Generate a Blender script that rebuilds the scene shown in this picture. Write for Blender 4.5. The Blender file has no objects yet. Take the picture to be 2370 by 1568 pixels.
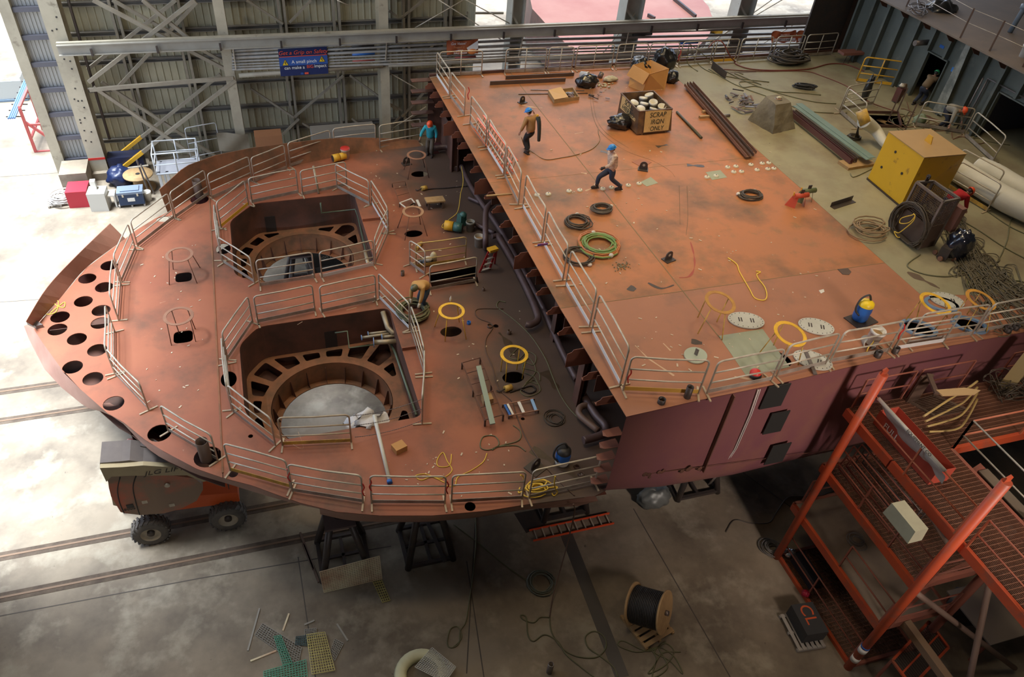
import bpy, math, random
from mathutils import Vector as V, Matrix, noise
from mathutils.geometry import tessellate_polygon
random.seed(7)
S = bpy.context.scene
COL = S.collection
# ---------------------------------------------------------------- camera
CZ = 21.5                                   # camera height above the shop floor (m)
FOC, PITCH, YAW, ROLL, PPX, PPY = 1742.0, .7479, .3212, .07095, 1097.0, 835.0
def _basis():
    cp, sp, c, s, cr, sr = math.cos(PITCH), math.sin(PITCH), math.cos(YAW), math.sin(YAW), math.cos(ROLL), math.sin(ROLL)
    f = V((cp*s, cp*c, -sp)); r = V((c, -s, 0)); u = r.cross(f)
    return r*cr + u*sr, u*cr - r*sr, f
CR, CU, CF = _basis()
cam = bpy.data.objects.new('camera', bpy.data.cameras.new('camera'))
COL.objects.link(cam); S.camera = cam
m = Matrix((CR, CU, -CF)).transposed().to_4x4(); m.translation = V((0, 0, CZ)); cam.matrix_world = m
cam.data.sensor_width = 36; cam.data.lens = FOC/2370*36
cam.data.shift_x = (1185-PPX)/2370; cam.data.shift_y = (PPY-784)/2370
cam.data.clip_start = .1; cam.data.clip_end = 600
# ---------------------------------------------------------------- world, sun, lamps and added fills, exposure
S.view_settings.view_transform = 'Standard'; S.view_settings.look = 'None'
S.view_settings.gamma = 1; S.view_settings.use_curve_mapping = False
S.view_settings.exposure = 0.0
W = bpy.data.worlds.new('sky'); S.world = W; W.use_nodes = True
bg = W.node_tree.nodes['Background']; bg.inputs[0].default_value = (.62, .76, 1, 1); bg.inputs[1].default_value = 2.6
def light(name, kind, loc, energy, color, rot=(0, 0, 0), size=None, size_y=None, aim=None, spot=None, blend=.8):
    d = bpy.data.lights.new(name, kind); o = bpy.data.objects.new(name, d); COL.objects.link(o)
    o.location = loc; o.rotation_euler = rot; d.energy = energy; d.color = color
    if aim is not None: o.rotation_euler = (V(aim)-V(loc)).to_track_quat('-Z', 'Y').to_euler()
    if kind == 'AREA':
        d.size = size
        if size_y: d.shape = 'RECTANGLE'; d.size_y = size_y
    elif kind == 'SUN': d.angle = math.radians(3)
    else:
        d.shadow_soft_size = size or .5
        if spot: d.spot_size = math.radians(spot); d.spot_blend = blend
    return o
SUN = light('sun', 'SUN', (0, 0, 60), 18.0, (.88, .94, 1), aim=(-6+60*.17, 0, 0)); SUN.location = (-6, 0, 60); SUN.rotation_euler = (V((.20, -.02, -1))).to_track_quat('-Z', 'Y').to_euler(); SUN.data.angle = math.radians(24)
# warm high-bay lamps over the decks, with unseen spots added as fill
WARM = (1, .73, .33)
for x, y, e, c, sp in ((14, 27, 4900, WARM, 85), (10, 19, 2300, WARM, 90), (19, 18, 2600, (1, .76, .46), 100), (23, 22, 2600, (1, .80, .50), 85), (2, 22, 2400, (1, .84, .62), 100), (-4, 20, 1000, (1, .93, .86), 90), (2, 11, 2300, (1, .78, .50), 95), (15, 8, 900, (1, .76, .48), 95)):
    light('high_bay_and_fill', 'SPOT', (x, y, 25.5), e, c, aim=(x, y, 0), size=1.2, spot=sp, blend=1)
light('side_fill', 'SPOT', (14, -8, 17), 15000, (1, .84, .76), aim=(14.5, 11, 5.8), size=1.5, spot=42, blend=1)  # unseen spot added to brighten the hull side
light('side_fill', 'SPOT', (-2, -8, 16), 2600, (.92, .95, 1), aim=(-3.5, 16, 1.5), size=1.5, spot=38, blend=1)  # second unseen spot, added to brighten the boom lift
light('under_hull_fill', 'POINT', (1.2, 21.6, 2.0), 260, (.80, .88, 1), size=.4)  # unseen point light added to lift the floor below the wells
light('wall_fill', 'SPOT', (4, 32, 25), 2600, (1, .86, .62), aim=(3, 42, 10), size=1, spot=110, blend=1)  # unseen fill spot added to warm the far wall
light('roof_fill', 'AREA', (8, 20, 26.5), 900, (1, .95, .88), size=30, size_y=22)  # broad soft area fill added below the ceiling
light('next_bay_fill', 'AREA', (24, 52, 22), 5500, (1, .98, .96), size=20, size_y=14)  # area light added to brighten the next bay in place of sunlight
# ---------------------------------------------------------------- picture point -> point on a real plane
ZL, ZU = CZ-16.66, CZ-13.5                 # lower (fore) deck and upper deck
def ray(x, y): return CF*FOC + CR*(x-PPX) - CU*(y-PPY)
def A(x, y, z):
    d = ray(x, y); t = (z-CZ)/d.z; return V((d.x*t, d.y*t, z))
def G(x, y, h=0): return A(x, y, h)
def L(x, y, h=0): return A(x, y, ZL+h)
def U(x, y, h=0): return A(x, y, ZU+h)
def WY(x, y, yy):
    d = ray(x, y); t = yy/d.y; return V((d.x*t, yy, CZ+d.z*t))
def WX(x, y, xx):
    d = ray(x, y); t = xx/d.x; return V((xx, d.y*t, CZ+d.z*t))
# ---------------------------------------------------------------- materials
MATS = {}
def mat(name, col, rough=.7, metal=0., col2=None, scale=1.2, amt=.5, dirt=None, dscale=.6, damt=0., bump=0., bscale=30, spec=None, emit=None, speck=None, specks=.0, lo=.42, hi=.68, alpha=None, fine=None):
    if name in MATS: return MATS[name]
    M = bpy.data.materials.new(name); M.use_nodes = True; nt = M.node_tree; N = nt.nodes; K = nt.links
    b = N['Principled BSDF']; b.inputs['Roughness'].default_value = rough; b.inputs['Metallic'].default_value = metal
    c4 = lambda c: (c[0], c[1], c[2], 1)
    b.inputs['Base Color'].default_value = c4(col)
    if spec is not None: b.inputs['Specular IOR Level'].default_value = spec
    tc = N.new('ShaderNodeTexCoord'); out = None
    def nz(sc, det, ofs):
        mp = N.new('ShaderNodeMapping'); mp.inputs['Location'].default_value = (ofs, ofs*1.7, ofs*.3)
        K.new(tc.outputs['Object'], mp.inputs[0]); n = N.new('ShaderNodeTexNoise'); n.inputs['Scale'].default_value = sc
        n.inputs['Detail'].default_value = det; n.inputs['Roughness'].default_value = .62
        K.new(mp.outputs[0], n.inputs['Vector']); return n.outputs['Fac']
    def rng(s, lo, hi, mx):
        r = N.new('ShaderNodeMapRange'); r.inputs[1].default_value = lo; r.inputs[2].default_value = hi; r.inputs[4].default_value = mx
        K.new(s, r.inputs[0]); return r.outputs[0]
    def mix(fac, a, c):
        x = N.new('ShaderNodeMix'); x.data_type = 'RGBA'; K.new(fac, x.inputs[0])
        if a is None: x.inputs[6].default_value = c4(col)
        else: K.new(a, x.inputs[6])
        x.inputs[7].default_value = c4(c); return x.outputs[2]
    if col2: out = mix(rng(nz(scale, 6, 0), .35, .68, amt), out, col2)
    if dirt: out = mix(rng(nz(dscale, 8, 13), lo, hi, damt), out, dirt)
    if fine: out = mix(rng(nz(fine[1], 12, 47), fine[2], fine[3], fine[4]), out, fine[0])
    if speck: out = mix(rng(nz(specks or 9, 4, 31), .70, .76, .8), out, speck)
    if out is not None: K.new(out, b.inputs['Base Color'])
    if bump:
        bp = N.new('ShaderNodeBump'); bp.inputs['Strength'].default_value = bump; bp.inputs['Distance'].default_value = .02
        K.new(nz(bscale, 4, 5), bp.inputs['Height']); K.new(bp.outputs[0], b.inputs['Normal'])
    if emit: b.inputs['Emission Color'].default_value = c4(emit[:3]); b.inputs['Emission Strength'].default_value = emit[3]
    if alpha is not None: b.inputs['Alpha'].default_value = alpha
    MATS[name] = M; return M
RED = mat('primer_red', (.335, .112, .054), .6, col2=(.27, .083, .043), scale=.5, amt=.8, dirt=(.12, .062, .036), dscale=.5, damt=.9, lo=.48, hi=.70, speck=(.5, .3, .2), specks=7, bump=.05, bscale=12)
RED2 = mat('primer_red_worn', (.30, .085, .048), .62, col2=(.20, .07, .042), scale=.8, amt=.8, dirt=(.055, .045, .035), dscale=.45, damt=.95, lo=.38, hi=.64, speck=(.45, .28, .2), specks=7)
ORG = mat('primer_orange', (.43, .155, .050), .58, col2=(.36, .145, .06), scale=.45, amt=.9, dirt=(.13, .075, .035), dscale=.42, damt=.95, lo=.47, hi=.70, fine=((.20, .12, .05), 1.6, .54, .68, .6), speck=(.6, .42, .25), specks=6)
ORG2 = mat('primer_salmon', (.37, .155, .078), .58, col2=(.30, .125, .066), scale=.6, amt=.7, dirt=(.14, .09, .06), dscale=.6, damt=.6, lo=.55, hi=.75, speck=(.6, .45, .33), specks=6)
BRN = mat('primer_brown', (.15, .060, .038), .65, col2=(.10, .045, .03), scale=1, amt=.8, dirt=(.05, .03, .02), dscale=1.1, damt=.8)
RST = mat('primer_rusty', (.30, .115, .05), .7, col2=(.22, .10, .045), scale=1.5, amt=.9, dirt=(.10, .06, .03), dscale=1.3, damt=.8)
PUR = mat('hull_side_primer', (.215, .085, .078), .42, col2=(.17, .062, .078), scale=.35, amt=.9, dirt=(.26, .12, .075), dscale=.4, damt=.7, lo=.55, hi=.75)
GRN = mat('primer_green', (.31, .275, .165), .65, col2=(.25, .23, .135), scale=.6, amt=.8, dirt=(.17, .12, .07), dscale=.5, damt=.8, lo=.45, hi=.7)
CONC = mat('concrete', (.26, .215, .155), .7, col2=(.195, .15, .10), scale=.25, amt=.8, dirt=(.085, .065, .045), dscale=.35, damt=.9, lo=.42, hi=.70, fine=((.36, .32, .24), .8, .52, .66, .55), speck=(.05, .04, .03), specks=3, bump=.1, bscale=8)
GALV = mat('galvanised_tube', (.60, .54, .43), .45, .35, col2=(.36, .30, .22), scale=3, amt=.8)
GALD = mat('dirty_toe_board', (.42, .38, .32), .5, .3, col2=(.22, .17, .13), scale=2, amt=.9)
YEL = mat('yellow_paint', (.80, .44, .03), .5, col2=(.55, .28, .03), scale=3, amt=.6)
YELD = mat('worn_yellow_paint', (.62, .38, .06), .55, col2=(.25, .15, .05), scale=4, amt=.9)
STL = mat('bare_steel', (.22, .20, .19), .45, .6, col2=(.14, .10, .08), scale=3, amt=.8)
DST = mat('dark_steel', (.055, .048, .045), .5, .4, col2=(.09, .06, .045), scale=3, amt=.7)
BLK = mat('black_rubber', (.018, .017, .017), .5, col2=(.04, .035, .03), scale=6, amt=.6)
WHT = mat('white_plastic', (.72, .70, .64), .45, col2=(.5, .45, .36), scale=3, amt=.6)
BEI = mat('column_paint', (.47, .42, .31), .6, col2=(.30, .26, .19), scale=.6, amt=.8, dirt=(.12, .09, .06), dscale=2.0, damt=.8, lo=.6, hi=.75)
SHT = mat('wall_sheet', (.42, .38, .26), .55, col2=(.30, .27, .18), scale=.5, amt=.8)
GIRT = mat('girt_steel', (.17, .155, .13), .65, col2=(.23, .20, .16), scale=1.5, amt=.8)
WOOD = mat('pale_wood', (.42, .27, .12), .75, col2=(.30, .18, .08), scale=4, amt=.8)
ORP = mat('orange_paint', (.52, .085, .022), .5, col2=(.38, .07, .025), scale=1, amt=.8, dirt=(.16, .08, .05), dscale=1.2, damt=.8, lo=.5, hi=.72)
REDP = mat('bright_red', (.55, .03, .02), .45)
BLUE = mat('blue_plastic', (.02, .12, .42), .4)
DCK = mat('deckhouse_steel', (.11, .125, .105), .55, col2=(.075, .085, .072), scale=.8, amt=.8, dirt=(.20, .19, .15), dscale=1.4, damt=.7, lo=.58, hi=.74)
TOPD = mat('upper_platform_steel', (.20, .15, .11), .7, col2=(.14, .11, .085), scale=.6, amt=.8)
# ---------------------------------------------------------------- mesh builder
def catmull(pts, n=6, closed=False):
    P = [V(p) for p in pts]; out = []; k = len(P)
    rngk = range(k) if closed else range(k-1)
    for i in rngk:
        if closed: a, b, c, d = P[(i-1) % k], P[i], P[(i+1) % k], P[(i+2) % k]
        else: a, b, c, d = P[max(i-1, 0)], P[i], P[i+1], P[min(i+2, k-1)]
        for j in range(n):
            t = j/n
            out.append(.5*((2*b)+(c-a)*t+(2*a-5*b+4*c-d)*t*t+(3*b-a-3*c+d)*t**3))
    if not closed: out.append(P[-1])
    return out
def rounded(poly, r, n=4):
    """round the corners of a 2D/3D polygon"""
    out = []; k = len(poly)
    for i in range(k):
        a, b, c = V(poly[i-1]), V(poly[i]), V(poly[(i+1) % k])
        u, w = (a-b), (c-b); rr = min(r, u.length*.45, w.length*.45); u.normalize(); w.normalize()
        p, q = b+u*rr, b+w*rr
        for j in range(n+1):
            t = j/n; out.append((1-t)**2*p+2*t*(1-t)*b+t*t*q)
    return out
class MB:
    def __init__(s): s.v = []; s.f = []; s.m = []; s.mi = 0; s.sm = []; s.smooth = False
    def add(s, vs, fs, smooth=None):
        o = len(s.v); s.v += [tuple(x) for x in vs]
        for f in fs: s.f.append([o+i for i in f]); s.m.append(s.mi); s.sm.append(s.smooth if smooth is None else smooth)
        return s
    def box(s, c, size, M=None, rz=0, taper=1):
        hx, hy, hz = size[0]/2, size[1]/2, size[2]/2; vs = []
        R = M if M is not None else Matrix.Rotation(rz, 3, 'Z')
        for z in (-hz, hz):
            t = taper if z > 0 else 1
            for x, y in ((-hx, -hy), (hx, -hy), (hx, hy), (-hx, hy)): vs.append(V(c)+R @ V((x*t, y*t, z)))
        return s.add(vs, [(3, 2, 1, 0), (4, 5, 6, 7), (0, 1, 5, 4), (1, 2, 6, 5), (2, 3, 7, 6), (3, 0, 4, 7)], False)
    def bar(s, p0, p1, w, h, up=(0, 0, 1)):
        """rectangular section bar; h along up"""
        p0, p1 = V(p0), V(p1); d = p1-p0
        if d.length < 1e-6: return s
        d.normalize(); u = V(up); sd = d.cross(u)
        if sd.length < 1e-4: sd = d.cross(V((1, 0, 0)))
        sd.normalize(); u = sd.cross(d); vs = []
        for p in (p0, p1):
            for a, b in ((-1, -1), (1, -1), (1, 1), (-1, 1)): vs.append(p+sd*a*w/2+u*b*h/2)
        return s.add(vs, [(3, 2, 1, 0), (4, 5, 6, 7), (0, 1, 5, 4), (1, 2, 6, 5), (2, 3, 7, 6), (3, 0, 4, 7)], False)
    def sect(s, p0, p1, prof, up=(0, 0, 1)):
        """sweep an open/closed 2D profile (side,up) from p0 to p1 (closed solid)"""
        p0, p1 = V(p0), V(p1); d = (p1-p0).normalized(); sd = d.cross(V(up))
        if sd.length < 1e-4: sd = d.cross(V((1, 0, 0)))
        sd.normalize(); u = sd.cross(d); n = len(prof)
        vs = [p+sd*a+u*b for p in (p0, p1) for a, b in prof]
        fs = [(i, (i+1) % n, n+(i+1) % n, n+i) for i in range(n)]
        tri = tessellate_polygon([[V((a, b, 0)) for a, b in prof]])
        fs += [tuple(t) for t in tri]+[tuple(n+i for i in reversed(t)) for t in tri]
        return s.add(vs, fs, False)
    def ibeam(s, p0, p1, w, h, t, up=(0, 0, 1)):
        a, b, q = w/2, h/2, t/2
        return s.sect(p0, p1, [(-a, -b), (a, -b), (a, -b+t), (q, -b+t), (q, b-t), (a, b-t), (a, b), (-a, b), (-a, b-t), (-q, b-t), (-q, -b+t), (-a, -b+t)], up)
    def angle(s, p0, p1, w, h, t, up=(0, 0, 1)):
        return s.sect(p0, p1, [(0, 0), (w, 0), (w, t), (t, t), (t, h), (0, h)], up)
    def tube(s, pts, r, n=8, closed=False, cap=True, r1=None):
        P = [V(p) for p in pts]
        Q = [P[0]]
        for p in P[1:]:
            if (p-Q[-1]).length > 1e-5: Q.append(p)
        P = Q; k = len(P)
        if k < 2: return s
        if closed and (P[0]-P[-1]).length < 1e-5: P.pop(); k -= 1
        up = None; vs = []
        for i in range(k):
            if closed: d = (P[(i+1) % k]-P[i-1])
            elif i == 0: d = P[1]-P[0]
            elif i == k-1: d = P[-1]-P[-2]
            else:
                a, b = (P[i]-P[i-1]).normalized(), (P[i+1]-P[i]).normalized(); d = a+b
            if d.length < 1e-6: d = V((0, 0, 1))
            d.normalize()
            if up is None:
                up = V((0, 0, 1)) if abs(d.z) < .9 else V((1, 0, 0))
            up = (up-d*up.dot(d))
            if up.length < 1e-4: up = V((1, 0, 0))-d*d.x
            up.normalize(); sd = d.cross(up)
            rr = r if r1 is None else r+(r1-r)*i/(k-1)
            for j in range(n):
                a = 2*math.pi*j/n; vs.append(P[i]+(sd*math.cos(a)+up*math.sin(a))*rr)
        fs = []
        for i in range(k if closed else k-1):
            for j in range(n):
                a, b = i*n, ((i+1) % k)*n; fs.append((a+j, a+(j+1) % n, b+(j+1) % n, b+j))
        s.add(vs, fs, True)
        if cap and not closed:
            o = len(s.v)-len(vs); s.f.append([o+j for j in reversed(range(n))]); s.f.append([o+(k-1)*n+j for j in range(n)]); s.m += [s.mi]*2; s.sm += [False]*2
        return s
    def cyl(s, p0, p1, r0, r1=None, n=16, cap=True): return s.tube([p0, p1], r0, n, r1=r1 if r1 is not None else None, cap=cap)
    def lathe(s, c, prof, n=20, M=None, cap=False):
        """prof: list of (radius, height) around local z"""
        R = M if M is not None else Matrix.Identity(3); vs = []; fs = []; k = len(prof)
        for r, z in prof:
            for j in range(n):
                a = 2*math.pi*j/n; vs.append(V(c)+R @ V((r*math.cos(a), r*math.sin(a), z)))
        for i in range(k-1):
            for j in range(n): fs.append((i*n+j, i*n+(j+1) % n, (i+1)*n+(j+1) % n, (i+1)*n+j))
        s.add(vs, fs, True)
        if cap:
            o = len(s.v)-len(vs); s.f += [[o+j for j in reversed(range(n))], [o+(k-1)*n+j for j in range(n)]]; s.m += [s.mi]*2; s.sm += [False]*2
        return s
    def ball(s, c, r, n=12, sc=(1, 1, 1), M=None, jit=0, seed=0):
        R = M if M is not None else Matrix.Identity(3); vs = []; fs = []; k = n//2
        for i in range(k+1):
            th = math.pi*i/k
            for j in range(n):
                a = 2*math.pi*j/n; p = V((math.sin(th)*math.cos(a), math.sin(th)*math.sin(a), math.cos(th)))
                q = p
                if jit: q = p*(1+jit*noise.noise(p*2.3+V((seed, seed, seed)))+jit*.5*noise.noise(p*6+V((seed, 0, seed))))
                vs.append(V(c)+R @ V((q.x*sc[0]*r, q.y*sc[1]*r, q.z*sc[2]*r)))
        for i in range(k):
            for j in range(n): fs.append((i*n+j, (i+1)*n+j, (i+1)*n+(j+1) % n, i*n+(j+1) % n))
        return s.add(vs, fs, True)
    def prism(s, poly, h, d=None):
        """extrude a 3D planar polygon by vector/height (default +z*h)"""
        P = [V(p) for p in poly]; n = len(P); D = V(d)*h if d is not None else V((0, 0, h))
        vs = P+[p+D for p in P]; tri = tessellate_polygon([P])
        fs = [tuple(t) for t in tri]+[tuple(n+i for i in reversed(t)) for t in tri]+[(i, n+i, n+(i+1) % n, (i+1) % n) for i in range(n)]
        return s.add(vs, fs, False)
    def plate(s, outer, holes, z, t):
        """horizontal plate with holes; top at z, thickness t"""
        loops = [[V((p[0], p[1], 0)) for p in outer]]+[[V((p[0], p[1], 0)) for p in h] for h in holes]
        tri = tessellate_polygon(loops); flat = [p for l in loops for p in l]; n = len(flat)
        vs = [V((p.x, p.y, z)) for p in flat]+[V((p.x, p.y, z-t)) for p in flat]; fs = []
        for a, b, c in tri:
            nz = (flat[b]-flat[a]).cross(flat[c]-flat[a]).z
            if nz < 0: a, c = c, a
            fs.append((a, b, c)); fs.append((n+c, n+b, n+a))
        o = 0
        for l in loops:
            k = len(l)
            for i in range(k): fs.append((o+i, n+o+i, n+o+(i+1) % k, o+(i+1) % k))
            o += k
        return s.add(vs, fs, False)
    def sheet(s, rows):
        """grid surface through rows of points"""
        w = len(rows[0]); vs = [p for r in rows for p in r]
        return s.add(vs, [(i*w+j, i*w+j+1, (i+1)*w+j+1, (i+1)*w+j) for i in range(len(rows)-1) for j in range(w-1)])
    def build(s, name, material, parent=None, **kw):
        me = bpy.data.meshes.new(name); me.from_pydata(s.v, [], s.f)
        for k in (material if isinstance(material, (list, tuple)) else [material]): me.materials.append(k)
        me.polygons.foreach_set('material_index', s.m); me.polygons.foreach_set('use_smooth', s.sm); me.update()
        o = bpy.data.objects.new(name, me); COL.objects.link(o)
        if parent is not None: attach(o, parent)
        tag(o, **kw); return o
def wmat(o):
    M = Matrix.Translation(o.location) @ o.rotation_euler.to_matrix().to_4x4() @ Matrix.Diagonal(o.scale.to_4d())
    return wmat(o.parent) @ o.matrix_parent_inverse @ M if o.parent else M
def attach(o, parent):
    o.parent = parent; o.matrix_parent_inverse = wmat(parent).inverted()
def tag(o, label=None, cat=None, group=None, kind=None):
    if label: o['label'] = label
    if cat: o['category'] = cat
    if group: o['group'] = group
    if kind: o['kind'] = kind
    return o
def thing(name, loc, label, cat, group=None, rz=0):
    o = bpy.data.objects.new(name, None); COL.objects.link(o); o.location = loc; o.rotation_euler = (0, 0, rz)
    o.empty_display_size = .2
    return tag(o, label, cat, group)
def copy_tree(o, parent=None, n=0):
    c = o.copy(); COL.objects.link(c)
    if parent is not None:
        q = o.matrix_parent_inverse.copy(); c.parent = parent; c.matrix_parent_inverse = q
    for ch in list(KIDS.get(o.name, [])): copy_tree(ch, c)
    return c
KIDS = {}
def kids_of(root):
    KIDS[root.name] = [x for x in S.objects if x.parent == root]
    for x in KIDS[root.name]: kids_of(x)
def dup(root, loc, rz=0, label=None, scale=None):
    if root.name not in KIDS: kids_of(root)
    c = copy_tree(root); c.location = loc; c.rotation_euler = (0, 0, rz)
    if scale: c.scale = (scale,)*3
    if label: c['label'] = label
    return c
def text(name, body, size, M, material, parent, ext=.003, align='CENTER', shear=0, sx=1):
    cu = bpy.data.curves.new(name, 'FONT'); cu.body = body; cu.size = size; cu.extrude = ext; cu.align_x = align; cu.align_y = 'CENTER'; cu.shear = shear
    o = bpy.data.objects.new(name, cu); COL.objects.link(o); bpy.context.view_layer.update()
    me = bpy.data.meshes.new_from_object(o.evaluated_get(bpy.context.evaluated_depsgraph_get())); bpy.data.objects.remove(o); me.materials.clear(); me.materials.append(material)
    o = bpy.data.objects.new(name, me); COL.objects.link(o)
    Q = M @ Matrix.Diagonal((sx, 1, 1, 1)); o.matrix_world = Q
    if parent is not None: o.parent = parent; o.matrix_parent_inverse = wmat(parent).inverted(); o.matrix_basis = Q
    return o
def frame(o, xdir, ydir):
    """4x4 with text x along xdir and y along ydir"""
    x = V(xdir).normalized(); z = x.cross(V(ydir)).normalized(); y = z.cross(x)
    M = Matrix((x, y, z)).transposed().to_4x4(); M.translation = V(o); return M
def rzm(a): return Matrix.Rotation(a, 3, 'Z')
def circle(c, r, n=20, ry=None, rot=0):
    ry = ry or r; return [V((c[0]+r*math.cos(t)*math.cos(rot)-ry*math.sin(t)*math.sin(rot), c[1]+r*math.cos(t)*math.sin(rot)+ry*math.sin(t)*math.cos(rot), 0)) for t in [2*math.pi*i/n for i in range(n)]]
# ================================================================= floor, roof, hall
mb = MB(); mb.box((5, 30, -.1), (260, 200, .2)); mb.build('floor', CONC, kind='structure')
mb = MB(); mb.box((18, 24, 27.15), (57, 76.5, .3)); mb.build('ceiling', GIRT, kind='structure')
mb = MB(); mb.box((18, -14, 13.5), (58, .2, 27)); mb.build('wall_front', GIRT, kind='structure')
mb = MB(); mb.box((46, 14, 13.5), (.2, 56, 27)); mb.build('wall_right', GIRT, kind='structure')
mb = MB(); mb.box((-10.9, .9, 13.5), (.2, 30, 27)); mb.build('wall_left', GIRT, kind='structure')
# joints and rail tracks in the floor
JNT = mat('joint_filler', (.07, .06, .05), .9); TRK = mat('track_dirt', (.055, .038, .026), .9, col2=(.11, .08, .055), scale=3, amt=.8)
DBRN = mat('rail_rust', (.16, .10, .06), .6, .3)
mb = MB()
for a, b in (((1466, 1178), (1690, 1568)), ((0, 1427), (460, 1340)), ((690, 1290), (730, 1568)), ((1080, 1300), (1120, 1568)), ((0, 700), (140, 690)), ((1100, 1210), (1080, 1560)), ((460, 1340), (905, 1265)), ((140, 400), (0, 410)), ((1990, 1290), (1700, 1080))):
    p, q = G(*a), G(*b); mb.bar(p+V((0, 0, .001)), q+V((0, 0, .001)), .035, .006)
mb.build('trim_1', JNT, kind='structure')
for k, y in enumerate((G(0, 1385).y, G(0, 1290).y, G(0, 976).y, G(0, 908).y)):
    x1 = (6.0, 9, 9, 9)[k]
    tr = MB(); tr.box(((x1-70)/2, y, .004), (x1+70, .34, .010)); o = tr.build('trim_%d' % (k+2), TRK, kind='structure')
    tr = MB(); tr.box(((x1-70)/2, y, .012), (x1+70, .07, .02)); tr.build('rail_head', DBRN, o)
for k, (a, b) in enumerate((((1060, 1180), (1210, 1568)),)):
    p, q = G(1310, 1235), G(1440, 1568); mb = MB(); mb.bar(p+V((0, 0, .005)), q+V((0, 0, .005)), .42, .012); mb.build('trim_6', mat('trench_cover', (.09, .08, .07), .6, .3), kind='structure')
# ---------------------------------------------------------------- far wall: sheeting, girts, posts, columns
YW = 40.4                                    # column line
YS = 42.3                                    # sheeting
mb = MB(); x = -8.6; k = 0
rows = [[], []]
while x < 12.2:
    for dx, dy in ((0, 0), (.22, 0), (.25, -.05), (.30, -.05), (.33, 0)):
        rows[0].append(V((x+dx, YS+dy, 0))); rows[1].append(V((x+dx, YS+dy, 27)))
    x += .36
mb.sheet(rows); wall = mb.build('wall_back', SHT, kind='structure')
mb = MB()
gz = [1.2+1.42*i for i in range(18)]
for i, z in enumerate(gz):
    mb.sect((-8.6, YS-.13, z), (12.2, YS-.13, z), [(-.1, -.11), (.1, -.11), (.1, -.08), (-.07, -.08), (-.07, .08), (.1, .08), (.1, .11), (-.1, .11)])
mb.build('girt', GIRT, wall)
mb = MB()
for x in (-5.9, -3.0, 2.1, 4.9, 8.65, 11.0):
    for s in (-.14, .14): mb.box((x+s, YS-.42, 13.5), (.13, .3, 27))
mb.build('wall_post', mat('post_steel', (.27, .235, .175), .65, col2=(.19, .16, .12), scale=2, amt=.8), wall)
def braced(px, yy, w, nm, m_, par, h=None):
    mb = MB()
    for a, b in px: mb.bar(WY(*a, yy), WY(*b, yy), w, h or w)
    return mb.build(nm, m_, par)
BRC = mat('brace_steel', (.30, .265, .20), .6, col2=(.22, .18, .13), scale=1.5, amt=.8)
COLX = (-8.45, -.95, 7.15)
colm = []
for k, x in enumerate(COLX):
    mb = MB(); w = .82 if k == 0 else .5
    d = .9; 
    mb.box((x, YW-.02, 13.5), (w, .04, 27)); mb.box((x, YW+d, 13.5), (w, .04, 27)); mb.box((x, YW+d/2, 13.5), (.04, d-.02, 27))
    t = mb.build('building_column', BEI, label=('wide bolt-speckled steel column at the open hall end', 'pale steel column left of the blue safety banner', 'pale steel column between the two hanging banners')[k], cat='column')
    colm.append(t)
    if k == 0:
        b = MB(); b.box((x, YW-.045, .75+.35), (w+.02, .02, .12)); b.build('painted_band', REDP, t)
        b = MB(); rr = random.Random(3)
        for i in range(60):
            zz = rr.uniform(1.5, 20); xx = x+rr.choice((-.2, .0, .2))+rr.uniform(-.05, .05); b.cyl((xx, YW-.055, zz), (xx, YW-.0405, zz), .045, n=6)
        b.build('bolt_hole', BLK, t, kind='stuff')
        b = MB(); b.box((x, YW+.3, .2), (1.5, 1.3, .4)); b.build('concrete_footing', CONC, t)
# pipe on the back column sides
# end wall return: outer column, corrugated strip with dark struts
mb = MB(); mb.box((-10.35, YW+.5, 13.5), (.5, .5, 27)); t = mb.build('building_column', BEI, label='outermost tan steel column beside the bright open yard', cat='column')
mb = MB()
rows = [[], []]; x = -10.1
while x < -8.9:
    for dx, dy in ((0, 0), (.08, 0), (.1, .04), (.15, .04)): rows[0].append(V((x+dx, YW+.6+dy, .3))); rows[1].append(V((x+dx, YW+.6+dy, 27)))
    x += .17
mb.sheet(rows); ew = mb.build('wall_left', mat('grey_sheet', (.40, .39, .36), .5), kind='structure')
mb = MB()
for i in range(22): mb.box((-9.5, YW+.45, .9+1.28*i), (1.3, .2, .22))
mb.build('strut', mat('dark_strut', (.10, .10, .12), .5), ew)
mb = MB(); mb.cyl((-7.6, YW+.3, 2), (-7.6, YW+.3, 26), .07); mb.build('downpipe', DST, ew)
# X-braces between column 1 and 2 (front plane)
br = MB(); yb = YW-.05
def seg(l, yy, w, nm='cross_brace', m_=None):
    for i, (a, b) in enumerate(l): q = MB(); q.bar(WY(*a, yy+.031*i), WY(*b, yy+.031*i), w, w); q.build(nm, m_ or BRC, wall)
X1 = [((207, 208), (540, 180)), ((217, 201), (500, 395)), ((262, 405), (545, 185)), ((205, 190), (450, 0)), ((215, 0), (540, 170)), ((330, 0), (440, 92))]
X2 = [((259, 372), (510, 172)), ((235, 190), (545, 392)), ((203, 160), (407, 0)), ((260, 0), (530, 150)), ((455, 5), (270, 205))]
seg(X1, yb, .17)
seg(X2, YW+.95, .15)
br = MB(); br.bar(WY(262, 405, yb+.062), WY(330, 352, yb+.062), .19, .19); br.build('painted_brace_end', YEL, wall, label='yellow painted brace end'); br = MB(); br.bar(WY(259, 372, YW+.95), WY(327, 317, YW+.95), .17, .17); br.build('painted_brace_end', YEL, wall, label='yellow painted brace end')
X3 = [((553, 175), (886, 152.5)), ((898, 151), (1200, 138)), ((1200, 138), (1950, 104))]
br = MB()
for a, b in X3: br.tube([WY(*a, YW-.1), WY(*b, YW-.1)], .12, 8)
br.build('tie_pipe', BRC, wall)
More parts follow.
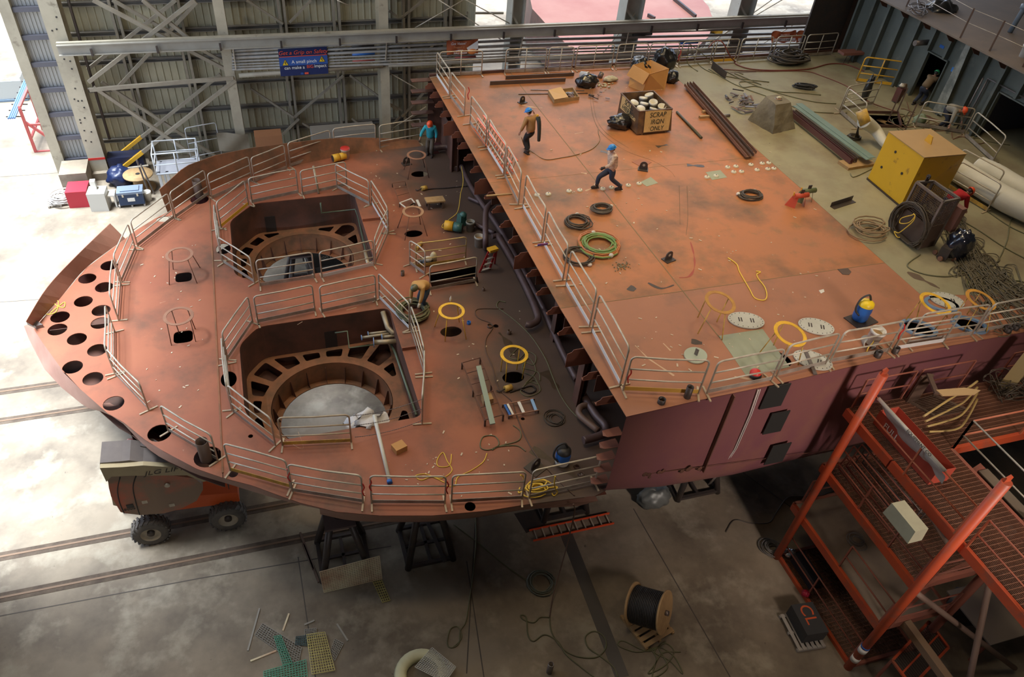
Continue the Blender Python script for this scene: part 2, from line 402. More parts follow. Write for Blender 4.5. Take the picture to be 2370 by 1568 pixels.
X4 = [((580, 205), (680, 272)), ((680, 272), (795, 175)), ((810, 175), (920, 255)), ((650, 315), (692, 275)), ((700, 285), (740, 310)), ((570, 0), (655, 55)), ((670, 52), (720, 0)), ((930, 270), (985, 210)), ((930, 40), (980, 0)), ((800, 295), (760, 310)), ((815, 275), (880, 330)), ((880, 322), (925, 270)), ((900, 25), (922, 40)), ((900, 240), (930, 255)), ((985, 250), (930, 285)), ((935, 270), (980, 300)), ((980, 130), (1010, 95)), ((1080, 30), (1165, 30))]
seg(X4, YS-.8, .11, 'thin_brace')
for a, b in (((900, 168), (986, 217)), ((905, 300), (986, 247)), ((960, 65), (1090, -10)), ((1000, -10), (1165, 95)), ((1060, -10), (1190, 60)), ((780, 0), (805, 12)), ((1560, 160), (1800, -10)), ((1590, 130), (1860, -30)), ((1390, 130), (1470, 30)), ((1760, 105), (1960, -20))): br = MB(); br.tube([WY(*a, YW+.3), WY(*b, YW+.3)], .03, 6); br.build('tie_rod', GALV, wall)
# right-hand columns of the open bays
for k, (a, b, lab) in enumerate((((1187, 0), (1190, 150), 'pale column where the sheeting ends and the open bays begin'), ((1482, 0), (1447, 143), 'pale boxed column behind the cardboard box'), ((1733, 0), (1698, 130), 'pale boxed column in the second open bay'), ((1935, 0), (1893, 120), 'pale column beside the dark bulkhead corner'))):
    p = WY(*b, YW); mb = MB(); x = p.x; w = 1.05 if k else .7
    mb.box((x-w/2, YW+.5, 13.5), (.05, 1.0, 27)); mb.box((x+w/2, YW+.5, 13.5), (.05, 1.0, 27)); mb.box((x, YW+.5, 13.5), (w, .05, 27))
    for z in [1+1.9*i for i in range(14)]: mb.bar((x-w/2, YW+.2, z+.9), (x+w/2, YW+.2, z-.2), .05, .12)
    mb.build('building_column', mat('column_paint_grey', (.36, .355, .31), .6, col2=(.27, .25, .2), scale=.8, amt=.7), label=lab, cat='column')
mb = MB()
rows = [[], []]; y = YW+.2
while y < YS+.2: 
    for dx, dy in ((0, 0), (0, .2), (.04, .23), (.04, .3)): rows[0].append(V((12.2+dx, y+dy, 0))); rows[1].append(V((12.2+dx, y+dy, 27)))
    y += .33
mb.sheet(rows); mb.build('wall_end', SHT, kind='structure')
# crane rail beam along the wall and the bundle of pipes
yr = YW-.45
p0, p1 = WY(134, 116, yr), WY(1960, 42, yr)
z = (p0.z+p1.z)/2
print('crane rail z', p0.z, p1.z)
mb = MB(); mb.ibeam((p0.x, yr, p0.z), (p1.x, yr, p1.z), .32, .5, .04); t = mb.build('crane_rail_beam', mat('rail_paint', (.36, .34, .29), .5, .1, col2=(.25, .22, .17), scale=1, amt=.6), label='long grey runway beam crossing the whole hall wall', cat='beam')
mb = MB()
for i in range(15):
    xx = p0.x+(p1.x-p0.x)*(i+.5)/15; mb.box((xx, yr-.2, p0.z+(p1.z-p0.z)*(i+.5)/15-.1), (.1, .1, .35))
mb.build('bracket', DST, t)
mb = MB(); mb.bar((p0.x+.0, yr+.1, p0.z+.28), (p1.x, yr+.1, p1.z+.28), .2, .08); mb.build('ledge', BEI, t)
PIP = mat('service_pipe', (.27, .26, .24), .45, .3, col2=(.20, .16, .12), scale=2, amt=.8)
pipes = [((537, 118), (1190, 83), (1960, 60), .075), ((537, 126), (1190, 93), (1960, 74), .08), ((537, 134), (1190, 105), (1960, 86), .09), ((537, 142), (1190, 116), (1960, 98), .06), ((537, 149), (1190, 123), (1960, 105), .05), ((537, 155), (1190, 130), (1960, 112), .05), ((537, 161), (1190, 139), (1960, 122), .07)]
for k, (a, b, c, r) in enumerate(pipes):
    mb = MB(); mb.tube([WY(*a, YW-.15), WY(*b, YW-.15), WY(*c, YW-.15)], r, 8)
    o = mb.build('service_pipe', PIP, label='topmost thick second third fourth fifth sixth lowest'.split()[0] if 0 else ('topmost pipe of the bundle under the runway beam', 'second pipe down in the bundle under the runway beam', 'thickest pipe, third down in the wall bundle', 'fourth pipe down in the wall bundle', 'thin fifth pipe down in the wall bundle', 'thin sixth pipe down in the wall bundle', 'lowest pipe of the wall bundle')[k], cat='pipe')
    for i, (u, cc) in enumerate(((.18, BLK), (.33, BLK), (.62, BLK)) if k == 0 else ((.18, BLUE), (.33, BLUE), (.7, BLUE)) if k == 2 else ((.18, REDP), (.33, REDP)) if k == 4 else ()):
        P = WY(*a, YW-.15).lerp(WY(*c, YW-.15), u); q = MB(); q.cyl(P-V((.6, 0, 0)), P+V((.6, 0, 0)), r+.006, n=8); q.build('pipe_marker', cc if cc != REDP else mat('dull_red', (.3, .06, .05), .6), o)
mb = MB()
for a, b in (((538, 105), (546, 162)), ((895, 98), (892, 140)), ((1212, 80), (1200, 130)), ((1455, 75), (1445, 120))): mb = MB(); mb.bar(WY(*a, YW-.26), WY(*b, YW-.26), .05, .05); mb.build('pipe_hanger', GALV, wall)
# ================================================================= the ship block
ship = thing('ship_hull_block', (8, 21.5, 3.4), 'huge red-primed ship hull block with a low foredeck and a raised orange upper deck', 'ship')
CL = 21.55
dk = lambda l: [tuple(L(*p)) for p in l]
# outline of the fore deck (mirrored about the centre line for the hidden parts)
XU = 7.62
near = dk([(78, 762), (99.5, 795), (142.6, 854.8), (185.7, 901), (249, 957), (286, 978), (335, 1018), (378, 1044.6), (454, 1085), (514, 1106), (583, 1124), (640, 1145), (697, 1165), (777, 1185), (812, 1188), (880, 1194), (1000, 1194), (1125, 1183), (1214, 1169), (1378, 1148)])
far = dk([(290, 553), (315, 533), (358, 506.5), (391, 490), (450, 455), (520, 425), (600, 402), (669, 386), (750, 369), (807, 358), (870, 350), (975, 338.6)])
tip = V(L(78, 762))
farL = dk([(200, 620), (140, 690)])
yk0, yk1 = L(514, 1106).y, L(488, 450).y
outer = [tuple(p) for p in near]+[(XU+.2, near[-1][1]+.1, 0), (XU+1.5, near[-1][1]+1.6, 0), (XU+9, near[-1][1]+1.6, 0), (XU+9, far[-1][1]-.2, 0)]+[tuple(p) for p in reversed(far)]+[tuple(farL[0]), tuple(farL[1])]
# knuckle line splits nose part from thruster deck
XK = -2.3
def clip(poly, xk, keep_left):
    out = []
    for i in range(len(poly)):
        a, b = poly[i], poly[(i+1) % len(poly)]; ia = (a[0] < xk) == keep_left; ib = (b[0] < xk) == keep_left
        if ia: out.append(a)
        if ia != ib:
            t = (xk-a[0])/(b[0]-a[0]); out.append(tuple(a[i]+(b[i]-a[i])*t for i in range(3)))
    return out
holes_px = [(253, 615), (202, 645), (241, 665), (193, 698), (234, 719), (139, 734), (133, 763), (232, 748), (178, 785), (225, 811), (168, 850), (215, 877), (263, 934)]
H1 = [circle(L(*p), .30, 20) for p in holes_px]+[circle(L(369, 1003), .33), circle(L(481, 1058), .38), circle(L(462, 462), .36), circle(L(382, 507), .33, ry=.2),
      [V(p) for p in rounded([L(425, 642)+V(d) for d in ((-.28, -.28, 0), (.28, -.28, 0), (.28, .28, 0), (-.28, .28, 0))], .18)],
      [V(p) for p in rounded([L(424, 780)+V(d) for d in ((-.3, -.3, 0), (.3, -.3, 0), (.3, .3, 0), (-.3, .3, 0))], .18)]]
mb = MB(); mb.plate(clip(outer, XK-.01, True), H1, ZL, .025); mb.build('nose_deck', RED, ship)
well = lambda l: [tuple(p) for p in rounded([L(*q) for q in l], .28, 4)]
W1 = [(V((-1.58, 23.3, 0))), V((-1.58, 26.9, 0)), V((-.6, 28.05, 0)), V((3.5, 28.1, 0)), V((3.5, 23.1, 0)), V((1.0, 22.75, 0)), V((-.8, 22.62, 0))]
W2 = [V((-1.6, 16.3, 0)), V((-1.6, 19.4, 0)), V((-.95, 20.2, 0)), V((3.5, 20.3, 0)), V((3.5, 15.0, 0)), V((-.75, 15.0, 0))]
W1r, W2r = rounded(W1, .3, 4), rounded(W2, .3, 4)
oval = lambda c, a, b, rot=0: circle(c, a, 20, b, rot)
hat = [L(990, 632), L(1100, 614), L(1108, 655), L(1000, 668)]
H2 = [W1r, W2r, oval(L(517, 576), .27, .36), oval(L(531, 878), .27, .36), oval(L(971, 403), .37, .26), oval(L(957, 541), .36, .24), oval(L(1044, 768), .37, .26), oval(L(1188, 874), .36, .26), circle(L(1007, 352), .2), circle(L(540, 1097), .13), circle(L(1088, 1173), .15), circle(L(580, 1010), .07), hat,
      circle(L(1148, 755), .09), circle(L(1335, 1082), .1), circle(L(1345, 1100), .1), circle(L(1210, 970), .06)]
H2[3] = oval(L(531, 878)+V((-.02, 0, 0)), .24, .36)
rp = clip(outer, XK+.01, False)
wear = XU-3.6
def clip2(poly, xk, left): return clip(poly, xk, left)
mb = MB(); mb.plate(rp, H2, ZL, .025)
deckL = mb.build('thruster_deck', RED, ship)
# worn, dirty zone in front of the break of deck: dirt driven by position in a material of its own
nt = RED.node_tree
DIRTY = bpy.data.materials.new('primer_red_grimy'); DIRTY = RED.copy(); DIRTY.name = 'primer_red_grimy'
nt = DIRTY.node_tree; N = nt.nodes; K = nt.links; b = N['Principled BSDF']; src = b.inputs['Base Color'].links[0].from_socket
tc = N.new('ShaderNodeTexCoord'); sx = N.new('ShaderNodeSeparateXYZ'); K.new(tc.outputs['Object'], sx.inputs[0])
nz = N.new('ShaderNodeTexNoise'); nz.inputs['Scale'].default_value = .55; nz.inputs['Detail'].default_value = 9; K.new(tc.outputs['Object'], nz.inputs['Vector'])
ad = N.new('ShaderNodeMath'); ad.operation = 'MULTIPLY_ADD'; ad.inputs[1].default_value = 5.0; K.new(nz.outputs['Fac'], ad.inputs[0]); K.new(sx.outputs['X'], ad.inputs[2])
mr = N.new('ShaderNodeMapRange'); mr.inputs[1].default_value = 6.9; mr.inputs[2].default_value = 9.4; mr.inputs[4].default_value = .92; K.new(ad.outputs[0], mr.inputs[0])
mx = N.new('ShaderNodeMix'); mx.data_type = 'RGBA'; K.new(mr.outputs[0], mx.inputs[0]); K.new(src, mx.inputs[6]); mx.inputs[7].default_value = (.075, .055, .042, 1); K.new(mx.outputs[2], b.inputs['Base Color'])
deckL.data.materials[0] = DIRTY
# raised knuckle strip
mb = MB(); mb.bar((XK, yk0+.15, ZL+.012), (XK, yk1, ZL+.012), .05, .03); mb.build('knuckle_bar', RST, ship)
# skirt of shell plating hanging below the near edge
lo = [(55, 755, -.75), (68, 788, -.75), (103, 855, -.75), (142.6, 898, -.8), (199, 944, -.8), (249, 957, -.45), (286, 982, -.35), (335, 1034, -.3), (373, 1061, -.35), (454, 1099, -.4), (515.6, 1117, -.4), (583, 1138, -.35), (640, 1155, -.3), (697, 1169.7, -.25), (766, 1184, -.2), (812, 1191, -.15), (880, 1197, -.2), (1000, 1200, -.25), (1125, 1192, -.3), (1250, 1171, -.3), (1384, 1160, -.25)]
topr = [(p[0], p[1], ZL) for p in near]+[]
lopts = [L(x, y, h) for x, y, h in lo]
def resample(P, n):
    P = [V(p) for p in P]; d = [0]
    for a, b in zip(P, P[1:]): d.append(d[-1]+(b-a).length)
    out = []; j = 0
    for i in range(n):
        t = d[-1]*i/(n-1)
        while j < len(P)-2 and d[j+1] < t: j += 1
        out.append(P[j].lerp(P[j+1], (t-d[j])/max(d[j+1]-d[j], 1e-9)))
    return out
a_, b_ = resample(topr, 60), resample(lopts, 60)
inn = [V((p.x+(.5 if p.x < 0 else 0), p.y+.9, 3.7 if p.x < 0 else 3.15)) for p in b_]
mb = MB(); mb.smooth = True; mb.sheet([a_, b_]); mb.sheet([b_, inn]); mb.build('shell_skirt', mat('skirt_plate', (.36, .20, .15), .6, col2=(.27, .13, .095), scale=1, amt=.8), ship)
# far bulwark plate (leans out), with cut end at the nose
tb = [((669, 386), .92), ((600, 402), .85), ((520, 425), .72), ((450, 455), .6), ((391, 487), .42)]
farb = dk([(388, 492), (450, 455), (520, 425), (600, 402), (669, 386), (750, 369), (807, 358), (870, 350), (975, 338.6)])
hgt = [.9, 1.25, 1.2, 1.1, .98, .85, .72, .55, .2]
top_ = [V((p[0]-.12, p[1]+.22, ZL+h)) for p, h in zip(farb, hgt)]
n_ = 30; A1, A2 = resample([V((p[0], p[1], ZL)) for p in farb], n_), resample(top_, n_)
def slab(A1, A2, t, nm, mt, par):
    mb = MB(); off = V((-.01, t, 0)); mb.sheet([A1, A2]); mb.sheet([[p+off for p in A2], [p+off for p in A1]]); mb.sheet([A2, [p+off for p in A2]]); mb.sheet([[A1[0], A2[0]], [A1[0]+off, A2[0]+off]]); mb.sheet([[A2[-1], A1[-1]], [A2[-1]+off, A1[-1]+off]])
    return mb.build(nm, mt, par)
slab(A1, A2, .03, 'far_bulwark', RST, ship)
mb = MB(); mb.sheet([[V((p.x, p.y, ZL)) for p in A1], [V((p.x, p.y-.7, 3.15)) for p in A1]]); mb.build('far_shell', PUR, ship)
# nose bulwark
nb = [L(290, 553), L(200, 620), L(140, 690), L(80, 757)]; nt_ = [(255, 518), (180, 590), (110, 665), (60, 745)]
nt3 = [A(x, y, ZL+.55) for x, y in nt_]
A1, A2 = [p for p in catmull(nb, 5)], [p for p in catmull(nt3, 5)]
slab(A1, A2, .03, 'nose_bulwark', mat('bulwark_plate', (.30, .135, .085), .6, col2=(.22, .10, .06), scale=1, amt=.8), ship)
mb = MB(); mb.sheet([[p-V((0, 0, .03)) for p in A1], [V((p.x+.4, p.y-.5, 3.2)) for p in A1]]); mb.build('nose_shell', PUR, ship)
mb = MB(); mb.prism([L(64, 752), L(85, 762), L(102, 758), L(82, 745)], .12); mb.build('stem_bracket', STL, ship)
# hull bottom with the two round thruster openings
C1, C2, RR = V((1.05, 25.65, 0)), V((1.05, 17.5, 0)), 1.95
ins = []
cen = V((4, CL, 0))
for p in outer:
    q = V((p[0], p[1], 0)); d = cen-q; ins.append(q+d.normalized()*(1.3 if q.x < XU+5 else 2.2))
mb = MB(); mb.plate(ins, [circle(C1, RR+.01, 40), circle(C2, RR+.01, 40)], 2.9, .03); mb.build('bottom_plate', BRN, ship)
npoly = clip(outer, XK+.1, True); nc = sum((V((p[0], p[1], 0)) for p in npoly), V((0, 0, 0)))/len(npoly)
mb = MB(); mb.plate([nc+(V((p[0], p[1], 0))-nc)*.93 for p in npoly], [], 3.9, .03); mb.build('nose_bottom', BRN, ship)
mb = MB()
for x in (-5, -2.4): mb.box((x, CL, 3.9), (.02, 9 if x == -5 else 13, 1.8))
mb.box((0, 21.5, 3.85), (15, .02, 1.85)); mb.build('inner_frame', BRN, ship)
# thruster wells: walls, spoked frame, round trunk, brackets
for k, (Wr, C) in enumerate(((W1r, C1), (W2r, C2))):
    zr = 3.42
    w = thing('thruster_well', (C.x, C.y, zr), None, None); attach(w, ship)
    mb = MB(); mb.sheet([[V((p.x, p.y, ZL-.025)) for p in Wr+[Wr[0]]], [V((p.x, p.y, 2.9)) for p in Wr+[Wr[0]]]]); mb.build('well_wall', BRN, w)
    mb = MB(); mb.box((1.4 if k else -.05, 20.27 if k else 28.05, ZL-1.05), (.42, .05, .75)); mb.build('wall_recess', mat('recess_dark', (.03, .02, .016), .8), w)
    xs, ys = [p.x for p in Wr], [p.y for p in Wr]; cells = []
    # cells between radial spokes
    def hit(ang):
        d = V((math.cos(ang), math.sin(ang), 0)); best = 99
        for i in range(len(Wr)):
            a, b = Wr[i], Wr[(i+1) % len(Wr)]; e = b-a; den = d.x*e.y-d.y*e.x
            if abs(den) < 1e-9: continue
            q = a-C; t = (q.x*e.y-q.y*e.x)/den; u = (q.x*d.y-q.y*d.x)/den
            if t > 0 and 0 <= u <= 1: best = min(best, t)
        return best
    ro = RR+.34; NS = 20
    for i in range(NS):
        a0, a1 = 2*math.pi*i/NS+.045, 2*math.pi*(i+1)/NS-.045
        am = (a0+a1)/2
        if hit(am)-ro < .3: continue
        p = []
        for j in range(4): t = a0+(a1-a0)*j/3; p.append(C+V((math.cos(t), math.sin(t), 0))*ro)
        for j in range(4):
            t = a1+(a0-a1)*j/3; r2 = max(hit(t)-.16, ro+.1); p.append(C+V((math.cos(t), math.sin(t), 0))*r2)
        cells.append(rounded(p, .09, 3))
    mb = MB(); mb.plate([V((p.x*.998+C.x*.002, p.y*.998+C.y*.002, 0)) for p in Wr], cells+[circle(C, RR+.02, 48)], zr, .02); mb.build('spoked_frame', RST, w)
    # frame webs under the spokes
    mb = MB()
    for i in range(NS):
        t = 2*math.pi*i/NS; d = V((math.cos(t), math.sin(t), 0)); r2 = hit(t)-.02
        mb = MB(); mb.bar(C+d*(RR+.03)+V((0, 0, 3.16)), C+d*r2+V((0, 0, 3.16)), .015, .5); mb.build('frame_web', BRN, w)
    mb = MB(); c_ = [C+V((math.cos(t)*RR, math.sin(t)*RR, 0)) for t in [2*math.pi*i/48 for i in range(49)]]
    mb.smooth = True; mb.sheet([[p+V((0, 0, zr)) for p in c_], [p+V((0, 0, 2.6)) for p in c_]]); mb.build('round_trunk', RST, w)
    mb = MB(); mb.plate(circle(C, RR, 48), [circle(C, RR-.2, 48)], 2.62, .03); mb.build('trunk_flange', RST, w)
    mb = MB()
    for i in range(18):
        t = 2*math.pi*(i+.5)/18; d = V((math.cos(t), math.sin(t), 0)); p = C+d*(RR-.005)
        sd = V((-d.y, d.x, 0))*.012
        mb = MB(); mb.prism([p+V((0, 0, 2.62))-sd/2, p-d*.2+V((0, 0, 2.62))-sd/2, p-d*.04+V((0, 0, 3.25))-sd/2, p+V((0, 0, 3.25))-sd/2], 1, sd); mb.build('trunk_bracket', BRN, w)
# ------------------------------------------------ upper deck
edge = [U(1450, 965), U(1610, 928.6), U(1804.7, 888), U(1973.6, 848), U(2124, 815), U(2282, 785.5), U(2370, 769)]
YF = U(1400, 152).y
XD = 28.2
XG = 18.8; YS1 = 15.4
XR = 44
yn = edge[-1].y
e = [(p.x, p.y, 0) for p in edge]
UH = [oval(U(1797, 829), .42, .30, -.9), oval(U(2125, 762), .42, .30, -.6), oval(U(2243, 754), .42, .30, -.5)]
hatch2 = [U(1990, 265), U(2085, 268), U(2100, 296), U(2010, 292)]
# north plate, south plate, green plating
def inpoly(c, poly):
    r = False
    for i in range(len(poly)):
        a, b = poly[i-1], poly[i]
        if (a[1] > c[1]) != (b[1] > c[1]) and c[0] < (b[0]-a[0])*(c[1]-a[1])/(b[1]-a[1])+a[0]: r = not r
    return r
XGs = 20.6
north = [(XU, YS1+.004, 0), (XG-.004, YS1+.004, 0), (XG-.004, YF, 0), (XU, YF, 0)]
south = [(p[0], p[1], 0) for p in e if p[0] < 22]+[(22, yn, 0), (22, 13.0, 0), (XG, 13.7, 0), (XG, YS1-.004, 0), (XU, YS1-.004, 0)]
green = [(XG+.004, 13.705, 0), (22, 13.005, 0), (22.004, yn, 0), (XR, yn, 0), (XR, YF, 0), (XG+.004, YF, 0)]
cut = lambda poly: [h for h in UH+[hatch2] if inpoly((sum(p.x for p in h)/len(h), sum(p.y for p in h)/len(h)), poly)]
NOR = ORG
mb = MB(); mb.plate(north, cut(north), ZU, .02); mb.build('deck_plate', NOR, ship)
mb = MB(); mb.plate(south, cut(south), ZU, .02); mb.build('deck_plate', ORG2, ship)
mb = MB(); mb.plate(green, cut(green), ZU, .02); mb.build('green_deck_plate', GRN, ship, label='green primed plating')
mb = MB(); mb.bar((XU, 15.4, ZU+.002), (XG, 15.4, ZU+.002), .02, .008); mb.bar((U(1202, 196).x, YF, ZU+.002), (U(1660, 775).x, 13.2, ZU+.002), .03, .008)
mb.bar((XU, 22.6, ZU+.001), (XG, 22.6, ZU+.001), .012, .005)
mb.build('weld_seam', mat('weld_bead', (.22, .15, .07), .7), ship)
for q in ([(1482, 422), (1506, 410), (1523, 424), (1497, 432)], [(1633, 399), (1667, 394), (1683, 411), (1648, 417)], [(1663, 778), (1765, 762), (1828, 850), (1728, 872)]):
    mb = MB(); mb.prism([U(*p, .002) for p in q], .004); mb.build('touched_up_patch', mat('patch_green', (.30, .32, .22), .6, col2=(.25, .27, .18), scale=2), ship)
# side shell below the upper deck edge
bz = [4.6, 4.0, 3.7, 3.6, 3.5, 3.5, 3.5]
ed2 = edge+[V((XR, yn, ZU))]
rows = []
for t in (0, .2, .4, .6, .75, .86, .94, 1):
    r = []
    for p, zb in zip(ed2, bz+[3.4]):
        z = ZU+(zb-ZU)*t; cv = max(0, (t-.8)/.2)**2*.35; r.append(V((p.x, p.y+cv, z)))
    rows.append(r)
mb = MB(); mb.smooth = True; mb.sheet(rows); mb.sheet([rows[-1], [V((p.x, p.y+3.6, 3.25)) for p in rows[-1]]]); mb.build('side_shell', PUR, ship)
mb = MB(); mb.box(((XU+XR)/2, 23.5, 3.2), (XR-XU, 17, .04)); mb.build('flat_bottom', BRN, ship)
mb = MB(); mb.sheet([[V((XU, YF, ZU)), V((XR, YF, ZU))], [V((XU, YF, 3.3)), V((XR, YF, 3.3))]]); mb.build('far_side_shell', PUR, ship)
mb = MB(); mb.box(((XU+XR)/2, YF-.05, ZU+.06), (XR-XU, .09, .14)); mb.build('edge_coaming', BRN, ship)
# black scorch patches and seam on the side
blk = mat('black_coating', (.02, .02, .018), .6)
for a, b in (((1783, 893), (1824, 892)), ((1790, 955), (1827, 945)), ((1792, 1030), (1830, 1020))):
    y = 11.18; p, q = WY(*a, y), WY(*b, y); mb = MB()
    mb.box(((p.x+q.x)/2, y-.02+.0, p.z-.45), (abs(q.x-p.x)+.1, .03, .85)); mb.build('black_coated_patch', blk, ship)
mb = MB(); ps = [WY(1755, 903, 11.15), WY(1735, 960, 11.16), WY(1700, 1040, 11.18), WY(1670, 1085, 11.25), WY(1640, 1122, 11.5)]
mb.tube(ps, .02, 6); mb.tube([p+V((.06, 0, 0)) for p in ps], .015, 6); mb.build('chalk_seam', mat('chalk', (.5, .45, .42), .8), ship)
mb = MB(); mb.bar(WY(1420, 1107, 11.1), WY(1640, 1080, 11.1), .01, .02); mb.bar(WY(1640, 1080, 11.1), WY(1940, 1040, 11.3), .01, .015); mb.build('weld_seam', BRN, ship)
# underside at the break: stiffener ends, beams, pillars, dark bulkhead
mb = MB(); y = 11.8; i = 0
while y < 31.6:
    big = i % 5 == 2
    d = .40 if big else .30; h = .62 if big else .26
    x0 = XU-.02; mb = MB()
    mb.prism([(x0+.5, y, ZU-.03), (x0-d*.55, y, ZU-.03), (x0-d*.7, y, ZU-.12), (x0-d, y, ZU-.16), (x0-d, y, ZU-.03-h), (x0+.5, y, ZU-.03-h)], .015, (0, 1, 0))
    if not big: mb.box((x0-d/2+.25, y+.05, ZU-.03-h), (d+.5, .12, .015))
    mb.build('stiffener_end', mat('stiffener_primer', (.22, .08, .05), .6, col2=(.16, .06, .04), scale=1), ship)
    y += .93; i += 1
mb = MB()
for y in [12.6+2.4*i for i in range(8)]: mb.box((XU+2.5, y, ZU-.35), (5.0, .02, .6))
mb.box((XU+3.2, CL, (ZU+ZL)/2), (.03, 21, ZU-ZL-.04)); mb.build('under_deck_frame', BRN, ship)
mb = MB()
for (a, w) in (((1337, 930), .28), ((1285, 785), .3), ((1050, 395), .3), ((1335, 940), .1)):
    p = L(*a); mb = MB(); mb.ibeam((p.x, p.y, ZL), (p.x, p.y, ZU-.03), w, w, .03, up=(1, 0, 0)); mb.build('pillar', BRN, ship)
for a in ((1260, 690), (1180, 560), (1120, 480), (1205, 600), (1150, 520), (1320, 850)):
    p = L(*a)+V((.8, 0, 0)); mb = MB(); mb.box((p.x, p.y, (ZL+ZU)/2), (.04, .3, ZU-ZL-.05)); mb.build('pillar', BRN, ship)
mb = MB(); p = L(1395, 1128); 
for i in range(6): q = WY(1425-5*i, 1000+27*i, 11.35); mb = MB(); mb.prism([(XU+.3, 11.2, q.z), (XU-.12, 11.22, q.z), (XU-.22, 11.3, q.z-.02), (XU-.18, 11.46, q.z), (XU+.3, 11.5, q.z)], .012); mb.build('side_bracket', mat('stiffener_primer', (.3, .1, .06)), ship)
mb = MB()
for i, y in enumerate((187, 212, 238, 262, 290)): q = WY(985, y, YF-.3); b_ = MB(); b_.box((XU-.35, YF-.2, q.z), (1.0, .35, .03)); b_.build('corner_bracket', BRN, ship)
mb.sheet([[V((XU-.05, YF-.02, ZU)), V((XU-.05, YF-.02, ZL))], [V((XU+1.4, YF-.02, ZU)), V((XU+1.4, YF-.02, ZL))]])
mb.box((XU+.6, YF-1.2, ZL+.8), (.02, 2.4, 1.6)); mb.build('corner_plate', BRN, ship)
# big pipes lying on the fore deck along the break
PP = mat('pipe_primer', (.13, .085, .08), .45, .2, col2=(.09, .05, .045), scale=2, amt=.8)
def pipe(pts, r, nm='fitted_pipe', m_=PP, par=ship, n=12, sm=5): mb = MB(); mb.tube(catmull(pts, sm), r, n); return mb.build(nm, m_, par)
pipe([L(1068, 385, .3), L(1095, 440, .3), L(1150, 520, .3), L(1180, 570, .3), L(1250, 700, .3), L(1262, 725, .25), L(1300, 810, .3), L(1335, 880, .3)], .10)
pipe([L(1152, 545, .3), L(1190, 610, .3), L(1225, 680, .3), L(1243, 725, .3), L(1244, 742, .28), L(1228, 752, .28), L(1218, 751, .28)], .12)
pipe([L(1138, 548, .3), L(1152, 545, .3)], .1)
pipe([L(1124, 575, .0), L(1124, 560, .8), L(1124, 500, 1.2), L(1130, 478, 1.3), L(1150, 465, 1.3), L(1175, 460, 1.3)], .11)
pipe([L(1350, 915, .25), L(1378, 960, .25), L(1400, 985, .25), L(1400, 1002, .25), L(1380, 1012, .25), L(1350, 1020, .25)], .12)
pipe([L(1388, 935, .25), L(1350, 940, .25), L(1340, 950, .25), L(1345, 965, .25), L(1385, 998, .25)], .1, m_=mat('pipe_rusty', (.17, .10, .07), .5))
pipe([L(1000, 345, .2), L(1035, 340, .3), L(1052, 350, .3), L(1058, 372, .2), L(1056, 392, .1)], .13)
pipe([L(1098, 517, .2), L(1145, 540, .2)], .09); pipe([L(1085, 458, .12), L(1112, 470, .12)], .08)
print('WX', edge[0])

# tyre scuffs, chalk and paint marks on the plating
SCF = mat('scuff_dark', (.17, .09, .04), .7); CHK = mat('chalk_pale', (.55, .38, .24), .8); OIL = mat('oil_stain', (.05, .035, .022), .4, col2=(.10, .06, .035), scale=5)
def mark(pts, w, m_, z=ZU, nm='scuff_mark'):
    P = catmull([A(x, y, z+.004) for x, y in pts], 5); mb = MB(); L1, L2 = [], []
    for i, p in enumerate(P):
        d = (P[min(i+1, len(P)-1)]-P[max(i-1, 0)]).normalized(); n = V((-d.y, d.x, 0))*w/2*(.4+.6*noise.noise(p*3)); L1.append(p+n); L2.append(p-n)
    mb.sheet([L1, L2]); mb.build(nm, m_, ship)
mark([(1366, 205), (1368, 245), (1378, 285), (1400, 315), (1450, 350), (1510, 372), (1550, 395), (1562, 410)], .05, SCF); mark([(1370, 205), (1374, 245), (1384, 283), (1408, 312), (1455, 343)], .04, SCF)
mark([(1598, 560), (1606, 590), (1607, 620), (1595, 640), (1572, 643)], .10, mat('red_smear', (.33, .06, .03), .6)); mark([(1590, 430), (1592, 500), (1588, 545)], .05, SCF); mark([(1572, 430), (1574, 520)], .05, SCF)
for l, w in (([(1355, 442), (1372, 434), (1380, 424)], .16), ([(1208, 243), (1232, 248), (1255, 250)], .18), ([(1345, 400), (1358, 402)], .16), ([(1535, 795), (1552, 812)], .1), ([(1470, 800), (1500, 830)], .08), ([(1500, 830), (1560, 870)], .12), ([(1700, 872), (1760, 880), (1790, 870)], .12), ([(1330, 310), (1350, 306)], .08)): mark(l, w, CHK, nm='chalk_mark')
for l, w in (([(1500, 655), (1530, 668), (1560, 660)], .16), ([(1455, 665), (1470, 672)], .5), ([(1520, 340), (1545, 335)], .4), ([(1390, 350), (1420, 356)], .4), ([(1590, 382), (1630, 385)], .35), ([(1600, 790), (1625, 795)], .45)): mark(l, w, OIL, nm='oil_stain')
for l, w in (([(2100, 630), (2140, 650), (2175, 668)], .5), ([(1690, 168), (1750, 166)], .3)): mark(l, w, mat('brown_stain', (.12, .08, .05), .8), nm='oil_stain')
for l, w in (([(640, 865), (650, 880)], .0), ([(1155, 770), (1180, 800), (1205, 840)], .5), ([(1260, 860), (1290, 900)], .6), ([(1090, 300+120), (1110, 440)], .5), ([(1230, 1040), (1300, 1080), (1340, 1110)], .5)): mark(l, w, OIL, ZL, 'oil_stain')
for l, w in (([(370, 702), (383, 698)], .1), ([(640, 1005), (700, 1040), (690, 1000)], .02), ([(825, 712), (802, 718)], .1), ([(688, 752), (700, 745)], .08)): mark(l, w, CHK, ZL, 'chalk_mark')
rg = random.Random(55)
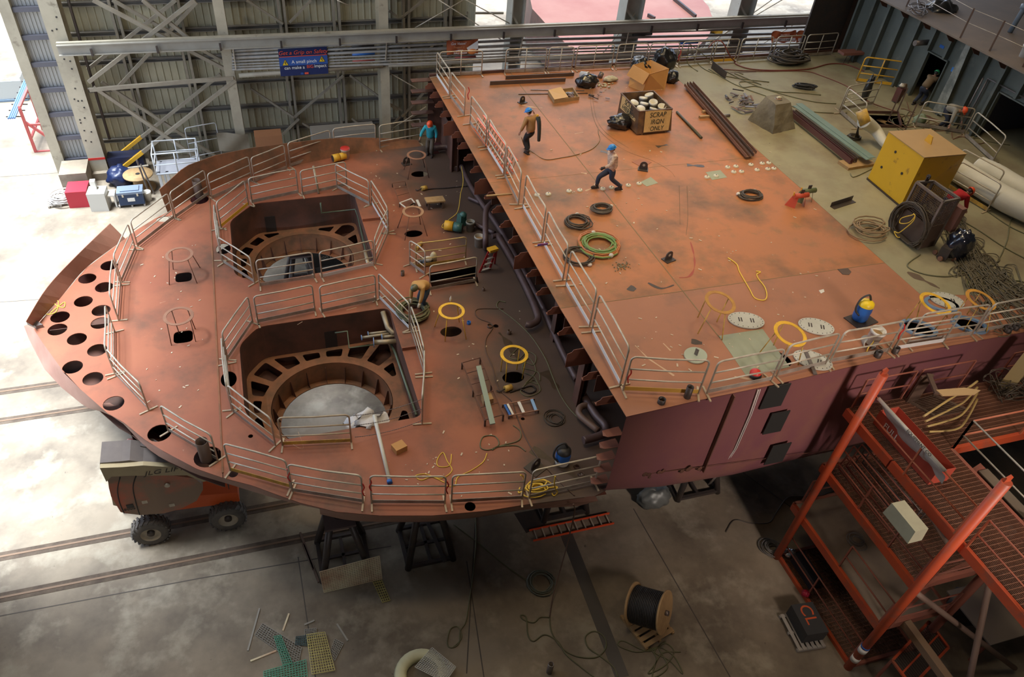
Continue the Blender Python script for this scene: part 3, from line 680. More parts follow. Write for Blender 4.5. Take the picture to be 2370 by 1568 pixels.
def litter(z, boxes, n, lab):
    mb = MB()
    for i in range(n):
        x0, y0, x1, y1 = rg.choice(boxes); p = A(rg.uniform(x0, x1), rg.uniform(y0, y1), z); s_ = rg.uniform(.015, .045); mb.box(p+V((0, 0, .01)), (s_*rg.uniform(1, 3), s_, .012), rz=rg.uniform(0, 3))
    mb.build('litter', mat('litter_pale', (.62, .50, .36), .7, col2=(.3, .22, .14), scale=20), label=lab, cat='litter', kind='stuff')
litter(ZU, [(1250, 200, 1560, 500), (1500, 480, 1900, 700), (1450, 700, 2000, 860), (1700, 180, 2000, 400), (1300, 430, 1480, 720)], 130, 'small pale scraps scattered over the upper deck plating')
litter(ZL, [(520, 380, 900, 430), (900, 400, 1100, 600), (1000, 680, 1240, 900), (900, 1000, 1250, 1150), (320, 560, 470, 950)], 110, 'small pale scraps scattered over the fore deck plating')
mb = MB()
for i in range(60): p = U(1440+rg.gauss(0, 10), 617+rg.gauss(0, 5)); mb.ball(p+V((0, 0, .012)), rg.uniform(.012, .035), 6, jit=.4, seed=i)
mb.build('grit_heap', mat('grit', (.16, .12, .06), .8, col2=(.45, .38, .25), scale=30), label='little heap of grit and washers right of the green hose coil', cat='grit', kind='stuff')
for i in range(13):
    x = 1428+rg.uniform(0, 210); y = 1106-(x-1428)*.11+rg.uniform(-4, 8); p = WY(x, y, 11.08); q = MB(); q.ball(p, rg.uniform(.05, .10), 8, sc=(1, .08, 1)); q.build('rust_spot', BRN, ship)
# ================================================================= portable guardrail panels
WHR = mat('white_toe_board', (.62, .62, .60), .5)
BEIG = mat('tan_tube', (.50, .40, .27), .5, .2, col2=(.36, .27, .18), scale=3, amt=.8)
rr = random.Random(11)
def panel(z, a, b, h, label, group, tube_m=None, toe=None, mid=False, foot=True, fl=.55, rails=(.36, .66), fo=None, name='guardrail_panel', r=.026):
    p0, p1 = A(a[0], a[1], z), A(b[0], b[1], z); d = (p1-p0); ln = d.length; d.normalize(); n = V((-d.y, d.x, 0))
    p0, p1 = p0+d*.04, p1-d*.04
    t = thing(name, (p0+p1)/2, label, 'guardrail', group)
    tm = tube_m or GALV; sg = rr.uniform(-.012, .012)
    U1 = V((0, 0, 1)); c = .13; pts = [p0+U1*.03, p0+U1*(h-c)]
    for k in range(1, 5):
        th = math.pi/2*k/4; pts.append(p0+U1*(h-c)+d*c*(1-math.cos(th))+U1*c*math.sin(th))
    m_ = (p0+p1)/2+U1*h+n*sg*3
    q = [p1+U1*(h-c)-d*c*(1-math.cos(th))+U1*c*math.sin(th) for th in [math.pi/2*k/4 for k in range(4, 0, -1)]]
    mb = MB(); mb.tube(pts+[m_]+q+[p1+U1*(h-c), p1+U1*.03], r, 8); mb.build('frame', tm, t)
    for f in rails: mb = MB(); mb.tube([p0+U1*h*f, (p0+p1)/2+U1*(h*f+sg)+n*sg, p1+U1*h*f], r*.85, 6); mb.build('rail', tm, t)
    mb = MB(); mb.bar(p0+U1*.11, p1+U1*.11, .012, .13); mb.build('toe_board', toe or GALD, t)
    if mid: m0 = (p0+p1)/2; mb = MB(); mb.tube([m0+U1*.03, m0+U1*h], r*.85, 6); mb.build('post', tm, t)
    if foot:
        for p in ((p0, p1) if not fo else [(p0, p1)[i] for i in fo]):
            w = n*fl/2; s = d*rr.uniform(-.05, .05)
            mb = MB(); mb.bar(p-w-s+U1*.02, p+w+s+U1*.02, .05, .03); mb.build('foot', BEIG, t)
    return t
YT = YEL
g1 = 'guardrail panels around the fore deck edge'
for a, b, h, lab, kw in [
 ((405, 506), (318, 574), 1.15, 'steel guardrail panel at the far left corner of the pointed nose deck', {}),
 ((315, 578), (282, 656), 1.15, 'slanting guardrail panel just behind the two rightmost rows of nose deck holes', {}),
 ((281, 660), (275, 745), 1.15, 'steep foreshortened guardrail panel near the yellow cord on the nose', {}),
 ((266, 768), (266, 868), 1.15, 'middle guardrail panel crossing the nose seen almost end on', {}),
 ((268, 870), (346, 953), 1.15, 'guardrail panel running toward the lowest of the nose deck holes', {}),
 ((388.5, 999), (507, 1070), 1.12, 'guardrail panel with a foot across a round hole, left of the knuckle line', {}),
 ((531, 1091), (676, 1132), 1.18, 'near-edge guardrail panel just right of the knuckle line', dict(toe=YELD)),
 ((674, 1139), (844, 1166), 1.18, 'near-edge guardrail panel with red tape on its left post', {}),
 ((857, 1167), (1033, 1168), 1.2, 'near-edge guardrail panel in front of the blue-tipped pipe end', {}),
 ((1041, 1166), (1211, 1157), 1.2, 'near-edge guardrail panel left of the coiled yellow rope', {}),
 ((1221, 1156), (1379, 1120), 1.22, 'rightmost near-edge guardrail panel, in front of the coiled yellow rope', {}),
 ((878, 348), (974.5, 331.7), 1.2, 'far-edge guardrail panel next to the man in the teal shirt', {}),
 ((773, 356), (872, 344), 1.2, 'far-edge guardrail panel behind the yellow blower', {}),
 ((671, 388), (769, 356), 1.15, 'far-edge guardrail panel left of the yellow blower', {}),
 ((588, 424), (666, 391), 1.15, 'far-edge guardrail panel in front of the tall bulwark plate', {}),
 ((490, 463), (586, 419), 1.15, 'far-edge guardrail panel with a white-taped corner', {}),
 ((406, 507), (486, 451), 1.15, 'far-edge guardrail panel beside the upright pipe stub in its hole', {}),
]: panel(ZL, a, b, h, lab, g1, **kw)
g2 = 'guardrail panels fencing the far thruster well'
for a, b, h, lab, kw in [
 ((511, 530), (577, 475), 1.15, 'far well guardrail panel with a bright yellow toe board', dict(toe=YT)),
 ((582, 472), (693, 448), 1.15, 'guardrail panel left of the upright pipe behind the far well', {}),
 ((699, 454), (805, 431), 1.15, 'guardrail panel crossed by the leaning pipe behind the far well', {}),
 ((779, 436), (857, 477), 1.15, 'slanting guardrail panel at the back right corner of the far well', {}),
 ((860, 473), (898.5, 540), 1.15, 'guardrail panel right of the far well, upper of the two', dict(toe=WHR)),
 ((899.7, 541), (869, 613), 1.15, 'guardrail panel right of the far well, lower of the two', {}),
 ((743, 645), (868, 616), 1.15, 'guardrail panel in front of the far well on its right half', dict(toe=WHR)),
 ((600, 665), (731, 645), 1.15, 'guardrail panel in front of the far well on its left half', {}),
 ((515.5, 609), (591, 658), 1.15, 'guardrail panel at the front left corner of the far well', {}),
 ((507, 531), (514, 606), 1.15, 'end-on guardrail panel left of the far well', {}),
]: panel(ZL, a, b, h, lab, g2, **kw)
g3 = 'guardrail panels fencing the near thruster well'
for a, b, h, lab, kw in [
 ((743, 726), (873, 697), 1.15, 'guardrail panel behind the near well on its right half', {}),
 ((595, 750), (732, 721), 1.15, 'guardrail panel behind the near well on its left half', {}),
 ((526.5, 836), (586.5, 747), 1.15, 'slanting guardrail panel at the back left corner of the near well', {}),
 ((526.5, 842), (537.5, 953), 1.15, 'end-on guardrail panel left of the near well', {}),
 ((539, 955), (640, 1035), 1.18, 'guardrail panel at the front left corner of the near well', {}),
 ((651, 1033), (816.5, 1025), 1.18, 'tan guardrail panel in front of the near well with a mottled toe board', dict(tube_m=BEIG, toe=YELD)),
 ((877, 692), (949, 766), 1.15, 'slanting guardrail panel beside the big green hose coil', dict(toe=WHR)),
 ((951, 768), (981, 868), 1.15, 'guardrail panel right of the near well, upper of the two', {}),
 ((981.7, 872), (977, 985), 1.2, 'end-on guardrail panel right of the near well holding the chain ends', {}),
]: panel(ZL, a, b, h, lab, g3, **kw)
# chains from the last panel to the front one
ca, cb = L(977, 985), L(822, 1024)
for k, f in enumerate((1.12, .72, .22)):
    a, b = ca+V((0, 0, f)), cb+V((0, 0, f)); mb = MB(); n = 60
    for i in range(n):
        t = i/n; p, q = a.lerp(b, t), a.lerp(b, t+.8/n); sg = lambda s: V((0, 0, -.12*4*s*(1-s)))
        mb.tube([p+sg(t), q+sg(t+.8/n)], .014 if i % 2 else .009, 5)
    mb.build('safety_chain', STL, label=('topmost slack chain closing the front of the near well', 'middle slack chain closing the front of the near well', 'lowest slack chain closing the front of the near well')[k], cat='chain', group='chains across the front of the near well')
g4 = 'guardrail panels round the ladder hatch'
panel(ZL, (947, 612), (985, 640), 1.1, 'short guardrail panel left of the hatch, behind the stooping worker', g4)
panel(ZL, (960, 622), (1079, 605), 1.1, 'partly yellow guardrail panel behind the ladder hatch', g4, toe=YELD, tube_m=mat('half_yellow_tube', (.5, .35, .12), .5, .2, col2=(.4, .36, .28), scale=.8))
panel(ZL, (992, 675), (1103, 653), 1.12, 'guardrail panel in front of the ladder hatch', g4)
g5 = 'guardrail panels along the break of the upper deck'
labs = ['guardrail panel at the far corner of the upper deck front edge', 'guardrail panel with a bent middle rail on the upper deck front edge', 'guardrail panel at the upper end of the orange ladders', 'guardrail panel at the lower end of the orange ladders', 'guardrail panel just below the orange ladders on the front edge', 'guardrail panel left of the two smallest deck studs', 'guardrail panel with a red and blue flag taped to its corner', 'guardrail panel in front of the leaning black cable coil', 'second to last guardrail panel before the near corner of the upper deck', 'last guardrail panel before the near corner, with a pale toe board']
for (a, b, h), lab in zip([((1010, 178), (1040, 224), 1.1), ((1042, 227), (1075, 270), 1.12), ((1087, 287), (1124, 341), 1.18), ((1127, 345), (1166, 408), 1.22), ((1168, 411), (1200, 476), 1.25), ((1209, 481), (1254, 563), 1.28), ((1257, 567), (1303, 652), 1.28), ((1308, 661), (1365, 760), 1.3), ((1368, 768), (1435, 897), 1.35)], [labs[i] for i in (0, 1, 2, 3, 4, 5, 7, 8, 9)]):
    panel(ZU, a, b, h, lab, g5, toe=WHR if rr.random() < .75 else GALD, fl=.6)
g6 = 'guardrail panels along the near edge of the upper deck'
for a, b, h, lab, kw in [
 ((1438, 906), (1619, 914), 1.2, 'near-edge guardrail panel with a mustard yellow toe board', dict(toe=mat('mustard_board', (.55, .33, .06), .5))),
 ((1632, 914), (1787, 882), 1.15, 'near-edge guardrail panel beside the green touched-up patch', {}),
 ((1793.7, 874), (1911, 845), 1.15, 'near-edge guardrail panel in front of the cover with a bar on it', {}),
 ((1916, 842), (2055, 816), 1.15, 'near-edge guardrail panel behind the white pail', {}),
 ((2063.5, 813), (2184, 794), 1.15, 'near-edge guardrail panel in front of the left blue-rimmed manhole', dict(toe=WHR)),
 ((2095, 800), (2249, 777), 1.15, 'doubled-up guardrail panel between the two blue-rimmed manholes', {}),
 ((2254, 773), (2420, 745), 1.1, 'last near-edge guardrail panel at the right picture border', {}),
]: panel(ZU, a, b, h, lab, g6, **kw)
g7 = 'guardrail panels along the far edge of the upper deck'
labs = ['far guardrail panel under the torn orange vision banner', 'far guardrail panel behind the two long flat bars', 'far guardrail panel behind the spilled rubbish', 'far guardrail panel left of the cardboard box', 'far guardrail panel behind the cardboard box and black bag', 'far guardrail panel holding the bundle of hose ends', 'far guardrail panel where the red hose climbs over', 'far guardrail panel with a yellow toe board', 'far guardrail panel below the left orange banner', 'far guardrail panel below the right orange banner', 'far guardrail panel at the dark bulkhead corner']
for (a, b), lab in zip([((1015, 178), (1116, 174)), ((1166, 170.5), (1262, 167)), ((1264, 166), (1324, 164)), ((1328, 162.6), (1416, 158)), ((1421, 158), (1493, 155)), ((1495, 155), (1564, 152)), ((1568, 152), (1643, 146)), ((1646, 146), (1700, 143)), ((1703, 143), (1778, 138)), ((1783, 138), (1850, 133)), ((1853, 133), (1925, 127))], labs):
    panel(ZU, a, b, 1.08, lab, g7, mid=True, toe=YT if 'yellow' in lab else None)
g8 = 'guardrail panels near the deckhouse'
for a, b, h, lab, kw in [
 ((1979, 189), (2071, 201), 1.15, 'bright yellow guardrail panel leaning by the deckhouse wall', dict(tube_m=YEL, toe=YEL, mid=True, r=.03)),
 ((1940, 258), (2020, 243), 1.1, 'guardrail panel behind the open hatch with a black bag on it', {}),
 ((1942, 262), (1985, 300), 1.1, 'guardrail panel left of the fan duct by the hatch', {}),
 ((2113, 292), (2231, 311), 1.1, 'guardrail panel behind the worker bending in an orange helmet', {}),
 ((2230, 316), (2297, 377), 1.1, 'guardrail panel right of the bending worker', {}),
 ((2190, 435), (2284, 492), 1.1, 'guardrail panel with yellow toe board beside the white ducts', dict(toe=YELD)),
 ((2196, 405), (2292, 460), 1.1, 'dark guardrail panel in front of the white ducts', {}),
]: panel(ZU, a, b, h, lab, g8, **kw)
# ================================================================= things on the decks
rnd = random.Random(5)
# ---- ring stands over manholes
def ring_stand(z, c, w, lab, col, hgt, tilt=(0, 0), legs=None, legm=None):
    """c: ring centre pixel at height hgt ; w: ring radius (m); legs: foot pixels"""
    C = A(c[0], c[1], z+hgt)
    t = thing('ring_stand', (C.x, C.y, z), lab, 'ring stand', 'ring stands over the deck manholes')
    mb = MB(); R = Matrix.Rotation(tilt[0], 3, 'X') @ Matrix.Rotation(tilt[1], 3, 'Y'); n = 28; vs = []
    for r in (w, w-.1):
        for zz in (-.008, .008):
            for i in range(n): th = 2*math.pi*i/n; vs.append(C+R @ V((r*math.cos(th), r*math.sin(th), zz)))
    fs = []
    for i in range(n):
        j = (i+1) % n; a, b, c_, d = 0, n, 2*n, 3*n
        fs += [(b+i, b+j, d+j, d+i), (a+j, a+i, c_+i, c_+j), (a+i, a+j, b+j, b+i), (c_+j, c_+i, d+i, d+j)]
    mb.add(vs, fs); mb.build('ring', col, t)
    feet = [A(x, y, z) for x, y in legs]
    for f in feet:
        d = V((f.x-C.x, f.y-C.y, 0)); d.normalize(); top = C+R @ (d*(w-.05))
        mb = MB(); mb.tube([f, top], .016, 6); mb.build('leg', legm or col, t)
    return t
RSTD = mat('rusty_rod', (.20, .09, .05), .7, col2=(.12, .06, .04), scale=5)
RING = mat('rusty_ring', (.34, .17, .10), .7, col2=(.22, .10, .06), scale=4)
RYEL = mat('yellow_ring', (.85, .50, .03), .5, col2=(.5, .28, .05), scale=5, amt=.6)
ring_stand(ZL, (415, 590), .47, 'rusty ring stand on long rods over the far nose manhole', RING, .95, legs=[(392, 660), (401, 624), (456, 656), (463, 620)], legm=RSTD)
ring_stand(ZL, (413, 732), .47, 'rusty ring stand with a stray rod over the near nose manhole', RING, .95, legs=[(397, 800), (415, 773), (453, 791), (452, 762)], legm=RSTD)
ring_stand(ZL, (964, 359), .42, 'dark rusty ring stand below the man in the teal shirt', RING, .9, legs=[(935, 393), (944, 416), (983, 388), (993, 412)], legm=RSTD)
ring_stand(ZL, (956, 490), .42, 'rusty ring stand next to the small wooden bench', mat('tan_ring', (.42, .25, .14), .7, col2=(.3, .14, .07), scale=5), .85, legs=[(920, 528), (937, 557), (973, 520), (989, 547)], legm=RSTD)
ring_stand(ZL, (1045, 720), .44, 'yellow ring stand with a white bottle, beside the hose coil', RYEL, .95, legs=[(1006, 757), (1030, 791), (1063, 746), (1079, 786)])
ring_stand(ZL, (1190, 821), .44, 'yellow ring stand surrounded by a tangle of hose', RYEL, .95, legs=[(1159, 860), (1170, 885), (1196, 856), (1208, 878)])
ring_stand(ZU, (1667, 700), .45, 'rusty yellow ring stand with an orange rag on the upper deck', mat('rust_yellow', (.40, .19, .05), .6, col2=(.6, .35, .05), scale=5), .8, tilt=(.15, .1), legs=[(1615, 735), (1615, 773), (1659, 745), (1671, 788)], legm=YELD)
ring_stand(ZU, (1829, 773), .46, 'clean yellow ring stand beside the green patch on the upper deck', RYEL, .8, tilt=(.15, .1), legs=[(1754, 822), (1847, 845), (1805, 836), (1790, 800)], legm=YELD)
ring_stand(ZU, (2165, 703), .46, 'yellow ring stand over the left blue-rimmed manhole', RYEL, .8, tilt=(.12, .1), legs=[(2094, 745), (2120, 745), (2192, 735), (2160, 768)], legm=YELD)
ring_stand(ZU, (2270, 694), .44, 'orange-brown ring stand over the right blue-rimmed manhole', mat('orange_ring', (.55, .25, .04), .6, col2=(.7, .4, .05), scale=5), .8, tilt=(.12, .1), legs=[(2202, 740), (2238, 728), (2230, 767), (2282, 773)], legm=YELD)
# blue manhole rims, blue loose ring
for px, lab in (((2125, 762), 'blue-rimmed oval manhole left of the other, by the near edge'), ((2243, 754), 'right-hand blue-rimmed oval manhole by the near edge')):
    c = U(*px); mb = MB(); mb.plate(circle(c, .52, 28, .38, -.6), [circle(c, .41, 28, .29, -.6)], ZU+.06, .06); mb.build('manhole_coaming', mat('blue_rim', (.16, .25, .36), .5, col2=(.1, .17, .26), scale=4), label=lab, cat='manhole coaming')
c = U(2178, 706); mb = MB(); mb.plate(circle(c, .50, 28, .36, -.5), [circle(c, .40, 28, .27, -.5)], ZU+.05, .05); mb.build('loose_ring', MATS['blue_rim'], label='loose blue oval ring lying under the yellow ring stand', cat='ring')
# manhole covers
CVR = mat('cover_grey', (.50, .50, .43), .5, col2=(.40, .38, .31), scale=3)
for px, a, b, rot, lab, kind in (((1726, 744), .52, .36, -.35, 'oval grey manhole cover with two slots, left of the other slotted one', 2), ((1888, 758), .50, .36, -.5, 'oval grey manhole cover with two slots behind the yellow ring stand', 2), ((1609, 825), .34, .30, .5, 'small greenish oval cover with an upright handle', 1), ((1880, 836), .52, .36, -.7, 'oval grey manhole cover with a flat bar lying across it', 3), ((2190, 697), .5, .38, -.5, 'oval grey cover half hidden behind the blue loose ring', 4)):
    c = U(*px); t = thing('manhole_cover', (c.x, c.y, ZU), lab, 'manhole cover', 'loose manhole covers on the upper deck')
    mb = MB(); mb.plate(circle(c, a, 32, b, rot), [], ZU+.05, .035); mb.build('plate', CVR if kind != 1 else mat('cover_green', (.36, .40, .30), .5), t)
    dd = V((math.cos(rot), math.sin(rot), 0)); nn = V((-dd.y, dd.x, 0))
    if kind != 1:
        mb = MB()
        for i in range(20): th = 2*math.pi*i/20; p = c+dd*math.cos(th)*(a-.05)+nn*math.sin(th)*(b-.05); mb.cyl(V((p.x, p.y, ZU+.05)), V((p.x, p.y, ZU+.056)), .014, n=6)
        mb.build('bolt_hole', BLK, t, kind='stuff')
        for s in (-.17, .17):
            if kind == 3 and s < 0: continue
            p = c+dd*s
            mb = MB()
            for q in (-.035, .035): mb.bar(V((p.x, p.y, ZU+.052))+dd*q-nn*.09, V((p.x, p.y, ZU+.052))+dd*q+nn*.09, .035, .006)
            mb.build('slot', DST, t)
    else: mb = MB(); mb.bar(c+V((0, 0, .05)), c+V((0, 0, .26)), .10, .02, up=dd); mb.build('handle', STL, t)
p, q = U(1864, 813, .06), U(1887, 867, .06); mb = MB(); mb.bar(p, q, .10, .04); mb.build('flat_bar', STL, label='grey flat bar lying across an oval manhole cover', cat='steel bar')
# ---- round deck studs
studs = [(1243, 452), (1269, 450), (1317, 443), (1342, 441), (1395, 438), (1415, 435), (1454, 430), (1479, 426), (1636, 411), (1657, 408), (1684, 388), (1698, 399), (1703, 386), (1716, 398), (1738, 382), (1752, 394), (1764, 379), (1779, 378), (1777, 392), (1791, 391)]
C0 = U(*studs[0]); st0 = thing('deck_stud', C0, 'pale round deck stud nearest to the guardrail of the front edge', 'deck stud', 'round pale studs in a row across the deck')
mb = MB(); mb.lathe(C0, [(.0, .05), (.07, .05), (.095, .035), (.10, .0)], 14); mb.build('disc', mat('stud_cream', (.62, .58, .45), .5, col2=(.4, .36, .26), scale=8), st0)
mb = MB(); mb.cyl(C0+V((0, 0, .05)), C0+V((0, 0, .075)), .02, n=6); mb.build('bolt', STL, st0)
sl = ['', 'second pale deck stud from the front edge guardrail', 'third pale deck stud from the front edge, left of the pair by the walker', 'fourth pale deck stud from the front edge, just left of the walking man', 'pale deck stud at the left boot of the walking man', 'pale deck stud at the right boot of the walking man', 'pale deck stud just right of the walking man', 'pale deck stud left of the small green square', 'pale deck stud on the left rim of the second green square', 'pale deck stud standing on the second green square', 'back left stud of the cluster of ten', 'front left stud of the cluster of ten', 'second stud in the back row of the cluster', 'second stud in the front row of the cluster', 'third stud in the back row of the cluster', 'third stud in the front row of the cluster', 'fourth stud in the back row of the cluster', 'rightmost stud in the back row of the cluster', 'fourth stud in the front row of the cluster', 'rightmost stud in the front row of the cluster']
for s_, lab in list(zip(studs, sl))[1:]: dup(st0, U(*s_), rnd.uniform(0, 3), lab)
# ---- coils of cable
def coil(c, r, n, tr, mt, lab, cat='coil', z=ZU, sq=1., rot=0., name='cable_coil', tie=None, jit=.17, stack=3, group=None, second=None):
    C = A(c[0], c[1], z); t = thing(name, C, lab, cat, group); rg = random.Random(int(c[0]*7+c[1]))
    for k, mm in enumerate([mt]+([second] if second else [])):
        pts = []; ox = oy = 0
        for i in range(n*14):
            th = 2*math.pi*i/14
            if i % 14 == 0: rad = r*(1-(jit+.08)*rg.random()*1.6); ox, oy = rg.uniform(-jit, jit)*r*.8, rg.uniform(-jit, jit)*r*.8; zz = tr*(1+2*(rg.random()*stack))
            pts.append(V((C.x+ox+rad*math.cos(th+rot)*math.cos(rot)-sq*rad*math.sin(th+rot)*math.sin(rot), C.y+oy+rad*math.cos(th+rot)*math.sin(rot)+sq*rad*math.sin(th+rot)*math.cos(rot), z+zz)))
        mb = MB(); sm = [pts[0]]
        for i in range(1, len(pts)-1): sm.append((pts[i-1]+pts[i]*2+pts[i+1])/4)
        mb.tube(sm, tr, 6); mb.build('cable', mm, t)
    for a in (tie or ()):
        p = C+V((math.cos(a)*r*.92, math.sin(a)*r*.92*sq, 0)); mb = MB(); mb.ball(p+V((0, 0, tr*3.0)), 1, 8, sc=(.085, .06, tr*3.2)); mb.build('tape_tie', WHT, t)
    return t
CBL = mat('dark_cable', (.075, .055, .035), .6, col2=(.03, .028, .025), scale=6)
CBG = mat('green_cable', (.13, .23, .06), .5, col2=(.25, .30, .07), scale=5)
CBO = mat('orange_cable', (.45, .16, .05), .5)
CBT = mat('tan_hose', (.24, .16, .08), .6, col2=(.16, .10, .05), scale=6)
coil((1392, 487), .44, 9, .02, CBL, 'small black cable coil just in front of the walking man', sq=.8, tie=(.3,))
coil((1335, 517), .50, 8, .02, CBL, 'round dark cable coil beside the guardrail with a tape tie', tie=(1.2,))
coil((1340, 599), .52, 7, .018, CBL, 'loose thin black coil behind the guardrail, beside the green coil', tie=(-1.2,))
coil((1387, 571), .72, 9, .028, CBG, 'big bright green and orange hose coil on the orange deck', tie=(1.5, -1.4), second=CBO, stack=2)
coil((1737, 456), .52, 9, .02, CBL, 'dark cable coil on the orange deck near the red beam clamps', sq=.75, tie=(2.6, .9))
coil((2012, 536), .82, 7, .026, CBT, 'wide tan hose coil on the edge between red and green plating', sq=.8, jit=.3)
coil((955, 728), .62, 15, .03, mat('olive_hose', (.13, .13, .06), .6, col2=(.09, .06, .035), scale=5), 'big olive green hose coil at the feet of the stooping worker', z=ZL, stack=5)
coil((1822, 144), .95, 15, .035, CBL, 'large black cable heap beneath the orange banners', jit=.4, stack=6, sq=.7, second=CBL)
coil((1860, 205), .55, 6, .03, BLK, 'flattened black hose bundle on the green deck', sq=.3, rot=-.5)
coil((1283, 970), .42, 5, .014, CBL, 'loose dark hose loops right of the small blue and white frame', z=ZL, jit=.3, stack=1)
coil((1240, 1132), .42, 7, .02, mat('yellow_rope', (.75, .50, .06), .7), 'coiled yellow rope at the near edge of the fore deck', z=ZL, sq=.55, name='rope_coil', jit=.35)
coil((1978, 320), .3, 6, .018, CBL, 'small cable coil on the deck under the fan duct', jit=.2)
coil((1510, 168), .45, 5, .012, CBL, 'thin dark wire loops near the far guardrail', jit=.5, stack=1, sq=.6)
coil((1250, 1352), .50, 8, .018, mat('grey_green_rope', (.13, .14, .11), .7), 'round coil of grey-green rope on the shop floor', z=0, jit=.12)
def hose(pts, r, mt, lab, cat='hose', z=ZU, name='hose', group=None, par=None, h=None):
    P = [A(p[0], p[1], z+r+(p[2] if len(p) > 2 else 0)) for p in pts]; mb = MB(); mb.tube(catmull(P, 8), r, 6)
    return mb.build(name, mt, par, label=lab, cat=cat, group=group)
YR, OLV = MATS['yellow_rope'], MATS['olive_hose']
hose([(1685, 597), (1705, 612), (1712, 630), (1735, 670), (1747, 690), (1768, 695), (1775, 685), (1770, 665), (1755, 645), (1752, 635), (1760, 630), (1750, 628)], .018, YR, 'yellow cord winding across the bare orange deck', 'rope', name='cord')
hose([(1207, 318, .75), (1215, 340, .2), (1232, 352), (1262, 369), (1300, 365), (1335, 358), (1370, 345), (1388, 325), (1385, 308), (1385, 298)], .015, CBT, 'thin tan line trailing from the hand of the man with the bag', 'hose')
hose([(2015, 770), (2022, 790, .3), (2010, 805, .3), (2005, 820), (2000, 850, -.8), (1985, 880, -1.4), (1970, 910, -1.8), (1962, 945, -2.2)], .015, YR, 'yellow cord hanging down the purple hull side from the white pail', 'rope', name='cord')
hose([(117, 725), (128, 715), (140, 706), (150, 700), (148, 712), (132, 708), (125, 700), (135, 698), (130, 722), (110, 728), (104, 720), (115, 705)], .014, YR, 'small knot of yellow cord on the tip of the nose deck', 'rope', z=ZL, name='cord')
hose([(1045, 1052), (1040, 1078), (1015, 1080), (1012, 1065), (1025, 1048), (1035, 1068), (1046, 1090), (1020, 1108), (985, 1098), (962, 1102), (975, 1112), (1000, 1105), (1030, 1118)], .014, YR, 'thin yellow cord looped on the deck near the cardboard box', 'rope', z=ZL, name='cord')
hose([(1127, 1050), (1118, 1070), (1090, 1090), (1060, 1105), (1052, 1125), (1030, 1125)], .014, YR, 'second yellow cord curving from the dark hose loops to the near rail', 'rope', z=ZL, name='cord')
hose([(1285, 1103, .9), (1283, 1120, .6), (1286, 1132, .2), (1290, 1140), (1282, 1148), (1278, 1140), (1290, 1128), (1265, 1130), (1250, 1128)], .02, YR, 'yellow rope hanging over the near guardrail in a loop', 'rope', z=ZL, name='cord')
hose([(1205, 1100, .8), (1212, 1108), (1200, 1140), (1215, 1135), (1245, 1125)], .02, YR, 'short yellow rope end at the left of the coiled rope', 'rope', z=ZL, name='cord')
hose([(1170, 700), (1155, 698), (1150, 710), (1165, 722), (1195, 745), (1230, 780), (1262, 830), (1280, 875), (1300, 920), (1330, 960), (1380, 1000)], .018, OLV, 'long dark hose crossing the fore deck parallel to the big pipes', z=ZL)
hose([(1165, 715), (1110, 715), (1100, 725), (1110, 738), (1135, 748), (1140, 760), (1125, 785), (1125, 815), (1140, 850), (1155, 900), (1185, 930), (1195, 960), (1215, 1010), (1245, 1060), (1290, 1110), (1330, 1148)], .018, mat('brown_hose', (.10, .055, .035), .6), 'brown hose winding past the yellow ring stands to the near edge', z=ZL)
hose([(1188, 985), (1205, 1000), (1200, 1020), (1160, 1032), (1130, 1042), (1112, 1035), (1118, 1012), (1145, 1010), (1155, 1028), (1140, 1042), (1150, 1035), (1195, 1032), (1217, 1045)], .018, OLV, 'dark looped hose with a yellow wrap on the near fore deck', z=ZL)
hose([(1205, 800), (1190, 815), (1180, 828), (1200, 832), (1220, 815), (1240, 825), (1235, 845), (1215, 840), (1210, 860), (1235, 872), (1245, 890), (1225, 885), (1205, 905), (1222, 918), (1250, 905), (1238, 880), (1215, 890), (1240, 860), (1225, 830), (1210, 850), (1245, 862), (1250, 882)], .016, OLV, 'tangled dark hose around the right yellow ring stand', z=ZL)
hose([(1068, 385, .6), (1072, 420, .5), (1066, 450, .3), (1062, 480, .3), (1056, 495, .1), (1040, 508), (1025, 520), (1024, 527), (1032, 527)], .014, YR, 'yellow air line hanging down to the blowers from the upper deck', z=ZL)
hose([(1327, 1168, .0), (1330, 1185, -1.0), (1318, 1240, -3.4), (1305, 1290, -4.0), (1280, 1380, -4.6), (1272, 1430, -4.82)], .02, MATS['brown_hose'], 'brown hose dropping over the hull edge to the shop floor', z=ZL)
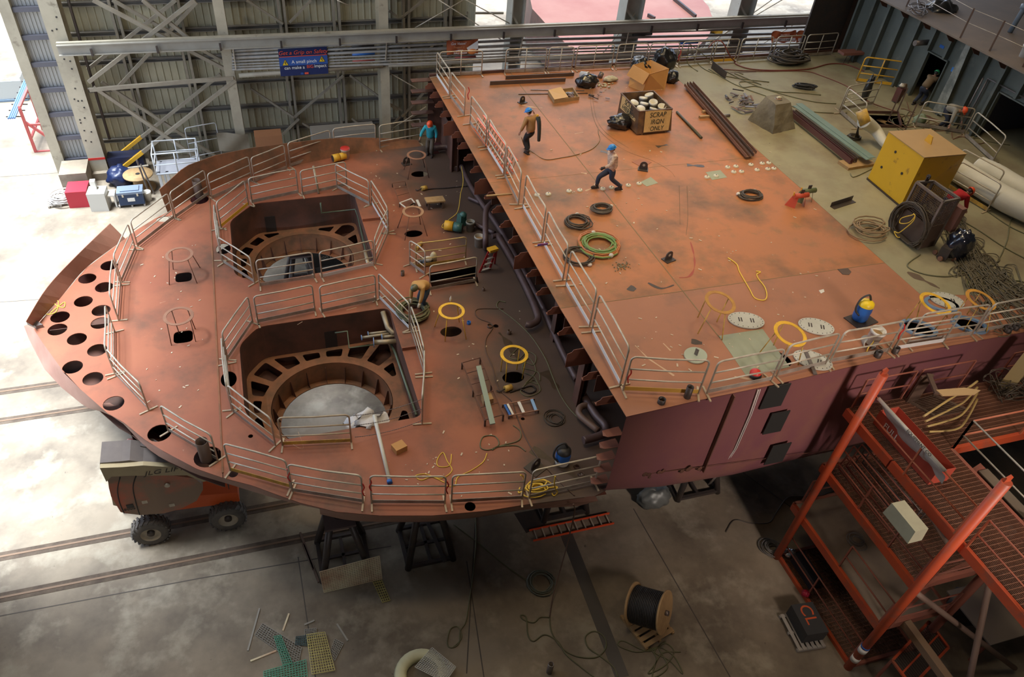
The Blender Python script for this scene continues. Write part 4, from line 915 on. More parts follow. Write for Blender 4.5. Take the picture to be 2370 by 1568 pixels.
for k, l in enumerate([[(1272, 1430), (1277, 1465), (1300, 1500), (1335, 1520), (1380, 1522), (1402, 1500), (1398, 1475), (1375, 1462), (1355, 1475), (1362, 1500), (1390, 1520), (1420, 1545), (1430, 1568)], [(1272, 1430), (1250, 1430), (1235, 1442), (1212, 1435), (1205, 1425), (1218, 1430), (1222, 1470), (1235, 1485), (1260, 1470), (1290, 1485), (1310, 1515), (1345, 1545), (1375, 1568)],
    [(1100, 1190), (1102, 1250), (1095, 1330), (1085, 1400), (1078, 1440), (1065, 1462), (1062, 1490), (1045, 1500), (1035, 1490), (1042, 1458), (1060, 1452), (1068, 1478), (1050, 1498)], [(1050, 1215), (1110, 1260), (1170, 1310), (1220, 1345)],
    [(1950, 1130), (1920, 1140), (1890, 1150), (1840, 1150), (1820, 1155), (1795, 1190), (1780, 1210), (1740, 1212), (1700, 1205), (1680, 1232)], [(1530, 1495), (1480, 1510), (1440, 1500), (1430, 1490), (1445, 1485), (1500, 1508), (1540, 1485)], [(1505, 1500), (1520, 1530), (1500, 1560), (1540, 1540), (1560, 1510), (1540, 1490), (1515, 1510), (1550, 1530), (1580, 1560), (1560, 1520), (1525, 1500), (1545, 1545), (1510, 1568), (1530, 1515), (1575, 1510)]]):
    hose(l, .022 if k < 2 else .02, OLV if k not in (4,) else CBL, ('dark hose looping across the floor toward the lower border', 'dark hose wandering left of the trench cover', 'thin hose with a ring-shaped end on the grey floor', 'straight rope leading from under the hull to the floor coil', 'black cable curving over the dark floor under the hull', 'dark hose end running left from the cable drum pallet', 'pile of hose loops in front of the cable drum')[k], z=0)
# hoses on the green deck
hl = [([(1700, 142), (1706, 150), (1740, 160), (1800, 163), (1870, 160), (1920, 148), (1960, 150), (2000, 165)], 'thick dark red hose sweeping past the black cable heap', 'red'),
      ([(1640, 110, .9), (1655, 95, 1.1), (1672, 98, 1.1), (1690, 130, .5), (1702, 143)], 'dark red hose draped over the far guardrail', 'red'),
      ([(1665, 160), (1760, 165), (1860, 165), (1900, 175), (1960, 200), (2010, 235), (2080, 260)], 'thin red hose running toward the yellow box', 'red'),
      ([(1680, 165), (1730, 190), (1800, 215), (1880, 235), (1935, 240)], 'dark cable lying straight from the steel plate to the hatch rail', 'd'),
      ([(1640, 160), (1700, 195), (1780, 225), (1860, 255), (1930, 262), (1960, 262)], 'second dark cable passing behind the concrete block', 'd'),
      ([(1700, 170), (1760, 195), (1740, 190), (1712, 190), (1720, 202), (1750, 200), (1800, 212), (1850, 215), (1900, 220)], 'dark cable with a loop right of the standing steel plate', 'd'),
      ([(1598, 102, 1.), (1610, 140, .1), (1640, 165), (1700, 180), (1780, 190)], 'cable spreading from the hose bundle on the far rail', 'd'),
      ([(1597, 102, 1.), (1620, 120, .6), (1660, 150), (1720, 172)], 'second cable spreading from the hose bundle on the far rail', 'd'),
      ([(1595, 102, 1.), (1590, 140, .2), (1600, 155), (1615, 165)], 'cable hanging almost straight from the hose bundle', 'd'),
      ([(2040, 380), (2000, 400), (1975, 410), (1968, 402)], 'black cable end beside the timber block', 'd')]
for k, (l, lab, c) in enumerate(hl): hose(l, .028 if k < 2 else .018, mat('dark_red_hose', (.18, .04, .025), .5) if c == 'red' else OLV, lab)
# massive cable tangle at right: nobody could count it
mb = MB(); rg = random.Random(77)
base = [(2165, 470), (2200, 520), (2230, 570), (2255, 610), (2290, 650), (2330, 690), (2390, 735)]
for k in range(46):
    pts = []; off = rg.uniform(-1, 1)
    for i, (x, y) in enumerate(base):
        sp = 14+12*i*.8; pts.append((x+off*sp*.9+rg.uniform(-9, 9), y-off*sp*.45+rg.uniform(-9, 9)))
        if rg.random() < .45:
            cx, cy, rad = pts[-1][0], pts[-1][1], rg.uniform(8, 24)
            a0 = rg.uniform(0, 6)
            for j in range(5): pts.append((cx+rad*math.cos(a0+j*1.25), cy+rad*.6*math.sin(a0+j*1.25)))
    s0 = rg.randint(0, 5); pts = pts[s0:]
    P = [U(x, y, .02+rg.uniform(0, .08)) for x, y in pts]; mb.tube(catmull(P, 5), .016, 5)
mb.build('cable_tangle', mat('tangle_cable', (.13, .105, .06), .6, col2=(.05, .045, .035), scale=3), label='huge tangle of thin welding cables spilling down the right side of the deck', cat='cables', kind='stuff')
for k, l in enumerate([[(2130, 590), (2100, 615), (2140, 635), (2200, 640), (2250, 625), (2300, 615), (2330, 560), (2345, 500), (2400, 470)], [(2205, 500), (2260, 530), (2320, 570), (2375, 600)], [(2210, 430), (2260, 470), (2330, 520), (2380, 545)], [(2250, 620), (2240, 660), (2280, 665), (2350, 650), (2400, 665)], [(2180, 400), (2300, 480), (2390, 530)]]):
    hose(l, .02, OLV, ('cable looping out left of the tangle toward the wrapped machine', 'taut cable crossing the green deck above the tangle', 'dark cable running below the white ducts', 'cable loop at the right border inside the tangle', 'straight dark cable under the white ducts')[k])
# ================================================================= larger things on the decks
def hgt(b, ty, z):
    p = A(b[0], b[1], z); lo, hi = 0, CZ-z-.1
    for _ in range(40):
        m_ = (lo+hi)/2; q = p+V((0, 0, m_-CZ)); y = PPY-FOC*(q.dot(CU))/(q.dot(CF))
        if y > ty: lo = m_
        else: hi = m_
    return lo
def quad(l, z):
    P = [A(x, y, z) for x, y in l]
    if len(P) == 3: P.append(P[0]+P[2]-P[1])
    return P
def hexa(B, T, mb=None):
    mb = mb or MB(); n = len(B); return mb.add(list(B)+list(T), [tuple(reversed(range(n))), tuple(range(n, 2*n))]+[(i, (i+1) % n, n+(i+1) % n, n+i) for i in range(n)], False)
def up(P, h): return [p+V((0, 0, h)) for p in P]
def cen(P): return sum(P, V((0, 0, 0)))/len(P)
def openbox(B, T, t, mb):
    """four plates round the quad B (base) -> T (top)"""
    n = 4; cb, ct = cen(B), cen(T)
    Bi = [p+(cb-p).normalized()*t*1.4 for p in B]; Ti = [p+(ct-p).normalized()*t*1.4 for p in T]
    for i in range(n):
        j = (i+1) % n; hexa([B[i], B[j], Bi[j], Bi[i]], [T[i], T[j], Ti[j], Ti[i]], mb)
    hexa(Bi, up(Bi, t), mb); return mb
# ---- scrap box and its buckets
BX = quad([(1428, 267), (1474, 311), (1553, 303)], ZU+.06); hh = hgt((1474, 311), 259, ZU); T_ = [A(1437.6, 216.4, ZU+hh), A(1479, 258.6, ZU+hh), A(1556, 252.5, ZU+hh)]; T_.append(T_[0]+T_[2]-T_[1])
sb = thing('scrap_bin', cen(BX)-V((0, 0, .06)), 'rusty brown steel bin stencilled SCRAP IRON ONLY, full of white buckets', 'bin')
SCR = mat('bin_rust', (.10, .045, .025), .6, col2=(.22, .12, .04), scale=2.5, amt=.9, dirt=(.05, .03, .02), dscale=3, damt=.8)
openbox(BX, T_, .03, MB()).build('bin_shell', SCR, sb)
mb = MB()
for i in range(4): mb.bar(T_[i], T_[(i+1) % 4], .05, .05)
mb.build('rim', SCR, sb)
mb = MB(); dl = (BX[2]-BX[1])
for f in (.15, .85): mb.bar(BX[1].lerp(BX[2], f)-V((0, 0, .03)), BX[0].lerp(BX[3], f)-V((0, 0, .03)), .1, .055)
mb.build('skid', SCR, sb)
PNT = mat('bin_cream', (.62, .42, .17), .6, col2=(.42, .25, .10), scale=5, dirt=(.12, .07, .03), dscale=4, damt=.8, lo=.6, hi=.68); STC = mat('stencil_green', (.02, .03, .02), .7)
fx = (BX[2]-BX[1]).normalized(); fz = (T_[1]-BX[1]).normalized(); fn = fx.cross(fz).normalized(); W_ = (BX[2]-BX[1]).length
o1 = BX[1]+fn*.045
mb = MB(); mb.prism([o1+fx*W_*.17+fz*.06*1, o1+fx*W_*.90+fz*.06, o1+fx*W_*.93+fz*(hh-.05), o1+fx*W_*.17+fz*(hh-.05)], .006, fn); mb.build('painted_panel', PNT, sb)
for tx, yy, s in (('SCRAP', .76, .30), ('IRON', .47, .30), ('ONLY', .19, .28)):
    text('lettering', tx, s*hh*.95, frame(BX[1]+fx*W_*.54+fz*hh*yy+fn*.060, fx, fz), STC, sb, shear=.1, sx=.95*W_/1.6)
lx = (BX[1]-BX[0]).normalized(); lz = (T_[0]-BX[0]).normalized(); ln = lx.cross(lz).normalized(); LW = (BX[1]-BX[0]).length; o1 = BX[0]+ln*.045
mb = MB(); mb.prism([o1+lx*LW*.12+lz*hh*.42, o1+lx*LW*.85+lz*hh*.42, o1+lx*LW*.88+lz*hh*.95, o1+lx*LW*.12+lz*hh*.95], .006, ln); mb.build('painted_panel', PNT, sb)
for tx, yy in (('SOLO', .80), ('HIERRO', .56)): text('lettering', tx, hh*.28, frame(BX[0]+lx*LW*.5+lz*hh*yy+ln*.060, lx, lz), STC, sb, sx=1.1)
def bucket(loc, lab, tilt=(0, 0), s=1., m_=None, lid=False, grp='white buckets in the scrap bin', fill=None):
    t = thing('bucket', loc, lab, 'bucket', grp); R = Matrix.Rotation(tilt[0], 3, 'X') @ Matrix.Rotation(tilt[1], 3, 'Y'); mm = m_ or WHT
    mb = MB(); mb.lathe(loc, [(0, .0), (.125*s, .0), (.145*s, .30*s), (.158*s, .30*s), (.158*s, .34*s), (.148*s, .36*s), (.135*s, .36*s), (.118*s, .03*s), (0, .03*s)], 18, R); mb.build('body', mm, t)
    if lid: mb = MB(); mb.lathe(loc, [(0, .375*s), (.15*s, .37*s), (.16*s, .345*s)], 18, R); mb.build('lid', lid, t)
    elif fill: mb = MB(); mb.lathe(loc, [(0, .25*s), (.13*s, .25*s)], 14, R); mb.build('content', fill, t)
    mb = MB(); mb.tube([V(loc)+R @ V((.16*s*math.cos(a), .16*s*math.sin(a)*.4-.02, .30*s-.13*s*math.sin(a))) for a in [math.pi*i/8 for i in range(9)]], .004, 5); mb.build('handle', STL, t)
    return t
CR_ = cen(BX); bz0 = ZU+.09
fl_ = bz0+(hh-.42)*.72
mb = MB(); QB = [BX[i].lerp(T_[i], (fl_-BX[i].z)/hh) for i in range(4)]; qc = cen(QB); QB = [qc+(p-qc)*.95 for p in QB]; mb.sheet([[QB[0].lerp(QB[1], i/9).lerp(QB[3].lerp(QB[2], i/9), j/9)+V((0, 0, -.05+.06*noise.noise(V((i, j, 3))))) for i in range(10)] for j in range(10)]); mb.build('scrap_fill', DST, sb)
bk = [((-.42, .30), 'white bucket in the back left corner of the bin'), ((-.12, .05), 'white upturned-looking bucket at the left side of the bin'), ((.10, .42), 'white bucket standing behind the two tallest ones'), ((.42, .42), 'white bucket with dark rags in it at the back of the bin'), ((.22, .0), 'white bucket with a blue label in the middle of the bin'), ((-.02, -.33), 'white bucket with mud on its rim at the front of the bin'), ((.50, -.12), 'white bucket lying in the right corner of the bin'), ((-.38, -.12), 'white bucket in the left corner of the bin')]
ex, ey = (BX[2]-BX[1]).normalized(), (BX[0]-BX[1]).normalized()
L1, L2 = (BX[2]-BX[1]).length, (BX[0]-BX[1]).length
for k, ((a, b), lab) in enumerate(bk):
    p = CR_+ex*a*L1*.75+ey*b*L2*.75; p.z = fl_+(.14 if k in (3, 4) else .0)
    bucket(p, lab, (rnd.uniform(-.3, .3), rnd.uniform(-.3, .3)), 1.12, lid=WHT if k in (0, 1, 2, 7) else None, fill=DST if k in (3, 5) else None)
# ---- cardboard box
CB = quad([(1454, 200), (1487, 212.5), (1539, 207)], ZU); h = hgt((1487, 212.5), 171.6, ZU); TT = [A(1465, 150, ZU+h), A(1503.5, 171.6, ZU+h), A(1548.7, 158.8, ZU+h), A(1506.5, 138.7, ZU+h)]
CRD = mat('cardboard', (.52, .27, .09), .8, col2=(.44, .22, .07), scale=1.5, amt=.6)
cb_ = thing('cardboard_box', cen(CB), 'big open cardboard box with one flap folded down, behind the scrap bin', 'box')
openbox(CB, TT, .015, MB()).build('box_body', CRD, cb_)
mb = MB(); f0, f1 = TT[0], TT[1]; d0 = (f1-f0).normalized(); nf = V((d0.y, -d0.x, 0))
mb.prism([f0, f1, f1+nf*.26-V((0, 0, .42)), f0+nf*.26-V((0, 0, .42))], .01, nf); mb.build('flap', CRD, cb_)
# ---- rubbish bags
BAG = mat('bin_liner', (.012, .012, .013), .28, spec=.8)
def bag(px, z, sx, sy, sz, lab, seed, m_=BAG, name='rubbish_bag', cat='bag', grp=None):
    c = A(px[0], px[1], z); mb = MB(); mb.ball(c+V((0, 0, sz*.75)), 1, 28, sc=(sx, sy, sz), jit=.3, seed=seed)
    mb.v = [(x, y, max(zz, z+.005)) for x, y, zz in mb.v]; return mb.build(name, m_, label=lab, cat=cat, group=grp)
bag((1357, 200), ZU, .48, .34, .30, 'black rubbish bag slumped beside the tipped white pail', 1)
bag((1432, 296), ZU, .48, .34, .32, 'black rubbish bag at the left corner of the scrap bin', 5)
bag((1478, 178), ZU, .45, .45, .5, 'black rubbish bag left behind the cardboard box', 9)
bag((1532, 165), ZU, .55, .4, .62, 'tall black rubbish bag right behind the cardboard box', 12)
bag((1552, 190), ZU, .3, .3, .3, 'small black bag at the right foot of the cardboard box', 15)
bag((2168, 50), ZU+2.75, .8, .6, .5, 'black rubbish bag on the high platform at the upper right', 21)
# spilled rubbish
rub = mat('rubbish_white', (.6, .56, .42), .7, col2=(.35, .33, .25), scale=8)
bag((1412, 188), ZU, .34, .16, .13, 'crumpled cream cloth beside the black bag', 3, rub, 'cloth', 'cloth')
bucket(U(1343, 180)+V((0, 0, .15)), 'white pail lying tipped by the rubbish bag', (1.4, .6), 1.1, grp='x'); 
S.objects['bucket.%03d' % (len([o for o in S.objects if o.name.startswith('bucket')])-1)]['group'] = 'loose pails on deck'
mb = MB(); mb.lathe(U(1388, 180), [(0, 0), (.11, 0), (.11, .24), (.1, .24), (.1, .02), (0, .02)], 14, Matrix.Rotation(.3, 3, 'Y')); mb.build('tin_can', STL, label='small grey can between the black bag and the cream cloth', cat='can')
mb = MB(); rg = random.Random(8)
for i in range(26): p = U(1380+rg.gauss(12, 14), 198+rg.gauss(0, 6)); mb.ball(p+V((0, 0, .03)), rg.uniform(.02, .06), 6, sc=(1.5, 1, .6), jit=.5, seed=i)
mb.build('litter', rub, label='scattered pale litter in front of the cream cloth', cat='litter', kind='stuff')
bag((1347, 157), ZU, .1, .06, .06, 'small blue crumpled rag near the far guardrail', 2, BLUE, 'rag', 'rag')
# far flat bars, rods, pallet with scrap
def bar2(a, b, w, h, m_, lab, z=ZU, name='steel_bar', cat='steel bar', lift=0, grp=None, shape='bar'):
    p, q = A(a[0], a[1], z)+V((0, 0, h/2+lift)), A(b[0], b[1], z)+V((0, 0, h/2+lift)); mb = MB()
    if shape == 'bar': mb.bar(p, q, w, h)
    elif shape == 'ch': mb.sect(p, q, [(-w/2, -h/2), (w/2, -h/2), (w/2, h/2), (w/2-.012, h/2), (w/2-.012, -h/2+.012), (-w/2+.012, -h/2+.012), (-w/2+.012, h/2), (-w/2, h/2)])
    elif shape == 'an': mb.sect(p, q, [(-w/2, -h/2), (w/2, -h/2), (w/2, -h/2+.015), (-w/2+.015, -h/2+.015), (-w/2+.015, h/2), (-w/2, h/2)])
    elif shape == 'tube': mb.tube([p, q], w/2, 10)
    return mb.build(name, m_, label=lab, cat=cat, group=grp)
DBR = mat('dark_brown_bar', (.085, .05, .035), .6, col2=(.13, .08, .05), scale=2)
bar2((1170, 184), (1328, 176), .04, .16, DBR, 'long dark flat bar lying farther back near the far rail')
bar2((1134, 197), (1308, 189), .05, .17, DBR, 'long dark flat bar in front of its twin, with a pale repair')
bar2((1200, 219), (1360, 217), .03, .03, DST, 'long thin dark rod under the wooden scrap tray'); bar2((1228, 209), (1352, 211), .03, .03, STL, 'thin grey rod behind the wooden scrap tray')
q = quad([(1268, 218), (1282, 240), (1340, 232)], ZU); t = thing('wooden_tray', cen(q), 'wooden tray with a yellow sheet and steel offcuts', 'tray'); openbox(q, up(q, .16), .03, MB()).build('tray_body', WOOD, t)
mb = MB(); mb.prism([q[0].lerp(q[3], 0)+V((0, 0, .17)), q[1]+V((0, 0, .17)), q[1].lerp(q[2], .55)+V((0, 0, .2)), q[0].lerp(q[3], .5)+V((0, 0, .24))], .01); mb.build('cover_sheet', mat('ochre_sheet', (.55, .30, .06), .6), t)
def scrap(px, z, n, sx, sy, sz, lab, seed, grp, lmin=.15, lmax=.5):
    rg = random.Random(seed); kinds = ('short rusty bar', 'bent grey strip', 'dark pipe offcut', 'brown plate offcut')
    for i in range(n):
        x, y = px[0]+rg.gauss(0, sx), px[1]+rg.gauss(0, sy); c = A(x, y, z); rel = max(0, 1-abs(x-px[0])/(sx*2.2)); zz = z+.03+rel*sz*rg.random()
        a = rg.uniform(0, 3.14); l = rg.uniform(lmin, lmax); d = V((math.cos(a), math.sin(a), rg.uniform(-.1, .12))).normalized()*l/2; p = V((c.x, c.y, zz+.04)); mb = MB(); k = rg.randint(0, 3)
        if k == 2: mb.tube([p-d, p+d], rg.uniform(.02, .045), 8)
        else: mb.bar(p-d, p+d, rg.uniform(.03, .12), .02)
        mb.build('steel_offcut', (RSTD, STL, DST, DBR)[k], label=lab, cat='steel offcut', group=grp)
scrap((1320, 222), ZU+.03, 9, 7, 4, .03, 'steel offcut heaped in the wooden tray', 3, 'offcuts in the wooden tray', .1, .35)
scrap((1718, 240), ZU, 34, 17, 12, .12, 'piece of scrap steel in the dark heap left of the concrete block', 4, 'scrap steel heap')
scrap((1385, 228), ZU, 5, 10, 5, .1, 'small offcut left of the scrap bin rim', 6, 'offcuts left of the scrap bin', .08, .3)
# pad eyes
def padeye(px, z, lab, a=.4, s=1., plate=(.34, .22)):
    c = A(px[0], px[1], z); R = rzm(a); t = thing('pad_eye', c, lab, 'pad eye', 'lifting pad eyes on the decks'); mb = MB(); mb.box(c+V((0, 0, .015)), (plate[0]*s, plate[1]*s*1.2, .03), R); mb.build('base_plate', DST, t)
    mb = MB(); pr = [(-.14, 0), (.14, 0), (.14, .08)]+[(.13*math.cos(th), .13+.13*math.sin(th)) for th in [math.pi*i/10 for i in range(11)]]+[(-.14, .08)]
    P = [c+R @ V((x*s, 0, .03+y*s)) for x, y in pr]; mb.prism(P, .03, R @ V((0, 1, 0))); mb.build('eye_plate', DST, t)
    mb = MB(); mb.cyl(c+R @ V((0, -.006, .03+.14*s)), c+R @ V((0, .036, .03+.14*s)), .045*s, n=12); mb.build('eye_hole', mat('eye_light', (.35, .3, .24), .5), t)
padeye((1209, 238), ZU, 'dark lifting eye left of the wooden tray'); padeye((1547, 602), ZU, 'dark lifting eye alone in the middle of the orange deck', .3, 1.1); padeye((1488, 393), ZU, 'lifting eye lying on its plate right of the walking man', -.5, 1.1); padeye((941, 380), ZL, 'dark lifting eye on the fore deck left of the dark ring stand', .2, 1.2); padeye((1240, 1084), ZL, 'lifting eye near the blue wet vacuum on the near fore deck', .5, 1.3, (.4, .3)); padeye((1992, 742), ZU, 'big dark lifting lug under the blue and yellow vacuum', .2, 1.6, (.5, .3))
mb = MB(); mb.prism([U(*p) for p in ((1462, 375), (1482, 368), (1508, 376), (1488, 389))], .012); mb.build('steel_plate', mat('loose_plate', (.33, .12, .06), .6), label='loose primed plate lying behind the fallen lifting eye', cat='plate')
mb = MB(); mb.prism([U(*p) for p in ((1938, 624), (1962, 622), (1970, 630), (1965, 637), (1950, 636))], .015); mb.build('steel_plate', DBR, label='small notched brown plate on the salmon deck', cat='plate')
mb = MB(); mb.prism([U(*p) for p in ((1895, 673), (1906, 670), (1908, 676), (1900, 680))], .01); mb.build('paper_scrap', WHT, label='white scrap of paper on the salmon deck', cat='paper')
# long steel
bar2((1566, 262), (1623, 322), .10, .10, mat('olive_post', (.07, .065, .035), .6), 'dark green post lying right of the scrap bin, end plate forward', shape='tube', name='steel_post')
BRS = mat('brown_section', (.20, .10, .06), .55, col2=(.13, .06, .04), scale=1.5)
for k, (a, b) in enumerate((((1586, 204), (1728, 370)), ((1592, 200), (1737, 368)), ((1598, 199), (1744, 362)))):
    bar2(a, b, .16, .12, BRS if k != 1 else DBR, ('left beam of the three long sections along the green plating edge', 'middle beam of the three long sections along the green plating edge', 'right beam of the three long sections along the green plating edge')[k], lift=.1, shape='ch', name='steel_beam', cat='beam', grp='long steel sections along the green edge')
bar2((1690, 300), (1744, 357), .06, .04, BRS, 'thin strip beside the long sections near the studs', name='steel_strip'); bar2((1625, 225), (1648, 240), .02, .02, RSTD, 'short bent rod on the green plating edge')
for a, b, lab in (((1618, 274), (1645, 272), 'front timber block under the long steel sections'), ((1625, 262), (1640, 260), 'rear timber block under the long steel sections'), ((1668, 271), (1688, 270), 'grey pipe offcut right of the long steel sections')): bar2(a, b, .12, .10, WOOD if 'timber' in lab else STL, lab, name='timber_block' if 'timber' in lab else 'pipe_offcut', cat='block' if 'timber' in lab else 'pipe', shape='bar' if 'timber' in lab else 'tube')
p = U(1646, 158); q = U(1678, 184); mb = MB(); mb.bar(p+V((0, 0, .17)), q+V((0, 0, .17)), .02, .34); mb.build('steel_plate', DST, label='dark plate standing on edge near the far rail', cat='plate')
p, q = U(1926, 482), U(1976, 466); bar2((1926, 482), (1976, 466), .2, .18, DST, 'dark angle offcut on the green deck near the yellow box', shape='an')
# concrete block
B4 = quad([(1729.6, 277), (1789, 311), (1840, 298)], ZU); h = hgt((1789, 311), 243, ZU)*1.0; hb = 1.05
T4 = [A(1772, 222, ZU+hb), A(1796, 243.5, ZU+hb), A(1831, 237, ZU+hb), A(1806, 219, ZU+hb)]
CNB = mat('old_concrete', (.17, .14, .09), .9, col2=(.10, .08, .05), scale=2.5, amt=.9, dirt=(.26, .23, .17), dscale=1.2, damt=.7, bump=.5, bscale=14)
t = thing('concrete_block', cen(B4), 'grey truncated-pyramid concrete anchor block on the green deck', 'concrete block')
def sub4(B, T, k, j_):
    rows = []; rg = random.Random(4)
    for i in range(k+1):
        f = i/k; ring = []
        for a in range(4):
            for b in range(k):
                p = B[a].lerp(B[(a+1) % 4], b/k).lerp(T[a].lerp(T[(a+1) % 4], b/k), f); ring.append(p+noise.noise_vector(p*3)*j_)
        ring.append(ring[0]); rows.append(ring)
    return rows
mb = MB(); rows = sub4(B4, T4, 7, .035); mb.sheet(rows); mb.add(rows[-1][:-1], [tuple(range(28))]); mb.build('block', CNB, t)
c = cen(T4); mb = MB(); mb.lathe(c+V((0, 0, .01)), [(.11, .01), (.13, .03), (.15, .01)], 16); mb.build('lifting_ring', STL, t)
mb = MB(); mb.lathe(c+V((0, 0, .012)), [(0, .01), (.11, .01)], 14); mb.build('recess', mat('rust_recess', (.25, .11, .06), .8), t)
bag((1803, 228), ZU+hb+.01, .13, .07, .05, 'bunch of white plugs on top of the concrete block', 8, rub, 'plug_bunch', 'plugs')
# teal plates on brown sections + timber
TEAL = mat('teal_plate', (.17, .24, .20), .55, col2=(.13, .19, .16), scale=1.5)
for k, (a, b, dz) in enumerate((((1836, 262), (2004, 388), .0), ((1842, 258), (2010, 385), .035))): bar2(a, b, .30, .02, TEAL, ('lower teal primed plate under its twin beside the concrete block', 'upper teal primed plate beside the concrete block')[k], lift=.325+dz*.6, name='steel_plate', cat='plate')
for k, (a, b) in enumerate((((1826, 272), (1966, 386)), ((1833, 270), (1976, 383)))): bar2(a, b, .13, .2, MATS['dark_brown_bar'] if k else mat('maroon_section', (.11, .04, .035), .5), ('front maroon section running out from behind the concrete block', 'rear maroon section running out from behind the concrete block')[k], lift=.12, shape='ch', name='steel_beam', cat='beam')
q = quad([(1938, 378), (1962, 395), (2024, 385)], ZU); hexa(q, up(q, .11)).build('timber_block', WOOD, label='wide timber block under the ends of the teal plates', cat='block')
# yellow box
YB = quad([(2010, 411), (2086, 478), (2194, 438)], ZU+.05); h = hgt((2086, 478), 366, ZU)
YT4 = [A(2057, 306, ZU+h), A(2139, 366, ZU+h), A(2236, 358, ZU+h), A(2153, 300, ZU+h)]
YB = [V((a.x*.75+b.x*.25, a.y*.75+b.y*.25, b.z)) for a, b in zip(YT4, YB)]
yb_ = thing('yellow_steel_box', cen(YB), 'huge yellow steel box with a tan lid on the green deck', 'box')
YBM = mat('box_yellow', (.72, .42, .02), .4, col2=(.62, .36, .02), scale=.8, amt=.6, dirt=(.28, .14, .03), dscale=2.2, damt=.8, lo=.62, hi=.7)
hexa(YB, YT4).build('box_body', YBM, yb_)
c = cen(YT4); mb = MB(); TL = [c+(p-c)*1.015+V((0, 0, .0)) for p in YT4]; hexa(TL, up(TL, .03), mb); mb.build('lid', mat('box_lid_tan', (.42, .26, .10), .6, col2=(.36, .22, .08), scale=1.5), yb_)
d = (YT4[1]-YT4[0]).normalized(); mb = MB(); e0 = c+V((0, 0, .03)); mb.prism([e0-d*.17, e0+d*.17, e0+d*.1+V((0, 0, .26)), e0-d*.1+V((0, 0, .26))], .03, V((-d.y, d.x, 0))); mb.build('lifting_lug', YEL, yb_)
mb = MB()
for f, g in ((.2, .35), (.35, .75), (.7, .5)): p = YB[0].lerp(YB[1], f)+V((0, 0, h*g)); n_ = V((d.y, -d.x, 0)); mb.cyl(p, p+n_*.02, .05, n=8)
mb.build('plug', BLK, yb_)
mb = MB()
for i in range(4): mb.bar(YB[i]-V((0, 0, .03)), YB[(i+1) % 4]-V((0, 0, .03)), .1, .05)
mb.build('base_frame', DST, yb_)
# hole cut behind the box
# lifting basket
KB = quad([(2071, 525), (2124, 579), (2166, 562)], ZU); h = hgt((2124, 579), 468, ZU); KT = [A(2122.5, 422, ZU+h), A(2183.7, 468, ZU+h), A(2220, 460, ZU+h), A(2160.7, 420, ZU+h)]
KB = [V((p.x, p.y, ZU+.03)) for p in KT]
kb = thing('lifting_basket', cen(KB), 'brown mesh-sided lifting basket in front of the yellow box, hung with hose', 'basket')
BSK = mat('basket_brown', (.075, .045, .03), .6, col2=(.12, .08, .05), scale=3)
KM = [a.lerp(b, .48) for a, b in zip(KB, KT)]; openbox(KB, KM, .02, MB()).build('lower_shell', BSK, kb)
mb = MB()
for i in range(4): mb.bar(KT[i], KT[(i+1) % 4], .07, .07); mb.bar(KB[i], KT[i], .07, .07)
mb.build('frame', mat('frame_grey', (.20, .17, .14), .5, .3, col2=(.12, .08, .06), scale=4), kb)
mb = MB()
for i in range(4):
    a0, a1, b0, b1 = KM[i], KM[(i+1) % 4], KT[i], KT[(i+1) % 4]; n = int((a1-a0).length/.06)
    for j in range(1, n): mb.bar(a0.lerp(a1, j/n), b0.lerp(b1, j/n), .012, .012)
    for j in range(1, int(h*.52/.06)): f = j/int(h*.52/.06); mb.bar(a0.lerp(b0, f), a1.lerp(b1, f), .012, .012)
mb.build('mesh_panel', BSK, kb)
p = KT[3].lerp(KT[0], .45); mb = MB(); mb.bar(p-V((0, 0, 1.0)), p+V((0, 0, .18)), .03, .14); mb.cyl(p+V((-.02, 0, .18)), p+V((.02, 0, .18)), .08, n=12); mb.build('lifting_lug', DST, kb)
# box on the basket's right flank
f0 = KB[1].lerp(KB[2], .5); fn2 = (KB[2]-KB[1]).normalized(); fo = V((fn2.y, -fn2.x, 0))
c = KB[2].lerp(KT[2], .62)+fo*.0+fn2*.13; mb = MB(); mb.box(c, (.55, .22, .85), rzm(math.atan2(-fo.y, -fo.x))); mb.build('electric_box', mat('dusty_red', (.22, .10, .075), .6, col2=(.15, .08, .05), scale=3), kb)
# hose and yellow cord hanging on the front face
fc = (KB[0]+KB[1])/2+V((0, 0, h*.30)); fx = (KB[1]-KB[0]).normalized(); fn = V((fx.y, -fx.x, 0)); mb = MB(); rg = random.Random(2); pts = []
for i in range(12*18):
    th = 2*math.pi*i/18
    if i % 18 == 0: ra, rb_, ox, oz = rg.uniform(.62, .78), rg.uniform(.62, .74), rg.uniform(-.05, .05), rg.uniform(-.06, .06); dn = rg.uniform(.06, .22)
    pts.append(fc+fx*(ox+ra*math.cos(th))+V((0, 0, max(oz+rb_*math.sin(th), -h*.27)))+fn*dn)
mb.tube(pts, .024, 6); mb.build('hose_bundle', CBL, label='thick bundle of black hose hung on the brown basket', cat='hose')
mb = MB(); P = [fc+fx*x+fn*.28+V((0, 0, z_)) for x, z_ in ((.05, .5), (.15, .45), (.05, .15), (-.25, -.05), (-.28, .12), (0, .4), (.12, .5), (.18, .3), (.02, -.1), (-.12, -.35), (-.3, -.42), (-.1, -.5), (0, -.45))]; mb.tube(catmull(P, 6), .016, 6); mb.build('cord', YR, label='yellow cord draped over the black hose on the basket', cat='rope')
